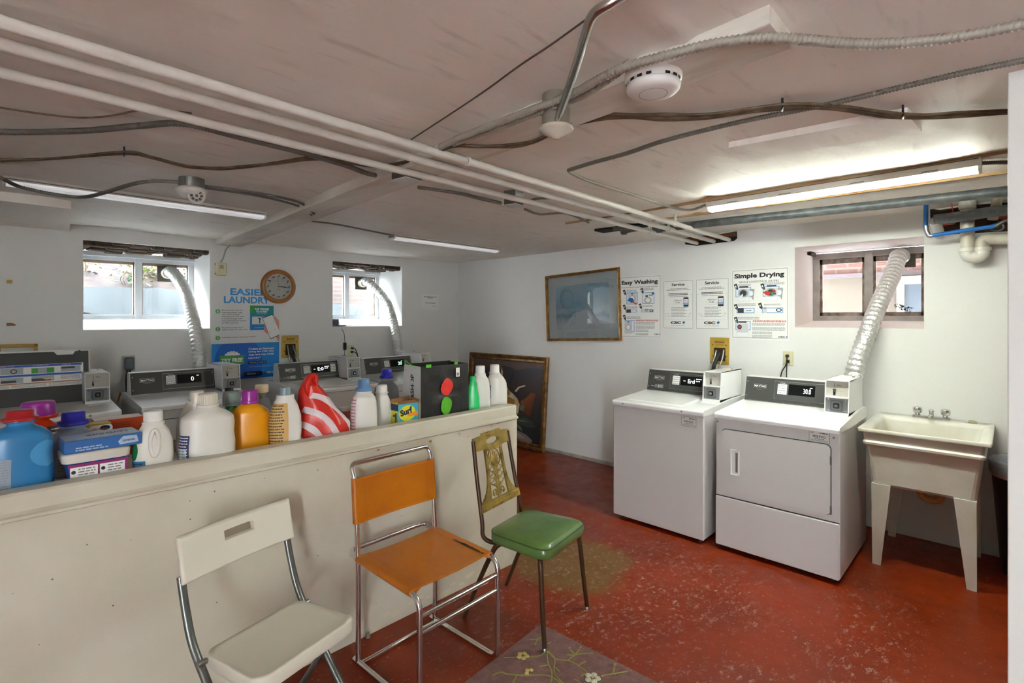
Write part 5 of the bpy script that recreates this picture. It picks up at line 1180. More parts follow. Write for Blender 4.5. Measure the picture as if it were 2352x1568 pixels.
# ------------------------------------------------------------------ utility sink and bin
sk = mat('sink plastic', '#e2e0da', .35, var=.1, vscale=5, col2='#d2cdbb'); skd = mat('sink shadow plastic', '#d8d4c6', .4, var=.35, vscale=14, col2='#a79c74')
SX0, SX1, SY0, SY1, SZ = 3.70, 4.415, .068, .662, .835
t = thing('utility_sink', 'cream plastic utility sink on tapered legs with chrome taps', 'sink', (3.80, .36, 0)); O = Vector((3.80, .36, 0))
def s_(mb): mb.v = [v-O for v in mb.v]; return mb
def rr(x0, y0, x1, y1, z, r=.02, n=3):
    out = []
    for (cx, cy, a0) in ((x1-r, y1-r, 0), (x0+r, y1-r, 1), (x0+r, y0+r, 2), (x1-r, y0+r, 3)):
        for j in range(n+1):
            a = (a0+j/n)*R90; out.append((cx+r*math.cos(a), cy+r*math.sin(a), z))
    return out
bx0, bx1, by0, by1 = SX0+.045, SX1-.03, SY0+.04, SY1-.04
outer = [rr(SX0, SY0, SX1, SY1, SZ-.022, .012), rr(SX0-.004, SY0-.004, SX1, SY1+.004, SZ-.004, .012), rr(SX0, SY0, SX1, SY1, SZ, .01), rr(SX0+.038, SY0+.045, SX1-.11, SY1-.045, SZ-.006, .03), rr(SX0+.045, SY0+.05, SX1-.12, SY1-.05, SZ-.03, .03), rr(SX0+.09, SY0+.09, SX1-.14, SY1-.09, SZ-.33, .05)]
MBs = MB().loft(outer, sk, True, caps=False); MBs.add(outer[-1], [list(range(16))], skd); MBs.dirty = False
sh = [rr(SX0+.012, SY0+.022, SX1-.02, SY1-.022, SZ-.022, .02), rr(SX0+.018, SY0+.026, SX1-.02, SY1-.026, SZ-.072, .02), rr(SX0+.008, SY0+.020, SX1-.02, SY1-.020, SZ-.082, .02), rr(SX0+.010, SY0+.022, SX1-.02, SY1-.022, SZ-.095, .02), rr(SX0+.03, SY0+.035, SX1-.02, SY1-.035, SZ-.108, .02), rr(SX0+.06, SY0+.055, SX1-.03, SY1-.055, SZ-.33, .03), rr(SX0+.075, SY0+.065, SX1-.05, SY1-.065, SZ-.345, .03)]
MBs.loft(sh, sk, False, caps=False); MBs.add(sh[-1], [list(range(16))[::-1]], sk); s_(MBs).build('basin', t, recalc=False)
for (lx, ly) in ((SX0+.065, SY1-.06), (SX0+.065, SY0+.06), (SX1-.09, SY1-.06), (SX1-.09, SY0+.06)):
    sy = 1 if ly > .36 else -1; a = SZ-.335
    r1 = [(lx-.015, ly, a), (lx+.055, ly, a), (lx+.055, ly-sy*.012, a), (lx-.003, ly-sy*.012, a), (lx-.003, ly-sy*.095, a), (lx-.015, ly-sy*.095, a)]
    r0 = [(lx+.015, ly, 0), (lx+.045, ly, 0), (lx+.045, ly-sy*.008, 0), (lx+.023, ly-sy*.008, 0), (lx+.023, ly-sy*.042, 0), (lx+.015, ly-sy*.042, 0)]
    m_ = MB().loft([r0, r1], sk, False); m_.dirty = True; s_(m_).build('leg', t)
fx = SX1-.06; fy = .37
m_ = MB().box(fx-.03, fy-.10, SZ-.002, fx+.025, fy+.10, SZ+.018, chrome, b=.006); q = s_(m_).build('faucet', t)
for k in (-.072, .072): s_(MB().lathe([(.016, .018), (.015, .03), (.024, .035), (.026, .065), (.020, .070), (0, .071)], (fx, fy+k, SZ), chrome, 12)).build('tap_handle', q)
s_(MB().lathe([(.014, .018), (.012, .045), (.016, .05), (.010, .06), (0, .061)], (fx, fy, SZ), chrome, 12)).build('diverter', q)
s_(MB().tube([(fx-.01, fy, SZ+.02), (fx-.08, fy, SZ+.03), (fx-.10, fy, SZ+.015)], .009, chrome, 10)).build('spout', q)
for k in range(12):
    if 4 <= k <= 7: continue
s_(MB().tube(arc_path([(SX0+.38, .40, SZ-.33), (SX0+.38, .40, SZ-.46), (SX0+.38, .30, SZ-.46), (SX0+.38, .30, SZ-.38), (4.42, .30, SZ-.38)], .05, 8), .021, mat('yellowed drain pipe', '#c9a05a', .4), 14)).build('drain_trap', t)
s_(MB().lathe([(.022, 0), (.018, .012), (.008, .014)], (SX1-.05, SY0+.10, SZ), mat('dried sponge', '#9c9474', .9), 10)).build('soap_stub', t)
t = thing('trash_can', 'black waste bin lined with a clear bag beside the utility sink', 'trash can', (4.19, -.108, 0))
MB().lathe([(.13, 0), (.145, .02), (.19, .64), (.195, .66), (.185, .66), (.14, .05), (0, .04)], (0, 0, 0), mat('black bin', '#1e1a1c', .4), 28).build('bin', t)
bag = mat('clear bin bag', '#c3cbd6', .25, trans=.35, bump=.8, bscale=25)
mb = MB().lathe([(.191, .585), (.197, .60), (.199, .635), (.203, .668), (.196, .675), (.182, .66), (.15, .5)], (0, 0, 0), bag, 28)
mb.build('bin_liner', t); MB().lathe([(.1915, .578), (.1935, .592)], (0, 0, 0), mat('pink band', '#c98f8a', .5), 28).build('liner_band', t)

# ------------------------------------------------------------------ chairs
cream_p = mat('cream plastic', '#d8d4c5', .38, bump=.08, bscale=120); grey_st = mat('grey steel tube', '#6c6f6c', .32, .7)
CA = math.radians(15)
t = thing('folding_chair', 'cream plastic folding chair with grey steel legs, nearest the viewer', 'chair', (.694, 1.748, 0), CA)
# local: x right, -y front
def loop_xz(pts): return pts
seat_o = []
def rrpoly(P, r, n=4):
    out = []; N = len(P)
    for i in range(N):
        p = Vector(P[i]); a = (Vector(P[i-1])-p); b = (Vector(P[(i+1) % N])-p); ka = min(r, a.length*.45); kb = min(r, b.length*.45); a = p+a.normalized()*ka; b = p+b.normalized()*kb
        for j in range(n+1): u = j/n; out.append(a*(1-u)**2+p*2*u*(1-u)+b*u*u)
    return out
SP = rrpoly([(-.188, -.150), (.188, -.150), (.178, .150), (-.178, .150)], .045)
def seatz(x, y): return .440+.012*math.exp(-((y+.15)/.06)**2)*0-.006*math.cos(x/.19*1.3)+(.008 if y < -.12 else 0)-.02*(y+.15)
rings = [[(p.x*s, p.y*s, seatz(p.x*s, p.y*s)+dz) for p in SP] for s, dz in ((.985, -.045), (1.0, -.040), (1.0, -.004), (.99, .003), (.90, .0), (.6, -.003), (.3, -.004), (.02, -.004))]
MB().loft(rings, cream_p, True).build('seat', t)
def bk(z): return .185+(z-.45)*.22     # lean of the back frame, y of the tube
def bkz(u, v): return None
bw = .210; bz0, bz1 = .637, .785
out = [(-bw, bz0), (bw, bz0), (bw, bz1), (-bw, bz1)]
outr = [(p.x, p.y) for p in rrpoly([(a, b, 0) for a, b in out], .018, 3)]
slot = [(p.x, p.y) for p in rrpoly([(-.055, .72, 0), (.055, .72, 0), (.055, .752, 0), (-.055, .752, 0)], .008, 3)]
def back_mesh():
    mb = MB(); D = .012
    def P(x, z, k): return (x+.008, bk(z)+k+.012*(1-(x/bw)**2), z)
    xs = [-bw, -bw+.006, -.12, -.055, 0, .055, .12, bw-.006, bw]; zs = [bz0, bz0+.006, .68, .72, .752, bz1-.006, bz1]
    V = {}; vs = []
    for s, k in enumerate((-D, D)):
        for i, x in enumerate(xs):
            for j, z in enumerate(zs):
                kk = k*(.45 if i in (0, len(xs)-1) or j in (0, len(zs)-1) else 1); V[(s, i, j)] = len(vs); vs.append(P(x, z, kk))
    fs = []
    hole = lambda i, j: 3 <= i <= 4 and j == 3
    for i in range(len(xs)-1):
        for j in range(len(zs)-1):
            if hole(i, j): continue
            fs.append((V[(0, i, j)], V[(0, i+1, j)], V[(0, i+1, j+1)], V[(0, i, j+1)])); fs.append((V[(1, i, j)], V[(1, i, j+1)], V[(1, i+1, j+1)], V[(1, i+1, j)]))
    def wall(a, b): fs.append((V[(0, *a)], V[(1, *a)], V[(1, *b)], V[(0, *b)]))
    for i in range(len(xs)-1): wall((i, 0), (i+1, 0)); wall((i+1, len(zs)-1), (i, len(zs)-1))
    for j in range(len(zs)-1): wall((0, j+1), (0, j)); wall((len(xs)-1, j), (len(xs)-1, j+1))
    for i in (3, 4): wall((i+1, 3), (i, 3)); wall((i, 4), (i+1, 4))
    wall((3, 3), (3, 4)); wall((5, 4), (5, 3))
    mb.add(vs, fs, cream_p, False); return mb
back_mesh().build('backrest', t, bevel=.003, recalc=True)
for s in (-1, 1):
    x = s*.196
    MB().tube(spline([(x, bk(.66)+.012, .66), (x, bk(.56)+.006, .56), (x, .175, .46), (x*.985, .10, .36), (x*.98, -.06, .18), (x*.98, -.215, .006)], 8), .0105, grey_st, 10, flat=1.3).build('front_leg', t)
    MB().tube(spline([(s*.165, -.09, .41), (s*.165, .02, .26), (s*.165, .20, .006)], 6), .0095, grey_st, 10, flat=1.2).build('rear_leg', t)
    MB().tube([(s*.178, .128, .415), (s*.208, .128, .415)], .009, steel, 10).build('hinge_bolt', t)
MB().tube([(-.165, .165, .06), (.165, .165, .06)], .008, grey_st, 10).build('rear_crossbar', t); MB().tube([(-.19, -.19, .035), (.19, -.19, .035)], .008, grey_st, 10).build('front_crossbar', t)

# orange leather sling chair with chrome tubes
leather = mat('orange leather', '#b86c0e', .38, bump=.15, bscale=60, var=.12, vscale=4, col2='#a65a0a'); stitch = mat('stitching', '#e2a85e', .6); torn = mat('torn leather', '#2f1c10', .8)
t = thing('sling_chair', 'chrome tube chair with orange leather seat and back', 'chair', (1.343, 1.825, 0), math.radians(2)); w2 = .212
yb, yf = .205, -.225
r_ = .0115
for s in (-1, 1):
    x = s*w2
    P = [(s*(w2-.02), yb+.028, .845), (x, yb+.022, .79), (x, yb+.012, .62), (x, yb+.0, .45), (x, yb, .02)]
    # back upright down to the floor runner, forward, front leg, seat rail back
    path = [(x, yb+.035, .80), (x, yb+.012, .60), (x, yb, .40), (x, yb, .012), (x, yf, .012), (x, yf, .445), (x, yb+.055, .445)]
    path = arc_path([Vector(p) for p in ((x, yb+.03, .80), (x, yb+.01, .60), (x, yb, .45), (x, yb, .012))], .02, 3)
    MB().tube(path, r_, chrome, 14).build('back_leg', t)
    MB().tube(arc_path([Vector(p) for p in ((x, yb+.03, .0125), (x, yf, .0125), (x, yf, .30))], .05, 8), r_, chrome, 14).build('runner', t)
    MB().tube(arc_path([Vector(p) for p in ((x, yf, .28), (x, yf, .445), (x, yb-.01, .455), (x, yb+.055, .458))], .06, 8), r_, chrome, 14).build('front_leg', t)
MB().tube(arc_path([Vector(p) for p in ((-w2, yb+.03, .795), (-w2-.004, yb+.055, .858), (w2+.004, yb+.055, .858), (w2, yb+.03, .795))], .055, 9), r_, chrome, 14).build('top_bar', t)
MB().tube(arc_path([Vector(p) for p in ((-w2, yb, .458), (-w2, yb+.075, .47), (w2, yb+.075, .47), (w2, yb, .458))], .045, 9), r_, chrome, 14).build('rear_bar', t)
for z, y in ((.375, yf), (.310, yf)): MB().tube([(-w2, y, z), (w2, y, z)], .0095, chrome, 12).build('front_crossbar', t)
MB().tube([(-w2, yb-.02, .013), (w2, yb-.02, .013)], .0095, chrome, 12).build('rear_crossbar', t)
def sling(u0, u1, f, n=14, m=12):
    """sheet between the rails wrapping round both tubes: f(u, a) gives centre height frame"""
# seat
mb = MB(); n = 20; prof = []
R = r_+.004
for k in range(9):
    a = -R90*1.0-k*math.pi/8; prof.append((-w2+R*math.cos(a), R*math.sin(a)))
xs = [(-w2+.0+w2*2*i/n) for i in range(n+1)]
prof = [(-w2+R*math.cos(a), R*math.sin(a)) for a in [-R90-k*math.pi/8 for k in range(9)]]+[(x, R-.010*(1-((x)/w2)**2)-.001) for x in xs[2:-2]]+[(w2+R*math.cos(a), R*math.sin(a)) for a in [R90-k*math.pi/8 for k in range(9)]]
back = [(x*1.0, z-.004) for x, z in reversed([(x, R-.010*(1-((x)/w2)**2)-.001) for x in xs[2:-2]])]
prof_c = prof+back
y0, y1 = yf+.045, yb-.0
rings = []
for j in range(9):
    y = y0+(y1-y0)*j/8; z = .447+.010*j/8; rings.append([(p[0], y+.004*math.sin(p[0]*30)*0, z+p[1]) for p in prof_c])
mb.loft(rings, leather, True); mb.dirty = True; sseat = mb.build('seat', t)
mb = MB()
def zs(x, y): return .447+.010*(y-y0)/(y1-y0)+R-.010*(1-(x/w2)**2)+.0004
for yy in (y0+.006, y1-.006):
    x = -w2+.03
    while x < w2-.03: mb.add([(x, yy-.0006, zs(x, yy)), (x+.004, yy-.0006, zs(x+.004, yy)), (x+.004, yy+.0006, zs(x+.004, yy)), (x, yy+.0006, zs(x, yy))], [(0, 1, 2, 3)], stitch); x += .0065
for xx in (-w2+.036, -w2+.044, w2-.036, w2-.044):
    y = y0+.01
    while y < y1-.01: mb.add([(xx-.0006, y, zs(xx, y)), (xx+.0006, y, zs(xx, y)), (xx+.0006, y+.004, zs(xx, y+.004)), (xx-.0006, y+.004, zs(xx, y+.004))], [(0, 1, 2, 3)], mat('dark stitching', '#8a4310', .6)); y += .0065
rnd = random.Random(2); pts = []
N = 24; top = []; botm = []
for i in range(N+1):
    y = y0+.01+(.20)*i/N; wv = .006*math.sin(i/N*math.pi)+rnd.uniform(0, .004); x = w2-.030-.012*(1-i/N)*0; top.append((x+wv, y, zs(x, y)+.0006)); botm.append((x-wv*.6-.001, y, zs(x, y)+.0006))
mb.add(top+botm, [(i, i+1, N+2+i, N+1+i) for i in range(N)], torn)
mb.build('stitching', sseat, recalc=False)
# back
def by(z): return yb+.0+(z-.45)*.085
prof = [(-w2+R*math.cos(a), -R*math.sin(a)) for a in [-R90-k*math.pi/8 for k in range(9)]]
zb0, zb1 = .607, .80
pc = [(-w2+R*math.cos(a), R*math.sin(a)) for a in [R90+k*math.pi/8 for k in range(9)]]+[(x, -R+.012*(1-(x/w2)**2)) for x in xs[2:-2]]+[(w2+R*math.cos(a), R*math.sin(a)) for a in [-R90+k*math.pi/8 for k in range(9)]]
bkk = [(x, z+.004) for x, z in reversed([(x, -R+.012*(1-(x/w2)**2)) for x in xs[2:-2]])]
rings = []
for j in range(7):
    z = zb0+(zb1-zb0)*j/6; rings.append([(p[0], by(z)+p[1], z) for p in pc+bkk])
mb = MB().loft(rings, leather, True); mb.dirty = True; sb = mb.build('backrest', t)
mb = MB()
def yy_(x, z): return by(z)-R+.012*(1-(x/w2)**2)-.0004
for z in (zb0+.006, zb1-.006):
    x = -w2+.035
    while x < w2-.035: mb.add([(x, yy_(x, z), z-.0006), (x+.004, yy_(x+.004, z), z-.0006), (x+.004, yy_(x+.004, z), z+.0006), (x, yy_(x, z), z+.0006)], [(0, 1, 2, 3)], stitch); x += .0065
for xx in (-w2+.036, -w2+.046, w2-.036, w2-.046):
    z = zb0+.006
    while z < zb1-.008: mb.add([(xx-.0006, yy_(xx, z), z), (xx+.0006, yy_(xx, z), z), (xx+.0006, yy_(xx, z+.004), z+.004), (xx-.0006, yy_(xx, z+.004), z+.004)], [(0, 1, 2, 3)], MATS['dark stitching']); z += .0065
mb.build('stitching', sb, recalc=False)

# brass-backed chair with green vinyl seat
bronze = mat('bronze tube', '#4a3322', .4, .4); brs = mat('old brass', '#a8904a', .42, .55, bump=.4, bscale=45, var=.4, vscale=18, col2='#6f5a26')
vinyl = mat('green vinyl', '#4a6437', .3, bump=.35, bscale=16, var=.25, vscale=8, col2='#5c7a3c', coat=.3); piping = mat('dark green piping', '#2f4a24', .4)
t = thing('dining_chair', 'dining chair with pierced brass back and green vinyl seat', 'chair', (1.905, 1.690, 0), math.radians(10))
SP = rrpoly([(-.205, -.185), (.215, -.185), (.185, .175), (-.175, .175)], .075, 6)
def ring(s, z, dz=0): return [(p.x*s, p.y*s, z) for p in SP]
MB().loft([ring(.93, .408), ring(.985, .412), ring(1.0, .430), ring(.995, .447), ring(.96, .462), ring(.86, .472), ring(.6, .478), ring(.3, .480), ring(.02, .480)], vinyl, True).build('seat_cushion', t)
mb = MB()
for s, z in ((.985, .456), ):
    P = [Vector((p.x*s, p.y*s, z)) for p in SP]; mb.tube(P+[P[0]], .0032, piping, 6)
mb.build('piping', t)
for s in (-1, 1):
    fx, fy = (s*.205+.005, -.165)
    MB().tube(spline([(s*.14, -.10, .402), (s*.17+.003, -.125, .398), (s*.19+.004, -.142, .37), (s*.203+.01, -.155, .20), (s*.215+.02, -.168, .018 if s < 0 else .008)], 8), .0125, bronze, 12, rf=lambda L, a, q: .0135-.004*max(0, q-.3)).build('front_leg', t)
    MB().lathe([(.014, 0), (.014, .006), (.009, .016)], (s*.215+.02, -.168, .013 if s < 0 else 0), steel, 12).build('foot_cap', t)
    MB().tube(spline([(s*.12, .09, .402), (s*.145, .12, .398), (s*.163, .145, .36), (s*.175, .22, .20), (s*.185, .305, .005)], 8), .0125, bronze, 12, rf=lambda L, a, q: .0135-.004*max(0, q-.3)).build('rear_leg', t)
    MB().tube(spline([(s*.13, .08, .405), (s*.158, .155, .405), (s*.172, .195, .43), (s*.168, .205, .50), (s*.158, .245, .70), (s*.150, .275, .88)], 8), .0105, bronze, 12, flat=1.0).build('back_post', t)
# brass splat lies in the tilted plane of the back posts
def BP(u, v): v -= .012*max(0, (.86-v)/.3); return Vector((u, .2045+(v-.50)*.196, v))
def slab(mb, pts, th=.008, m=brs, off=-.004): 
    A_ = [BP(*p)+Vector((0, off, 0)) for p in pts]; n = len(A_); B_ = [p+Vector((0, th, 0)) for p in A_]
    mb.add(A_+B_, [list(range(n)), [n+i for i in range(n)][::-1]]+[[(i+1) % n, i, n+i, n+(i+1) % n] for i in range(n)], m)
mb = MB(); 
# top rail with oval grip hole
hw = .152; oc = (0, .858); rx, rz_ = .052, .017
o_ = [(-hw-.006, .825), (hw+.006, .825), (hw, .892), (-hw, .892)]
N = 32; inner = [(oc[0]+rx*math.cos(2*math.pi*k/N), oc[1]+rz_*math.sin(2*math.pi*k/N)) for k in range(N)]
def sq(a):
    c, s = math.cos(a), math.sin(a); k = min((hw-.001)/abs(c) if abs(c) > 1e-6 else 9, .0335/abs(s) if abs(s) > 1e-6 else 9); return (c*k, .8585+s*k)
outer_ = [sq(2*math.pi*k/N) for k in range(N)]
for off in (-.008, .004):
    vs = [BP(*p)+Vector((0, off, 0)) for p in outer_+inner]; fs = [(k, (k+1) % N, N+(k+1) % N, N+k) for k in range(N)]
    mb.add(vs, fs, brs)
for L_ in (outer_, inner):
    vs = [BP(*p)+Vector((0, -.008, 0)) for p in L_]+[BP(*p)+Vector((0, .004, 0)) for p in L_]; mb.add(vs, [(k, (k+1) % N, N+(k+1) % N, N+k) for k in range(N)], brs)
slab(mb, [(-.085, .890), (.085, .890), (.080, .905), (-.080, .905)], .010, brs, -.010)
for k in range(16): slab(mb, [(-.076+k*.0098, .892), (-.071+k*.0098, .892), (-.071+k*.0098, .902), (-.076+k*.0098, .902)], .004, mat('bright brass', '#b8994e', .35, .6), -.013)
mb.dirty = True; sp = mb.build('top_rail', t)
mb = MB()
slab(mb, [(-.172, .548), (.172, .548), (.168, .585), (-.168, .585)], .012, brs, -.010)
for k in range(30): slab(mb, [(-.150+k*.0102, .560), (-.1455+k*.0102, .560), (-.1455+k*.0102, .574), (-.150+k*.0102, .574)], .004, MATS['bright brass'], -.013)
mb.dirty = True; mb.build('bottom_rail', t)
mb = MB()
for s in (-1, 1):
    # side stiles that flare out at the bottom
    st = [(.058, .825), (.074, .825), (.076, .76), (.080, .70), (.088, .66), (.105, .625), (.130, .598), (.160, .584), (.075, .584), (.066, .66), (.060, .74)]
    slab(mb, [(s*u, v) for u, v in (st if s > 0 else st[::-1])], .010, brs, -.008)
    # arch at the top, zigzag leaf edges, lower scrolls
    arch = [(s*.052*math.sin(a), .755+.062*math.cos(a)) for a in [k*R90/8 for k in range(9)]]
    P = [BP(*p) for p in arch]; mb.tube(P, .0042, brs, 6)
    zz = [(.022, .765), (.052, .755), (.025, .735), (.055, .722), (.024, .700), (.058, .690), (.022, .668), (.060, .658), (.018, .636)]
    mb.tube([BP(s*u, v)+Vector((0, -.002, 0)) for u, v in zz], .0042, brs, 6)
    for v in (.74, .71, .68, .65, .62): mb.tube(spline([BP(0, v-.045), BP(s*.012, v-.02), BP(s*.024, v)], 4), .0045, brs, 6)
    for (v, rr0) in ((.606, .020), (.600, .011)): mb.tube([BP(s*(.030+rr0*math.cos(a)), v+rr0*1.3*math.sin(a)-.008) for a in [k*math.pi/8 for k in range(9)]], .004, brs, 6)
    for k in range(4): mb.tube([BP(s*.080, .590), BP(s*(.088+.016*k), .640-.013*k)], .0022, brs, 5)
mb.tube([BP(0, .584), BP(0, .80)], .0058, brs, 8)
for (dx, h) in ((0, .812), (-.018, .80), (.018, .80), (-.032, .782), (.032, .782)):
    base = Vector((0, 0)); mb.tube(spline([BP(0, .73), BP(dx*.7, (.73+h)/2), BP(dx, h)], 5), .008, brs, 8, rf=lambda L, a, q: .004+.006*math.sin(min(1, q*1.1)*math.pi))
slab(mb, [(-.066, .814), (.066, .814), (.066, .828), (-.066, .828)], .010, brs, -.009)
mb.build('splat', t, recalc=True)

# ------------------------------------------------------------------ rug with raised flowers
rug_m = mat('mauve wool', '#86625f', .95, bump=1, bscale=180, var=.25, vscale=30, col2='#745250')
t = thing('area_rug', 'mauve wool rug with embroidered vines and flowers at the bottom edge', 'rug', (0, 0, 0))
c0 = on(2, 0, 1243, 1438); cl = on(2, 0, 1074, 1568); cr = on(2, 0, 1500, 1568)
dl = (cl-c0).normalized(); dr = (cr-c0).normalized(); print('rug', dl, dr)
dl = Vector((-dr.y, dr.x, 0)).normalized(); dl = dl if dl.x < 0 else -dl
# make the corner square
a_ = (math.atan2((cl-c0).y, (cl-c0).x)); b_ = math.atan2((cr-c0).y, (cr-c0).x)
dl = (cl-c0).normalized(); dr = (cr-c0).normalized()
q = [c0, c0+dr*1.2, c0+dr*1.2+dl*.72, c0+dl*.72]
mb = MB(); P = rrpoly([(p.x, p.y) for p in q], .01, 3)
mb.loft([[(p.x, p.y, .0) for p in P], [(p.x, p.y, .010) for p in P], [((p.x-c0.x-0)*1+c0.x, p.y, .012) for p in P]], rug_m, False); mb.dirty = True; mb.build('pile', t)
vine = mat('olive yarn', '#8f8a4a', .9, bump=.8, bscale=150); fy_ = mat('yellow yarn', '#c9b06a', .9, bump=.8, bscale=150); fw_ = mat('pale yarn', '#c9c7ae', .9, bump=.8, bscale=150); fo_ = mat('flower outline yarn', '#5d4b34', .9)
RP = lambda px, py: on(2, .013, px, py)
vines = [[(1243, 1438), (1248, 1460), (1254, 1488)], [(1256, 1492), (1258, 1520), (1268, 1545), (1262, 1580)], [(1256, 1492), (1274, 1512), (1273, 1545), (1300, 1575)], [(1256, 1492), (1275, 1512), (1310, 1518), (1340, 1537), (1358, 1556)], [(1255, 1492), (1240, 1505), (1205, 1508), (1157, 1510)],
    [(1160, 1547), (1200, 1550), (1262, 1552), (1300, 1580)], [(1305, 1516), (1322, 1503), (1357, 1500)], [(1322, 1503), (1331, 1490)], [(1322, 1503), (1310, 1492)], [(1318, 1504), (1302, 1503)], [(1380, 1552), (1400, 1548), (1442, 1541)], [(1408, 1545), (1412, 1530)], [(1248, 1460), (1235, 1467), (1216, 1468)], [(1236, 1467), (1230, 1475)], [(1328, 1528), (1340, 1521)], [(1262, 1526), (1238, 1530)], [(1272, 1530), (1286, 1542)], [(1188, 1549), (1178, 1568)], [(1165, 1548), (1150, 1543), (1130, 1550)], [(1320, 1560), (1345, 1575)], [(1258, 1478), (1266, 1474)], [(1345, 1546), (1336, 1552)]]
mb = MB()
for v in vines: mb.tube(spline([RP(*p) for p in v], 5), .0035, vine, 6, flat=.5)
for (px, py, dx, dy) in ((1355, 1499, 10, 2), (1410, 1530, 4, -8), (1338, 1521, 10, -2), (1332, 1488, 3, -6), (1310, 1490, -3, -5), (1231, 1476, -2, 5)):
    a = RP(px, py); b = RP(px+dx, py+dy); mb.tube([a, a.lerp(b, .5), b], .008, vine, 6, rf=lambda L, A, q: .001+.006*math.sin(q*math.pi), flat=.5)
mb.build('vines', t, recalc=False)
def flower(px, py, r, m, n=5, half=False):
    c = RP(px, py); mb = MB()
    for k in range(n):
        a = 2*math.pi*k/n+.3
        if half and k > 2: continue
        p = c+Vector((math.cos(a)*r*.62, math.sin(a)*r*.62, 0)); mb.lathe([(r*.46, -.001), (r*.46, .0004)], p, fo_, 14); mb.lathe([(r*.40, .0002), (r*.36, .003), (r*.1, .004)], p, m, 14)
    mb.lathe([(r*.18, .003), (r*.1, .006)], c, fo_ if m is fy_ else mat('pink yarn', '#b98a86', .9), 8); mb.build('flower', t, recalc=False)
flower(1201, 1506, .028, fy_); flower(1217, 1544, .024, fy_, half=True); flower(1361, 1557, .034, fw_)
# clear furniture foot on the floor by the half wall
o = MB().lathe([(.014, 0), (.012, .004), (.009, .02), (.004, .022)], on(2, 0, 845, 1462), mat('clear plastic', '#e3ddd2', .1, trans=.7), 16).build('door_stop'); tag(o, 'small clear plastic bumper on the floor by the half wall', 'bumper')

# ------------------------------------------------------------------ folding counter behind the half wall and what stands on it
ZT = .925
t = thing('folding_counter', 'white counter behind the half wall holding the detergents', 'counter', (.3, 2.25, 0))
wt = mat('counter white', '#eceded', .3)
MB().box(-2.8, -.002, ZT-.03, 1.96, .53, ZT, wt, b=.003).build('top', t)
for lx in (-1.2, .3, 1.85): MB().box(lx, .45, 0, lx+.04, .49, ZT-.03, wt).build('leg', t)
for lx in (-1.2, .3, 1.85): MB().box(lx, .01, 0, lx+.04, .05, ZT-.03, wt).build('leg', t)
def xat(px, y): return on(1, y, px, 700).x
def scale_at(px, y): 
    p = on(1, y, px, 700); return (p.x*FX+p.y*FY)/FPX      # metres per photo pixel
def sup(hw, hd, z, ox=0, n=28, e=2.6):
    out = []
    for k in range(n):
        a = 2*math.pi*k/n; c, s = math.cos(a), math.sin(a)
        out.append((ox+hw*math.copysign(abs(c)**(2/e), c), hd*math.copysign(abs(s)**(2/e), s), z))
    return out
def lerp_prof(P, t):
    for (t0, *a), (t1, *b) in zip(P, P[1:]):
        if t <= t1: k = (t-t0)/(t1-t0) if t1 > t0 else 0; return [x+(y-x)*k for x, y in zip(a, b)]
    return list(P[-1][1:])
LP = {
 'jug': [(0, .93, 1, 0), (.03, 1, 1, 0), (.45, 1, 1, 0), (.62, .98, 1, 0), (.74, .90, .95, 0), (.84, .68, .8, 0), (.90, .48, .62, 0), (.925, .42, .55, 0), (1, .42, .55, 0)],
 'big': [(0, .96, 1, 0), (.03, 1, 1, 0), (.35, 1, 1, 0), (.50, .95, 1, 0), (.66, .98, 1, 0), (.78, .93, .97, 0), (.87, .68, .8, 0), (.92, .42, .6, 0), (.94, .38, .52, 0), (1, .38, .52, 0)],
 'slim': [(0, .94, 1, 0), (.03, 1, 1, 0), (.5, .98, 1, 0), (.75, .92, .97, 0), (.86, .80, .9, 0), (.92, .62, .7, 0), (.94, .56, .62, 0), (1, .56, .62, 0)],
 'oval': [(0, .85, .9, 0), (.03, .93, 1, 0), (.35, 1, 1, 0), (.6, .97, 1, 0), (.8, .78, .9, 0), (.9, .60, .75, 0), (.93, .55, .7, 0), (1, .55, .7, 0)],
 'cone': [(0, 1, 1, 0), (.5, .85, .9, 0), (.9, .5, .6, 0), (1, .4, .5, 0)],
 'round': [(0, .8, .8, 0), (.05, 1, 1, 0), (.5, 1, 1, 0), (.75, .85, .85, 0), (.9, .6, .6, 0), (.93, .55, .55, 0), (1, .55, .55, 0)],
}
GRP = 'laundry products on the counter'
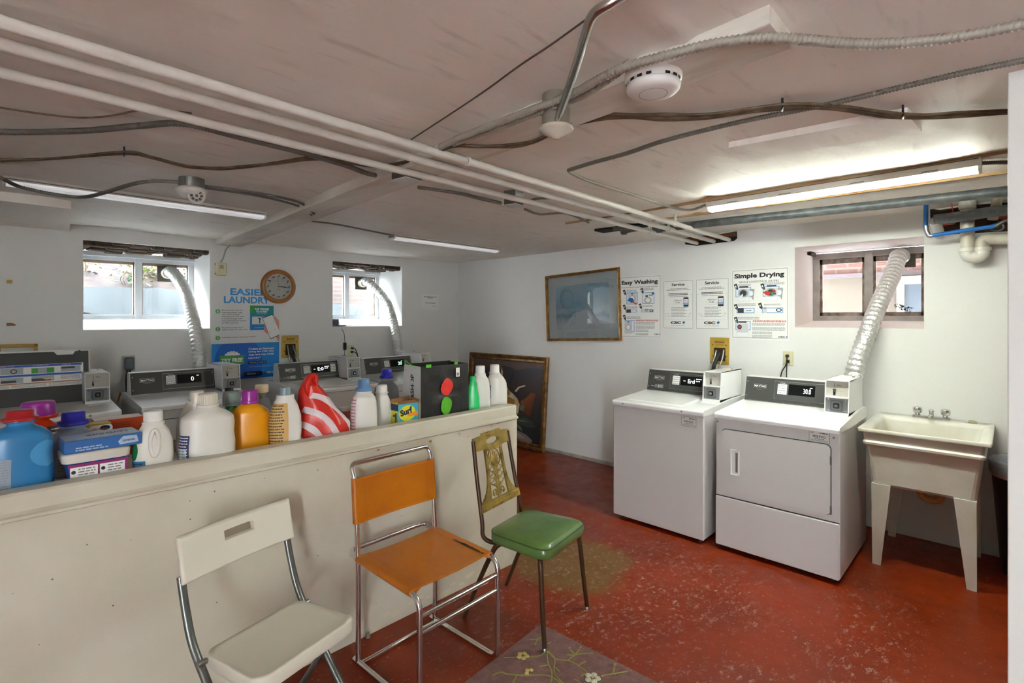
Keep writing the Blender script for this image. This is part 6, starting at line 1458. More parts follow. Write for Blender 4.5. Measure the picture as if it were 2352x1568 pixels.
def bottle(label, cx, wpx, top, y, shape, body_m, cap_m, capw, caph, ratio=.62, neck=None, labels=(), handle=None, cap_style='plain', rot=0, capx=0, name='detergent_bottle', cat='bottle', z0=ZT, collar=True):
    sc = scale_at(cx, y); p = on(1, y, cx, top); H = p.z-z0; ch = caph*sc; hw = wpx*sc/2; hd = hw*ratio; cw_ = capw*sc/2
    Hb = H-ch
    rz = math.atan2(p.y, p.x)-R90+rot
    t = thing(name, label, cat, (p.x, p.y, z0), rz, GRP)
    P = LP[shape]; ox = capx*sc
    def ringat(q, off=0):
        w_, d_, _ = lerp_prof(P, q); k = max(0, (q-.7)/.3)
        return w_*hw+off, d_*hd+off, ox*k
    N = 40; rings = []
    for i in range(N+1):
        q = i/N; w_, d_, o_ = ringat(q); rings.append(sup(w_, d_, q*Hb, o_, 28, 2.2 if q > .85 else 2.8))
    body = MB().loft(rings, body_m, True).build('bottle_body', t)
    # cap
    mb = MB(); n = 36; cz = Hb
    if collar: MB().lathe([(cw_*1.12, -ch*.25), (cw_*1.16, -ch*.12), (cw_*1.12, 0)], (ox, 0, cz), neck or body_m, 28).build('neck_ring', t)
    pr = [(cw_, 0), (cw_*.97, ch*.85), (cw_*.9, ch), (0, ch)]
    if cap_style == 'wide': pr = [(cw_*1.28, -ch*.05), (cw_*1.34, ch*.08), (cw_*1.28, ch*.25), (cw_*1.0, ch*.30), (cw_*.96, ch*.93), (cw_*.88, ch), (0, ch)]
    mb.lathe(pr, (ox, 0, cz), cap_m, n)
    if cap_style == 'ribbed':
        for k in range(30): a = 2*math.pi*k/30; mb.box(-.0008, cw_*.95, ch*.06, .0008, cw_*1.04, ch*.88, cap_m, M=Matrix.Translation((ox, 0, cz)) @ Matrix.Rotation(a, 4, 'Z'))
    mb.build('cap', t)
    if cap_style == 'clear': MB().lathe([(cw_*1.25, -ch*.75), (cw_*1.2, -ch*.05), (cw_*1.1, 0)], (ox, 0, cz), neck, 28).build('pour_spout', t)
    # wrapped labels: (angle range in degrees from the front, height range, material, drawing)
    for (a0, a1, q0, q1, m_, lines) in labels:
        mb = MB(); na, nz = 14, 12; vs = []
        def S(ang, q, off):
            w_, d_, o_ = ringat(q, off); a = math.radians(ang-90); c, s = math.cos(a), math.sin(a); e = 2.8
            return (o_+w_*math.copysign(abs(c)**(2/e), c), d_*math.copysign(abs(s)**(2/e), s), q*Hb)
        for j in range(nz+1):
            for i in range(na+1):
                ang = a0+(a1-a0)*i/na; q = q0+(q1-q0)*j/nz
                if lines == 'oval':
                    v = (j/nz-.5)*2; kk = math.sqrt(max(0, 1-v*v)); ang = (a0+a1)/2+(a1-a0)/2*kk*(i/na*2-1)
                vs.append(S(ang, q, .0007))
        mb.add(vs, [(j*(na+1)+i, j*(na+1)+i+1, (j+1)*(na+1)+i+1, (j+1)*(na+1)+i) for j in range(nz) for i in range(na)], m_, True)
        if lines and lines != 'oval':
            rnd = random.Random(int(cx))
            for k in range(lines[1]):
                q = q1-(q1-q0)*(k+1)/(lines[1]+1.5); a = a0+(a1-a0)*.1; 
                while a < a1-(a1-a0)*.12:
                    b_ = min(a1-(a1-a0)*.08, a+rnd.uniform(3, 12)); h = (q1-q0)/(lines[1]+2)*.38
                    mb.add([S(a, q, .0012), S(b_, q, .0012), S(b_, q+h, .0012), S(a, q+h, .0012)], [(0, 1, 2, 3)], lines[0]); a = b_+1.5
        mb.build('label', t, recalc=False)
    if handle:
        s_, h0, h1, out_, r = handle   # side, heights, reach, radius
        hpts = [(s_*hw*.75, 0, Hb*h1), (s_*(hw*1.0+out_*.8), 0, Hb*(h1-.01)), (s_*(hw+out_), 0, Hb*(h0+h1)/2+.01), (s_*(hw+out_*.75), 0, Hb*(h0+.03)), (s_*hw*.8, 0, Hb*h0)]
        MB().tube(spline(hpts, 8), r, body_m, 12, flat=1).build('handle', t)
    return t
PL = lambda n, c, r=.28, **k: mat(n, c, r, **k)
wh = PL('bottle white', '#dcdad2'); wh2 = PL('bottle bone', '#d3cfc6'); blu = PL('bottle blue', '#2f78ad'); capred = PL('cap red', '#a8272a'); pur = PL('cap purple', '#93278f'); ora = PL('bottle orange red', '#dc3c16')
vio = PL('cap violet blue', '#2a2a9c'); gb = PL('bottle grey blue', '#8a97a8'); yel = PL('bottle yellow', '#e0950f'); gre = PL('bottle green', '#17803f'); mint = PL('bottle mint', '#28c46b'); grn_lab = PL('light green label', '#9bd08a')
grey_j = PL('bottle grey', '#8f9498'); beige = PL('cap beige', '#d9c3a0'); cl = mat('clear plastic bottle', '#dfe6ea', .08, trans=.75); dteal = PL('cap teal', '#10584c'); lbl = PL('cap light blue', '#5f86b0'); pinkl = PL('pink label', '#d9b7ae', .5); kraft = PL('kraft label', '#c9a05a', .5); blab = PL('deep blue label', '#1a4f8f', .45)
YA, YB_ = 2.30, 2.42
bottle('large light blue detergent jug with red cap at the far left', 46, 118, 941, 2.315, 'big', blu, capred, 50, 22, .62, labels=[(-62, -8, .06, .52, PL('faded label', '#8a99a8', .5), (ink_grey, 12)), (10, 80, .36, .72, PL('lighter blue panel', '#4a95c9', .35), 'oval')], cap_style='wide', handle=(-1, .25, .72, .03, .014))
bottle('orange red jug with big purple cap behind the light blue jug', 88, 84, 922, 2.60, 'jug', ora, pur, 62, 30, .6, cap_style='plain', labels=[(20, 80, .3, .8, PL('dark label', '#5a4a52', .5), (paper, 6))])
bottle('grey blue jug with violet cap between the orange red jug and the blue tub', 166, 94, 945, 2.475, 'jug', gb, vio, 44, 28, .58, cap_style='wide', capx=2, handle=(-1, .30, .78, .03, .012), labels=[(-30, 40, .05, .4, PL('pale label', '#a7a79f', .5), (ink_grey, 5))])
bottle('white jug with side handle and clear cap beside the blue tub', 352, 78, 942, 2.29, 'oval', wh, plastic_w, 38, 24, .62, handle=None, labels=[(-88, -40, .28, .66, PL('seventh green', '#12683a', .4), 'oval'), (-85, -15, .02, .28, PL('mid blue label', '#2d6ea6', .5), (ink, 3))])
bottle('bone white bottle with screw cap behind the largest white jug', 452, 80, 898, 2.51, 'round', wh2, beige if False else PL('bone cap', '#d9cdbd'), 30, 22, .7)
bottle('largest white detergent jug with ribbed cap', 477, 112, 903, 2.30, 'big', wh, PL('ribbed cap white', '#d9d3c4', .4), 40, 24, .62, cap_style='ribbed', labels=[(-86, -32, .03, .52, PL('navy label', '#2f3568', .45), (paper, 9)), (-84, -40, .08, .30, PL('white teal label', '#d9dfdf', .5), (PL('teal ink', '#2f8f8a', .5), 3))])
bottle('green air freshener with clear cap between the white and yellow jugs', 532, 52, 898, 2.44, 'cone', gre, cl, 38, 32, .8, name='spray_bottle', labels=[(-20, 20, .80, .98, mat('leaf green', '#3fae4f', .4), 'oval')], collar=False)
bottle('bright yellow detergent jug with purple cap', 574, 86, 895, 2.36, 'big', yel, pur, 34, 24, .62, neck=pur, labels=[(-86, -45, .02, .62, PL('dark grey label', '#4c4a4e', .5), (ink_grey, 10))])
bottle('clear bottle with beige cap behind the yellow jug', 601, 44, 883, 2.46, 'slim', cl, beige, 30, 17, .6, labels=[(-30, 40, .3, .6, PL('frost label', '#cfd6da', .4), 'oval')])
bottle('white bottle with dark green neck and kraft label beside the yellow jug', 655, 70, 889, 2.295, 'oval', wh, mat('clear cap blue', '#a9c4d0', .1, trans=.5), 24, 17, .66, neck=dteal, cap_style='clear', labels=[(-82, 6, .04, .86, kraft, (ink, 14))])
bottle('pinkish white bottle with light blue cap right of the striped bag', 836, 60, 870, 2.30, 'slim', wh, lbl, 27, 26, .66, cap_style='wide', labels=[(-86, -28, .03, .86, pinkl, (PL('pink ink', '#7f6a8f', .5), 10))])
bottle('small white bottle with round blue label beside the light blue capped bottle', 877, 44, 884, 2.38, 'oval', wh, plastic_w, 25, 15, .62, labels=[(-88, -20, .05, .72, blab, 'oval')])
bottle('grey jug with violet cap behind the small white bottle', 888, 58, 847, 2.62, 'jug', grey_j, vio, 24, 20, .6, cap_style='wide')
bottle('green bottle beside the black shopping bag', 1086, 34, 864, 2.29, 'cone', mint, mint, 13, 10, .6, collar=False)
bottle('white bottle with light green label next to the green bottle', 1103, 46, 840, 2.32, 'slim', wh, plastic_w, 22, 17, .62, labels=[(-85, -12, .02, .78, grn_lab, (PL('green ink', '#3f7a4f', .5), 9))])
bottle('white jug with clear cap at the right end of the counter', 1143, 44, 837, 2.31, 'slim', wh, plastic_w, 22, 17, .66, capx=-7, labels=[(-85, -40, .3, .66, PL('navy small label', '#32386e', .45), (paper, 5))])
bottle('small black handled brush bottle behind the green air freshener', 526, 18, 890, 2.50, 'slim', gre, black, 18, 8, .7, name='brush_bottle', collar=False)
# moulded handle opening of the handled white jug
h = [o for o in bpy.data.objects if o.get('label', '').startswith('white jug with side handle')][0]
MB().tube([(.013*math.cos(a)+.004, -.0375+.004*math.sin(a)*0+.002*abs(math.cos(a)), .115+.048*math.sin(a)) for a in [k*math.pi/12 for k in range(25)]], .0075, wh, 10).build('handle', h)
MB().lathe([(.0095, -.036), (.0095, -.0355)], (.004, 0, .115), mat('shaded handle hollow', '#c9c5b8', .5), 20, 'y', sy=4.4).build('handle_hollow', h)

def cbox(name, label, cat, pxl, pxr, top, y, depth, m, rot=0, z0=ZT):
    """carton whose front face spans two photo columns"""
    xa, xb = xat(pxl, y), xat(pxr, y); zt = on(1, y, pxl, top).z
    t = thing(name, label, cat, (xa, y, z0), rot, GRP); return t, xb-xa, zt-z0
# blue pod tub with white lid and a carton lying on it
t, W, H = cbox('detergent_tub', 'blue detergent tub with white lid under the blue carton', 'tub', 146, 298, 1046, 2.255, .14, blu)
tb = PL('tub blue', '#1550a8', .3); D = .15
def rb(e, z, r=.03): return [(p[0], p[1], p[2]) for p in rr(-e, -e, W+e, D+e, z, r)]
MB().loft([rb(-.02, 0), rb(-.004, H-.03), rb(-.003, H-.02)], tb, False).build('tub_body', t)
MB().loft([rb(.004, H-.032), rb(.006, H-.008), rb(.002, H), rb(-.02, H+.002)], PL('tub lid', '#cfcac0', .35), True).build('lid', t)
mb = MB(); mb.add([(.02, -.0005, .02), (W-.01, -.0005, .02), (W-.004, .0035-.005, H-.036), (.01, .0035-.005, H-.036)], [(0, 1, 2, 3)], PL('magenta band', '#8a2a6b', .5))
for (u0, u1) in ((.09, .50), (.53, .92)):
    mb.rect(W*u0, .014, W*u1, H-.046, -.0022, paper)
    for i in range(7): mb.words(W*(u0+.12), H-.056-i*.009, W*u1-.006, .004, -.0026, ink_grey)
    mb.disc(W*(u0+.05), H-.062, .006, -.0026, ink); mb.disc(W*(u0+.05), H-.085, .006, -.0026, ink)
mb.build('label', t, recalc=False)
zl = ZT+H+.003
cb_ = PL('carton blue', '#3566a5', .4); cb2 = PL('carton pale', '#a9bcd2', .45)
xa = xat(133, 2.20); t = thing('dryer_sheet_box', 'blue dryer sheet carton lying across the lid of the blue tub', 'box', (xa+.018, 2.245, zl), math.radians(3), GRP); Wb = .215
MB().box(0, 0, 0, Wb, .135, .042, cb_, b=.0015).build('carton', t)
mb = MB()
mb.add([(.004, .004, .0424), (Wb-.004, .004, .0424), (Wb-.004, .131, .0424), (.004, .131, .0424)], [(0, 1, 2, 3)], cb2)
mb.words(.03, .006, .12, .004, -.0005, cb2); mb.words(.03, .014, .10, .004, -.0005, cb2); mb.poly([(.15, .008), (.205, .010), (.20, .034), (.16, .036), (.145, .02)], -.0005, cb2); mb.text('Lavande', .158, .017, .036, .009, -.0008, navy, .02)
vs_, fs_, b_ = text_geo('LAVENDER', .03); kx = .12/(b_[1]-b_[0]); kz = .03/(b_[3]-b_[2])
mb.add([(Wb-.03-(v.x-b_[0])*kx, .055-(v.y-b_[2])*kz+.03, .0428) for v in vs_], fs_, navy)
mb.build('print', t, recalc=False)
# yellow green carton leaning behind
xa = xat(172, 2.55); t = thing('dryer_sheet_box', 'yellow and green carton standing behind the blue carton', 'box', (xa, 2.55, ZT), math.radians(2), GRP); Hh = on(1, 2.55, 200, 976).z-ZT
yg = PL('carton olive yellow', '#b3a02c', .45); W_ = xat(256, 2.55)-xa
MB().box(0, 0, 0, W_, .06, Hh, yg, b=.0015).build('carton', t)
mb = MB(); mb.rect(.0, Hh-.055, W_, Hh-.045, -.0006, PL('carton green', '#3f7a35', .5)); mb.disc(.02, Hh-.022, .013, -.0006, gre); mb.poly([(p.x, p.y) for p in rrpoly([(.04, Hh-.036, 0), (.115, Hh-.036, 0), (.115, Hh-.006, 0), (.04, Hh-.006, 0)], .013)], -.0006, paper); mb.disc(W_-.02, Hh-.018, .016, -.0007, navy, sz=.6)
mb.text('ultraplus', .05, Hh-.027, .05, .010, -.0009, PL('orange ink', '#c8632a', .5), .02); mb.rect(.02, Hh-.09, .045, Hh-.06, -.0006, navy)
mb.build('print', t, recalc=False)
# orange carton
xa = xat(216, 2.66); t = thing('soap_carton', 'long orange carton with pale top behind the yellow green carton', 'box', (xa, 2.66, ZT), math.radians(0), GRP); Hh = on(1, 2.66, 270, 962).z-ZT; W_ = xat(330, 2.66)-xa
MB().box(0, 0, 0, W_, .10, Hh, PL('carton orange', '#c4481a', .45), b=.0015).build('carton', t)
mb = MB().add([(.002, .002, Hh+.0005), (W_-.002, .002, Hh+.0005), (W_-.002, .098, Hh+.0005), (.002, .098, Hh+.0005)], [(0, 1, 2, 3)], PL('pale flap', '#e8dcd6', .5)); mb.rect(.09, Hh-.055, .12, Hh-.04, -.0006, paper)
for k in range(4): mb.words(.03, Hh-.02-k*.008, .12, .003, -.0006, PL('dark orange ink', '#8f2f10', .5))
mb.build('print', t, recalc=False)
# crumpled paper bag of clothes pins
mb = MB(); rnd = random.Random(4); rings = []
for i in range(7):
    q = i/6; rings.append([(.03*(1-.25*q)*math.cos(a)*rnd.uniform(.75, 1.15), .03*(1-.3*q)*math.sin(a)*rnd.uniform(.75, 1.15), .05*q) for a in [k*math.pi/6 for k in range(12)]])
mb.loft(rings, mat('crumpled bag', '#cfc7b4', .5, bump=.5, bscale=40), False); p = on(1, 2.60, 402, 1028)
o = mb.build('paper_bag', None, (p.x, p.y, ZT)); tag(o, 'small crumpled translucent bag between the two white jugs', 'bag', GRP)

# Surf style detergent carton
xa, xb = xat(915, 2.275), xat(960, 2.275); Hh = on(1, 2.275, 940, 926).z-ZT; W_ = xb-xa
t = thing('detergent_carton', 'open yellow and light blue powder carton in front of the shopping bag', 'box', (xa, 2.275, ZT), 0, GRP); cy = PL('carton yellow', '#d9cf2a', .45); cc = PL('carton cyan', '#3aa9c9', .45)
mb = MB().box(0, 0, 0, W_, .07, Hh, cy); mb.dirty = True; mb.build('carton', t)
mb = MB()
mb.rect(0, 0, W_, Hh, -.0005, cc); mb.disc(W_*.45, Hh*.60, W_*.42, -.0008, cy, sz=.8); mb.rect(W_*.06, 0, W_*.96, Hh*.28, -.0008, PL('pale cyan', '#a8dbe0', .5)); mb.text('Surf', W_*.12, Hh*.47, W_*.62, Hh*.28, -.0012, navy, .05, rot=.22); mb.rect(W_*.45, Hh*.45, W_*.98, Hh*.62, -.0010, PL('carton orange2', '#d8882a', .5))
for k in range(3): mb.words(W_*.12, Hh*(.21-.06*k), W_*.9, Hh*.025, -.0012, ink_grey)
for f in [0]:
    X = -.0006; q = lambda v0, z0_, v1, z1_, m_, e=0: mb.add([(X-e, v1, z0_), (X-e, v0, z0_), (X-e, v0, z1_), (X-e, v1, z1_)], [(0, 1, 2, 3)], m_)
    q(0, Hh*.72, .07, Hh, navy); q(0, 0, .07, Hh*.12, ink_red); q(.015, Hh*.25, .03, Hh*.62, blab, .0003); q(.03, Hh*.45, .05, Hh*.55, blab, .0003)
mb.build('print', t, recalc=False)
mb = MB(); kb = PL('carton inside', '#8a5f38', .7)
for (A, B_, C_, D_) in (((0, 0, Hh), (W_, 0, Hh), (W_*.95, .02, Hh+.012), (.01, .02, Hh+.012)), ((0, .07, Hh), (W_, .07, Hh), (W_, .085, Hh+.025), (0.01, .085, Hh+.02)), ((W_, 0, Hh), (W_, .07, Hh), (W_+.012, .06, Hh+.02), (W_+.012, .0, Hh+.012))):
    vs_ = [Vector(v) for v in (A, B_, C_, D_)]; n_ = (vs_[1]-vs_[0]).cross(vs_[3]-vs_[0]).normalized()*.0008; mb.add(vs_+[v+n_ for v in vs_], [(0, 1, 2, 3), (7, 6, 5, 4), (0, 4, 5, 1), (1, 5, 6, 2), (2, 6, 7, 3), (3, 7, 4, 0)], kb)
mb.build('flap', t)

# black reusable shopping bag with grey gusset and green handles
Yt = 2.285; xa, xb = xat(966, Yt), xat(1077, Yt); W_ = xb-xa; Hh = on(1, Yt, 1020, 838).z-ZT; D = .19
t = thing('shopping_bag', 'black reusable shopping bag with a red and a green dot', 'bag', (xa, Yt, ZT), 0, GRP)
bk_m = mat('black woven bag', '#2a2a29', .38, bump=.7, bscale=14); gs = mat('grey bag side', '#b5b5b3', .4, bump=.4, bscale=12); gh = mat('lime handle', '#57b52a', .5)
def panel(mb, P, nu, nv, m, amp, seed, th=.002):
    vs = []; n_ = (Vector(P[1])-Vector(P[0])).cross(Vector(P[3])-Vector(P[0])).normalized()
    for j in range(nv+1):
        for i in range(nu+1):
            u, v = i/nu, j/nv; p = Vector(P[0])*(1-u)*(1-v)+Vector(P[1])*u*(1-v)+Vector(P[2])*u*v+Vector(P[3])*(1-u)*v
            e = math.sin(u*math.pi)*(math.sin(v*math.pi*.9)+.15); vs.append(p+n_*amp*e*mnoise.noise(Vector((u*4, v*5, seed))))
    N_ = len(vs); fs = [(j*(nu+1)+i, j*(nu+1)+i+1, (j+1)*(nu+1)+i+1, (j+1)*(nu+1)+i) for j in range(nv) for i in range(nu)]
    mb.add(vs, fs, m, True); return vs
mb = MB(); V = panel(mb, [(0, 0, 0), (W_, 0, 0), (W_-.003, .004, Hh), (.004, .004, Hh)], 18, 16, bk_m, .012, 1); panel(mb, [(W_, D, 0), (0, D, 0), (.004, D-.03, Hh+.006), (W_-.003, D-.02, Hh+.006)], 10, 8, bk_m, .01, 2); panel(mb, [(W_, 0, 0), (W_, D, 0), (W_-.003, D-.02, Hh), (W_-.003, .004, Hh)], 8, 8, bk_m, .02, 3)
mb.box(0, 0, 0, W_, D, .004, bk_m); mb.build('bag_body', t, recalc=False)
mb = MB(); panel(mb, [(0, D, 0), (0, 0, 0), (.004, .004, Hh), (.004, D-.03, Hh+.006)], 10, 10, gs, -.02, 4)
vs_, fs_, b_ = text_geo('STOP&SHOP', .03); L = b_[1]-b_[0]
mb.add([(-.003, D*.30+(v.y-b_[2])/(b_[3]-b_[2])*.032, .03+(v.x-b_[0])/L*.235) for v in vs_], fs_, ink)
mb.build('gusset', t, recalc=False)
mb = MB()
def dot(cx, cz, r, m, y):
    vs = [(cx, y, cz)]+[(cx+r*.9*math.cos(a), y, cz+r*1.1*math.sin(a)) for a in [k*math.pi/12 for k in range(24)]]
    # drape the dot on the bag front
    out = []
    for v in vs:
        u, w_ = v[0]/W_, v[2]/Hh; e = math.sin(u*math.pi)*(math.sin(w_*math.pi*.9)+.15); out.append((v[0], .004*w_-.014*e*mnoise.noise(Vector((u*4, w_*5, 1)))-.006, v[2]))
    mb.add(out, [(0, 1+k, 1+(k+1) % 24) for k in range(24)], m, True)
dot(W_*.52, Hh*.60, .045, mat('dot red', '#dc3c33', .45), 0); dot(W_*.50, Hh*.26, .045, mat('dot green', '#58a928', .45), 0); mb.rect(W_*.705, Hh*.765, W_*.785, Hh*.93, -.004, paper); mb.rect(W_*.72, Hh*.785, W_*.77, Hh*.84, -.0045, ink_grey)
mb.build('print', t, recalc=False)
MB().box(W_*.10, -.003, Hh-.008, W_*.20, -.0005, Hh+.010, gh).build('handle', t); MB().box(W_*.68, -.002, Hh-.002, W_*.75, .002, Hh+.012, gh).build('handle', t)
MB().tube(spline([(.01, D-.03, Hh+.0), (-.02, D*.6, Hh+.03), (-.03, D*.4, Hh+.02), (.0, D*.2, Hh-.01)], 8), .004, gh, 8, flat=.4).build('handle', t)

# red and white striped bag
def stripes_mat():
    m = bpy.data.materials.new('red and white stripes'); m.use_nodes = True; nt = m.node_tree; b = nt.nodes['Principled BSDF']; b.inputs['Roughness'].default_value = .35
    tc = nt.nodes.new('ShaderNodeTexCoord'); mp = nt.nodes.new('ShaderNodeMapping'); mp.inputs['Location'].default_value = (.115, 0, .05); mp.inputs['Scale'].default_value = (1.0, 0, 1.0); nt.links.new(tc.outputs['Object'], mp.inputs[0])
    d = nt.nodes.new('ShaderNodeVectorMath'); d.operation = 'LENGTH'; nt.links.new(mp.outputs[0], d.inputs[0])
    n = nt.nodes.new('ShaderNodeTexNoise'); n.inputs['Scale'].default_value = 7; nt.links.new(tc.outputs['Object'], n.inputs[0])
    a = nt.nodes.new('ShaderNodeMath'); a.operation = 'MULTIPLY_ADD'; a.inputs[1].default_value = .03; nt.links.new(n.outputs[0], a.inputs[0]); nt.links.new(d.outputs['Value'], a.inputs[2])
    s = nt.nodes.new('ShaderNodeMath'); s.operation = 'MULTIPLY'; s.inputs[1].default_value = 2*math.pi/.068; nt.links.new(a.outputs[0], s.inputs[0])
    s2 = nt.nodes.new('ShaderNodeMath'); s2.operation = 'SINE'; nt.links.new(s.outputs[0], s2.inputs[0])
    g = nt.nodes.new('ShaderNodeMath'); g.operation = 'GREATER_THAN'; g.inputs[1].default_value = .3; nt.links.new(s2.outputs[0], g.inputs[0])
    # upper gathered part is plain red
    sx = nt.nodes.new('ShaderNodeSeparateXYZ'); nt.links.new(tc.outputs['Object'], sx.inputs[0])
    l1 = nt.nodes.new('ShaderNodeMath'); l1.operation = 'MULTIPLY_ADD'; l1.inputs[1].default_value = 1.7; nt.links.new(sx.outputs[0], l1.inputs[0]); l1.inputs[2].default_value = .29
    l2 = nt.nodes.new('ShaderNodeMath'); l2.operation = 'LESS_THAN'; nt.links.new(sx.outputs[2], l2.inputs[0]); nt.links.new(l1.outputs[0], l2.inputs[1])
    ml = nt.nodes.new('ShaderNodeMath'); ml.operation = 'MULTIPLY'; nt.links.new(g.outputs[0], ml.inputs[0]); nt.links.new(l2.outputs[0], ml.inputs[1])
    mx = nt.nodes.new('ShaderNodeMix'); mx.data_type = 'RGBA'; mx.inputs[6].default_value = lin('#c8200f'); mx.inputs[7].default_value = lin('#d9c9cd'); nt.links.new(ml.outputs[0], mx.inputs[0]); nt.links.new(mx.outputs[2], b.inputs['Base Color']); return m
yb_ = 2.31; c = on(1, yb_, 742, 980); sc = scale_at(742, yb_); Hh = on(1, yb_, 742, 862).z-ZT
t = thing('striped_bag', 'red bag with white curved stripes standing between white bottles', 'bag', (c.x, c.y+.02, ZT), math.atan2(c.y, c.x)-R90, GRP)
mb = MB(); rings = []; NB = 30; NA = 44
for i in range(NB+1):
    q = i/NB
    lo = -62+q*25+(14 if q > .62 else 0)*min(1, (q-.62)*6)*1 if q < .9 else -33+(q-.9)*60
    lo = {0: -62}.get(i, -62+18*q+ (q > .55)*(q-.55)*10)
    hi = 62 if q < .25 else 62-(q-.25)/.75*86
    if q > .8: lo = -44+ (q-.8)*55
    hi = max(hi, lo+4)
    cx_ = (lo+hi)/2*sc; hw_ = (hi-lo)/2*sc; hd_ = .075*(1-q*.75)
    rg = []
    for k in range(NA):
        a = 2*math.pi*k/NA; w_ = 1+.14*mnoise.noise(Vector((math.cos(a)*1.8, math.sin(a)*1.8, q*2.5)))+.10*abs(math.sin(a*5+q*6))*q
        rg.append((cx_+hw_*math.cos(a)*w_, hd_*math.sin(a)*w_, Hh*q+(.004 if i else 0)*mnoise.noise(Vector((a, q*9, 2)))))
    rings.append(rg)
mb.loft(rings, stripes_mat(), True); mb.build('bag_body', t)
mb = MB(); rk = mat('plain red bag', '#c41c10', .3, bump=.3, bscale=20)
mb.tube(spline([(-.055, -.03, Hh*.70), (-.062, -.035, Hh*.84), (-.05, -.02, Hh*.97), (-.025, -.02, Hh*.985), (-.02, -.03, Hh*.86)], 7), .011, rk, 10, rf=lambda L_, a, q: .005+.012*math.sin(q*math.pi)*(1+.3*math.sin(a*3)))
mb.build('gathered_top', t)
o = thing('plastic_container', 'small red and white container behind the striped bag', 'container', (xat(806, 2.70), 2.70, ZT), 0, GRP)
MB().box(-.05, 0, 0, .03, .06, .045, PL('soft red', '#d86a5f', .4), b=.006).build('container_body', o); MB().box(-.052, -.002, .045, .032, .062, .065, paper, b=.004).build('lid', o)

# ------------------------------------------------------------------ outside the windows
def brick_mat(name, c1, c2, mortar, sc):
    m = bpy.data.materials.new(name); m.use_nodes = True; nt = m.node_tree; b = nt.nodes['Principled BSDF']; b.inputs['Roughness'].default_value = .9
    tc = nt.nodes.new('ShaderNodeTexCoord'); mp = nt.nodes.new('ShaderNodeMapping'); nt.links.new(tc.outputs['Generated'], mp.inputs[0])
    br = nt.nodes.new('ShaderNodeTexBrick'); br.inputs['Color1'].default_value = lin(c1); br.inputs['Color2'].default_value = lin(c2); br.inputs['Mortar'].default_value = lin(mortar)
    br.inputs['Scale'].default_value = 1; br.inputs['Brick Width'].default_value = .20; br.inputs['Row Height'].default_value = .073; br.inputs['Mortar Size'].default_value = .010
    return m, nt, mp, br, b
def brick_plane(name, x0, y0, x1, y1, z0, z1, c1, c2, mo):
    """thin upright brick wall built as a box; local x along the wall, z up"""
    L = math.hypot(x1-x0, y1-y0); m, nt, mp, br, b = brick_mat(name+' bricks', c1, c2, mo, 1)
    mp.inputs['Rotation'].default_value = (-R90, 0, 0)
    tc = [n for n in nt.nodes if n.type == 'TEX_COORD'][0]; nt.links.new(tc.outputs['Object'], mp.inputs[0]); nt.links.new(mp.outputs[0], br.inputs[0]); nt.links.new(br.outputs[0], b.inputs['Base Color'])
    o = MB().box(0, 0, 0, L, .1, z1-z0, m).build(name, None, (x0, y0, z0), (0, 0, math.atan2(y1-y0, x1-x0))); return o
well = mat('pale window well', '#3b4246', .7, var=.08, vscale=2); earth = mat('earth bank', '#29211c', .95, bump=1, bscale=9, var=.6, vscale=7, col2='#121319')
leaf1 = mat('yellow green leaf', '#506813', .6); leaf2 = mat('green leaf', '#1e581e', .6); twig = mat('twig', '#3d2918', .7); deb = mat('dark leaf litter', '#18181a', .9)
# well wall with ragged rendered top in front of the two far windows
mb = MB(); rnd = random.Random(9); yw = YW+DEP+.30
top = []; x = -.6
while x < 5.2: top.append((x, 1.80+rnd.uniform(-.008, .012)+(.0 if x < 2.2 else -.12))); x += rnd.uniform(.02, .09)
mb.prism([(-.6, .6), (5.2, .6)]+top[::-1], 1, yw, yw+.05, well); mb.dirty = True
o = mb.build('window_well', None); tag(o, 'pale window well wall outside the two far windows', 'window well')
mb = MB()
for j in range(14):
    pass
g = [[(-.8+3.0*i/24, yw+.06+.9*j/10, 1.72+.75*j/10+.05*mnoise.noise(Vector((i*.6, j*.7, 1)))) for i in range(25)] for j in range(11)]
vs = [p for r in g for p in r]; mb.add(vs, [(j*25+i, j*25+i+1, (j+1)*25+i+1, (j+1)*25+i) for j in range(10) for i in range(24)], earth, True)
o = mb.build('earth_bank', None, recalc=False); tag(o, 'brown earth bank outside the wide far window', 'bank')
rnd = random.Random(21)
def bush(label, cx, cy, cz, r, n, m):
    t = thing('bush', label, 'plant', (cx, cy, cz), 0, 'plants outside the wide window')
    mb = MB()
    for k in range(n):
        p = Vector((rnd.gauss(0, r), rnd.gauss(0, r*.6), rnd.gauss(0, r*.7))); s = rnd.uniform(.012, .03); d = Vector((rnd.uniform(-1, 1), rnd.uniform(-1, 1), rnd.uniform(-.6, .6))).normalized(); e = d.cross(Vector((0, 0, 1))).normalized()
        mb.add([p-d*s, p+e*s*.55, p+d*s, p-e*s*.55], [(0, 1, 2, 3)], m)
    tag(mb.build('leaves', t, recalc=False), kind=None)
    mb = MB()
    for k in range(4): a = Vector((rnd.uniform(-r, r), 0, -r)); mb.tube(spline([a, a+Vector((rnd.uniform(-.04, .04), -.01, r)), a+Vector((rnd.uniform(-.06, .06), -.02, r*2))], 5), .004, twig, 5)
    mb.build('stem', t)
bush('yellow green bush outside the middle of the wide window', 1.22, yw+.35, 2.02, .11, 260, leaf1)
bush('green bush behind the foil duct of the wide window', 1.62, yw+.25, 1.98, .09, 200, leaf2)
bush('sparse yellow green bush at the left of the wide window', .62, yw+.35, 2.04, .10, 120, leaf1)
bush('sparse low bush under the middle bush outside the wide window', 1.05, yw+.2, 1.90, .08, 90, leaf2)
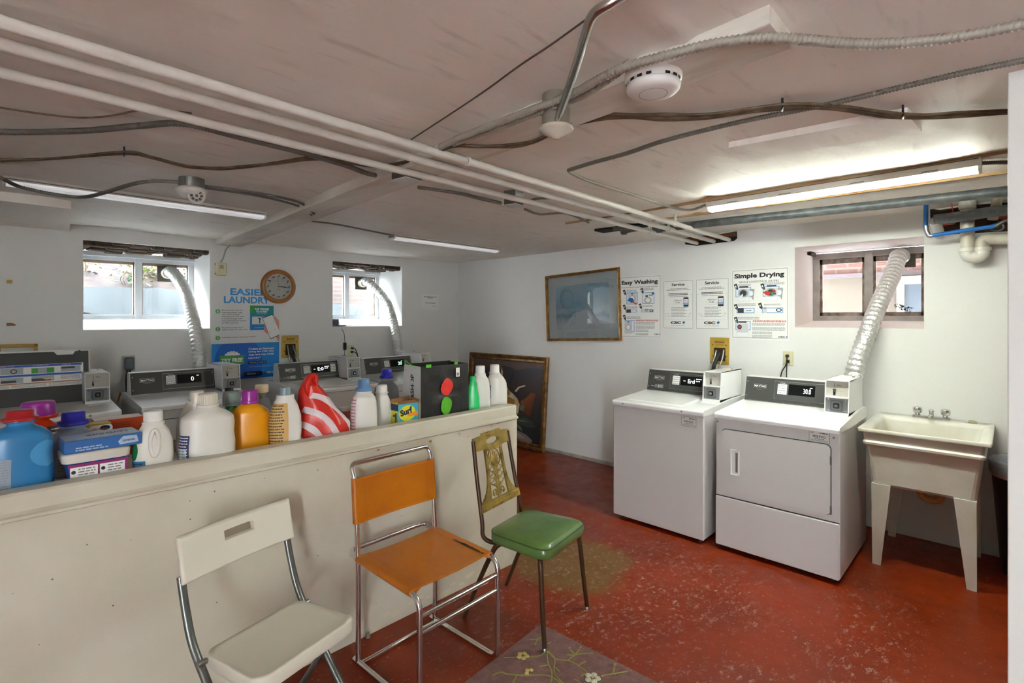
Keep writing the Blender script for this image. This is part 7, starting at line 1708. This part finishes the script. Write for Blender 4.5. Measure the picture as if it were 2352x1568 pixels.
for (cx, r, lab) in ((.62, .10, 'dark leaf litter in the left corner of the wide window'), (1.50, .22, 'dark leaf litter in the right corner of the wide window'), (3.55, .12, 'dark leaf litter at the foot of the narrow window')):
    mb = MB()
    n = 26; pts = []
    for i in range(n+1): u = i/n; pts.append((cx-r+2*r*u, 1.50+.055*math.sin(u*math.pi)*rnd.uniform(.8, 1.2)))
    mb.prism([(cx+r, 1.35), (cx-r, 1.35)]+pts, 1, YW+GD+.12, YW+GD+.20, deb); o = mb.build('leaf_litter'); tag(o, lab, 'leaf litter', kind=None)
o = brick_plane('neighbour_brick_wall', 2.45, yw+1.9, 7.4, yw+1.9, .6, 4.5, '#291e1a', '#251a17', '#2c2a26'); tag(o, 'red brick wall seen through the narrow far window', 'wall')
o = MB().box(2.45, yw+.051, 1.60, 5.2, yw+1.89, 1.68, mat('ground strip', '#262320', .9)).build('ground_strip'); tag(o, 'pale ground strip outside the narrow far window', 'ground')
# right window: opposite brick house with rendered plinth and its window
XO = XW+DEP+1.15
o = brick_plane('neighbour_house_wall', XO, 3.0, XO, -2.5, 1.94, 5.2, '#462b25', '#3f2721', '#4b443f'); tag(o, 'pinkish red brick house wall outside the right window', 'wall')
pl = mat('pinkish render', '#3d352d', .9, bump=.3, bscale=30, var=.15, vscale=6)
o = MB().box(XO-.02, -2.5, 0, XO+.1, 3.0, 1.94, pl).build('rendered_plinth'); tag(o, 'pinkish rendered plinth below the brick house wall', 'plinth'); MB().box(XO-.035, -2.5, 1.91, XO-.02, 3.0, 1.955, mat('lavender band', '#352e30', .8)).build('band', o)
t = thing('neighbour_window', 'pale framed window of the house outside the right window', 'window', (XO-.037, .78, 1.06))
wf = mat('neighbour frame', '#413e39', .6)
MB().box(-.05, -.95, .76, 0, .0, .84, wf).build('head', t); MB().box(-.05, -.06, .10, 0, .0, .76, wf).build('jamb', t); MB().box(-.06, -.95, .10, 0, .0, .15, wf).build('sill', t)
MB().box(-.03, -.95, .15, -.015, -.06, .76, mat('neighbour glass', '#252a31', .5)).build('pane', t); MB().box(-.045, -.95, .25, -.012, -.06, .28, wf).build('rail', t)
MB().box(-2.6, YW+DEP+.02, -.1, XW+5, YW+DEP+.3, .9, earth)
rnd = random.Random(77)
# dead leaves caught in the right window and scratched stains
mb = MB(); 
for k in range(34):
    p = on(0, XW+.505, 2056+k*1.1+rnd.uniform(-3, 3), 700+k*.35+rnd.uniform(-5, 5)); s = rnd.uniform(.004, .009); a = rnd.uniform(0, 6.28)
    mb.add([(p.x+(.003 if k % 2 else 0), p.y+s*math.cos(a+q)*(.5 if q % 2 else 1.3), p.z+s*math.sin(a+q)*(.5 if int(q) % 2 else 1.3)) for q in (0, 1.57, 3.14, 4.71)], [(0, 1, 2, 3)], deb)
o = mb.build('dead_leaves', recalc=False); tag(o, 'small dark dead leaves stuck on the right window pane', 'leaves', kind='stuff')

# ------------------------------------------------------------------ hazy daylight from above, behind the far wall
sd = bpy.data.lights.new('sun', 'SUN'); sd.energy = 22.0; sd.angle = math.radians(25); sd.color = (1, .97, .93)
so = bpy.data.objects.new('sun', sd); col.objects.link(so)
so.rotation_euler = Vector((.85, -.45, -.36)).to_track_quat('-Z', 'Y').to_euler()
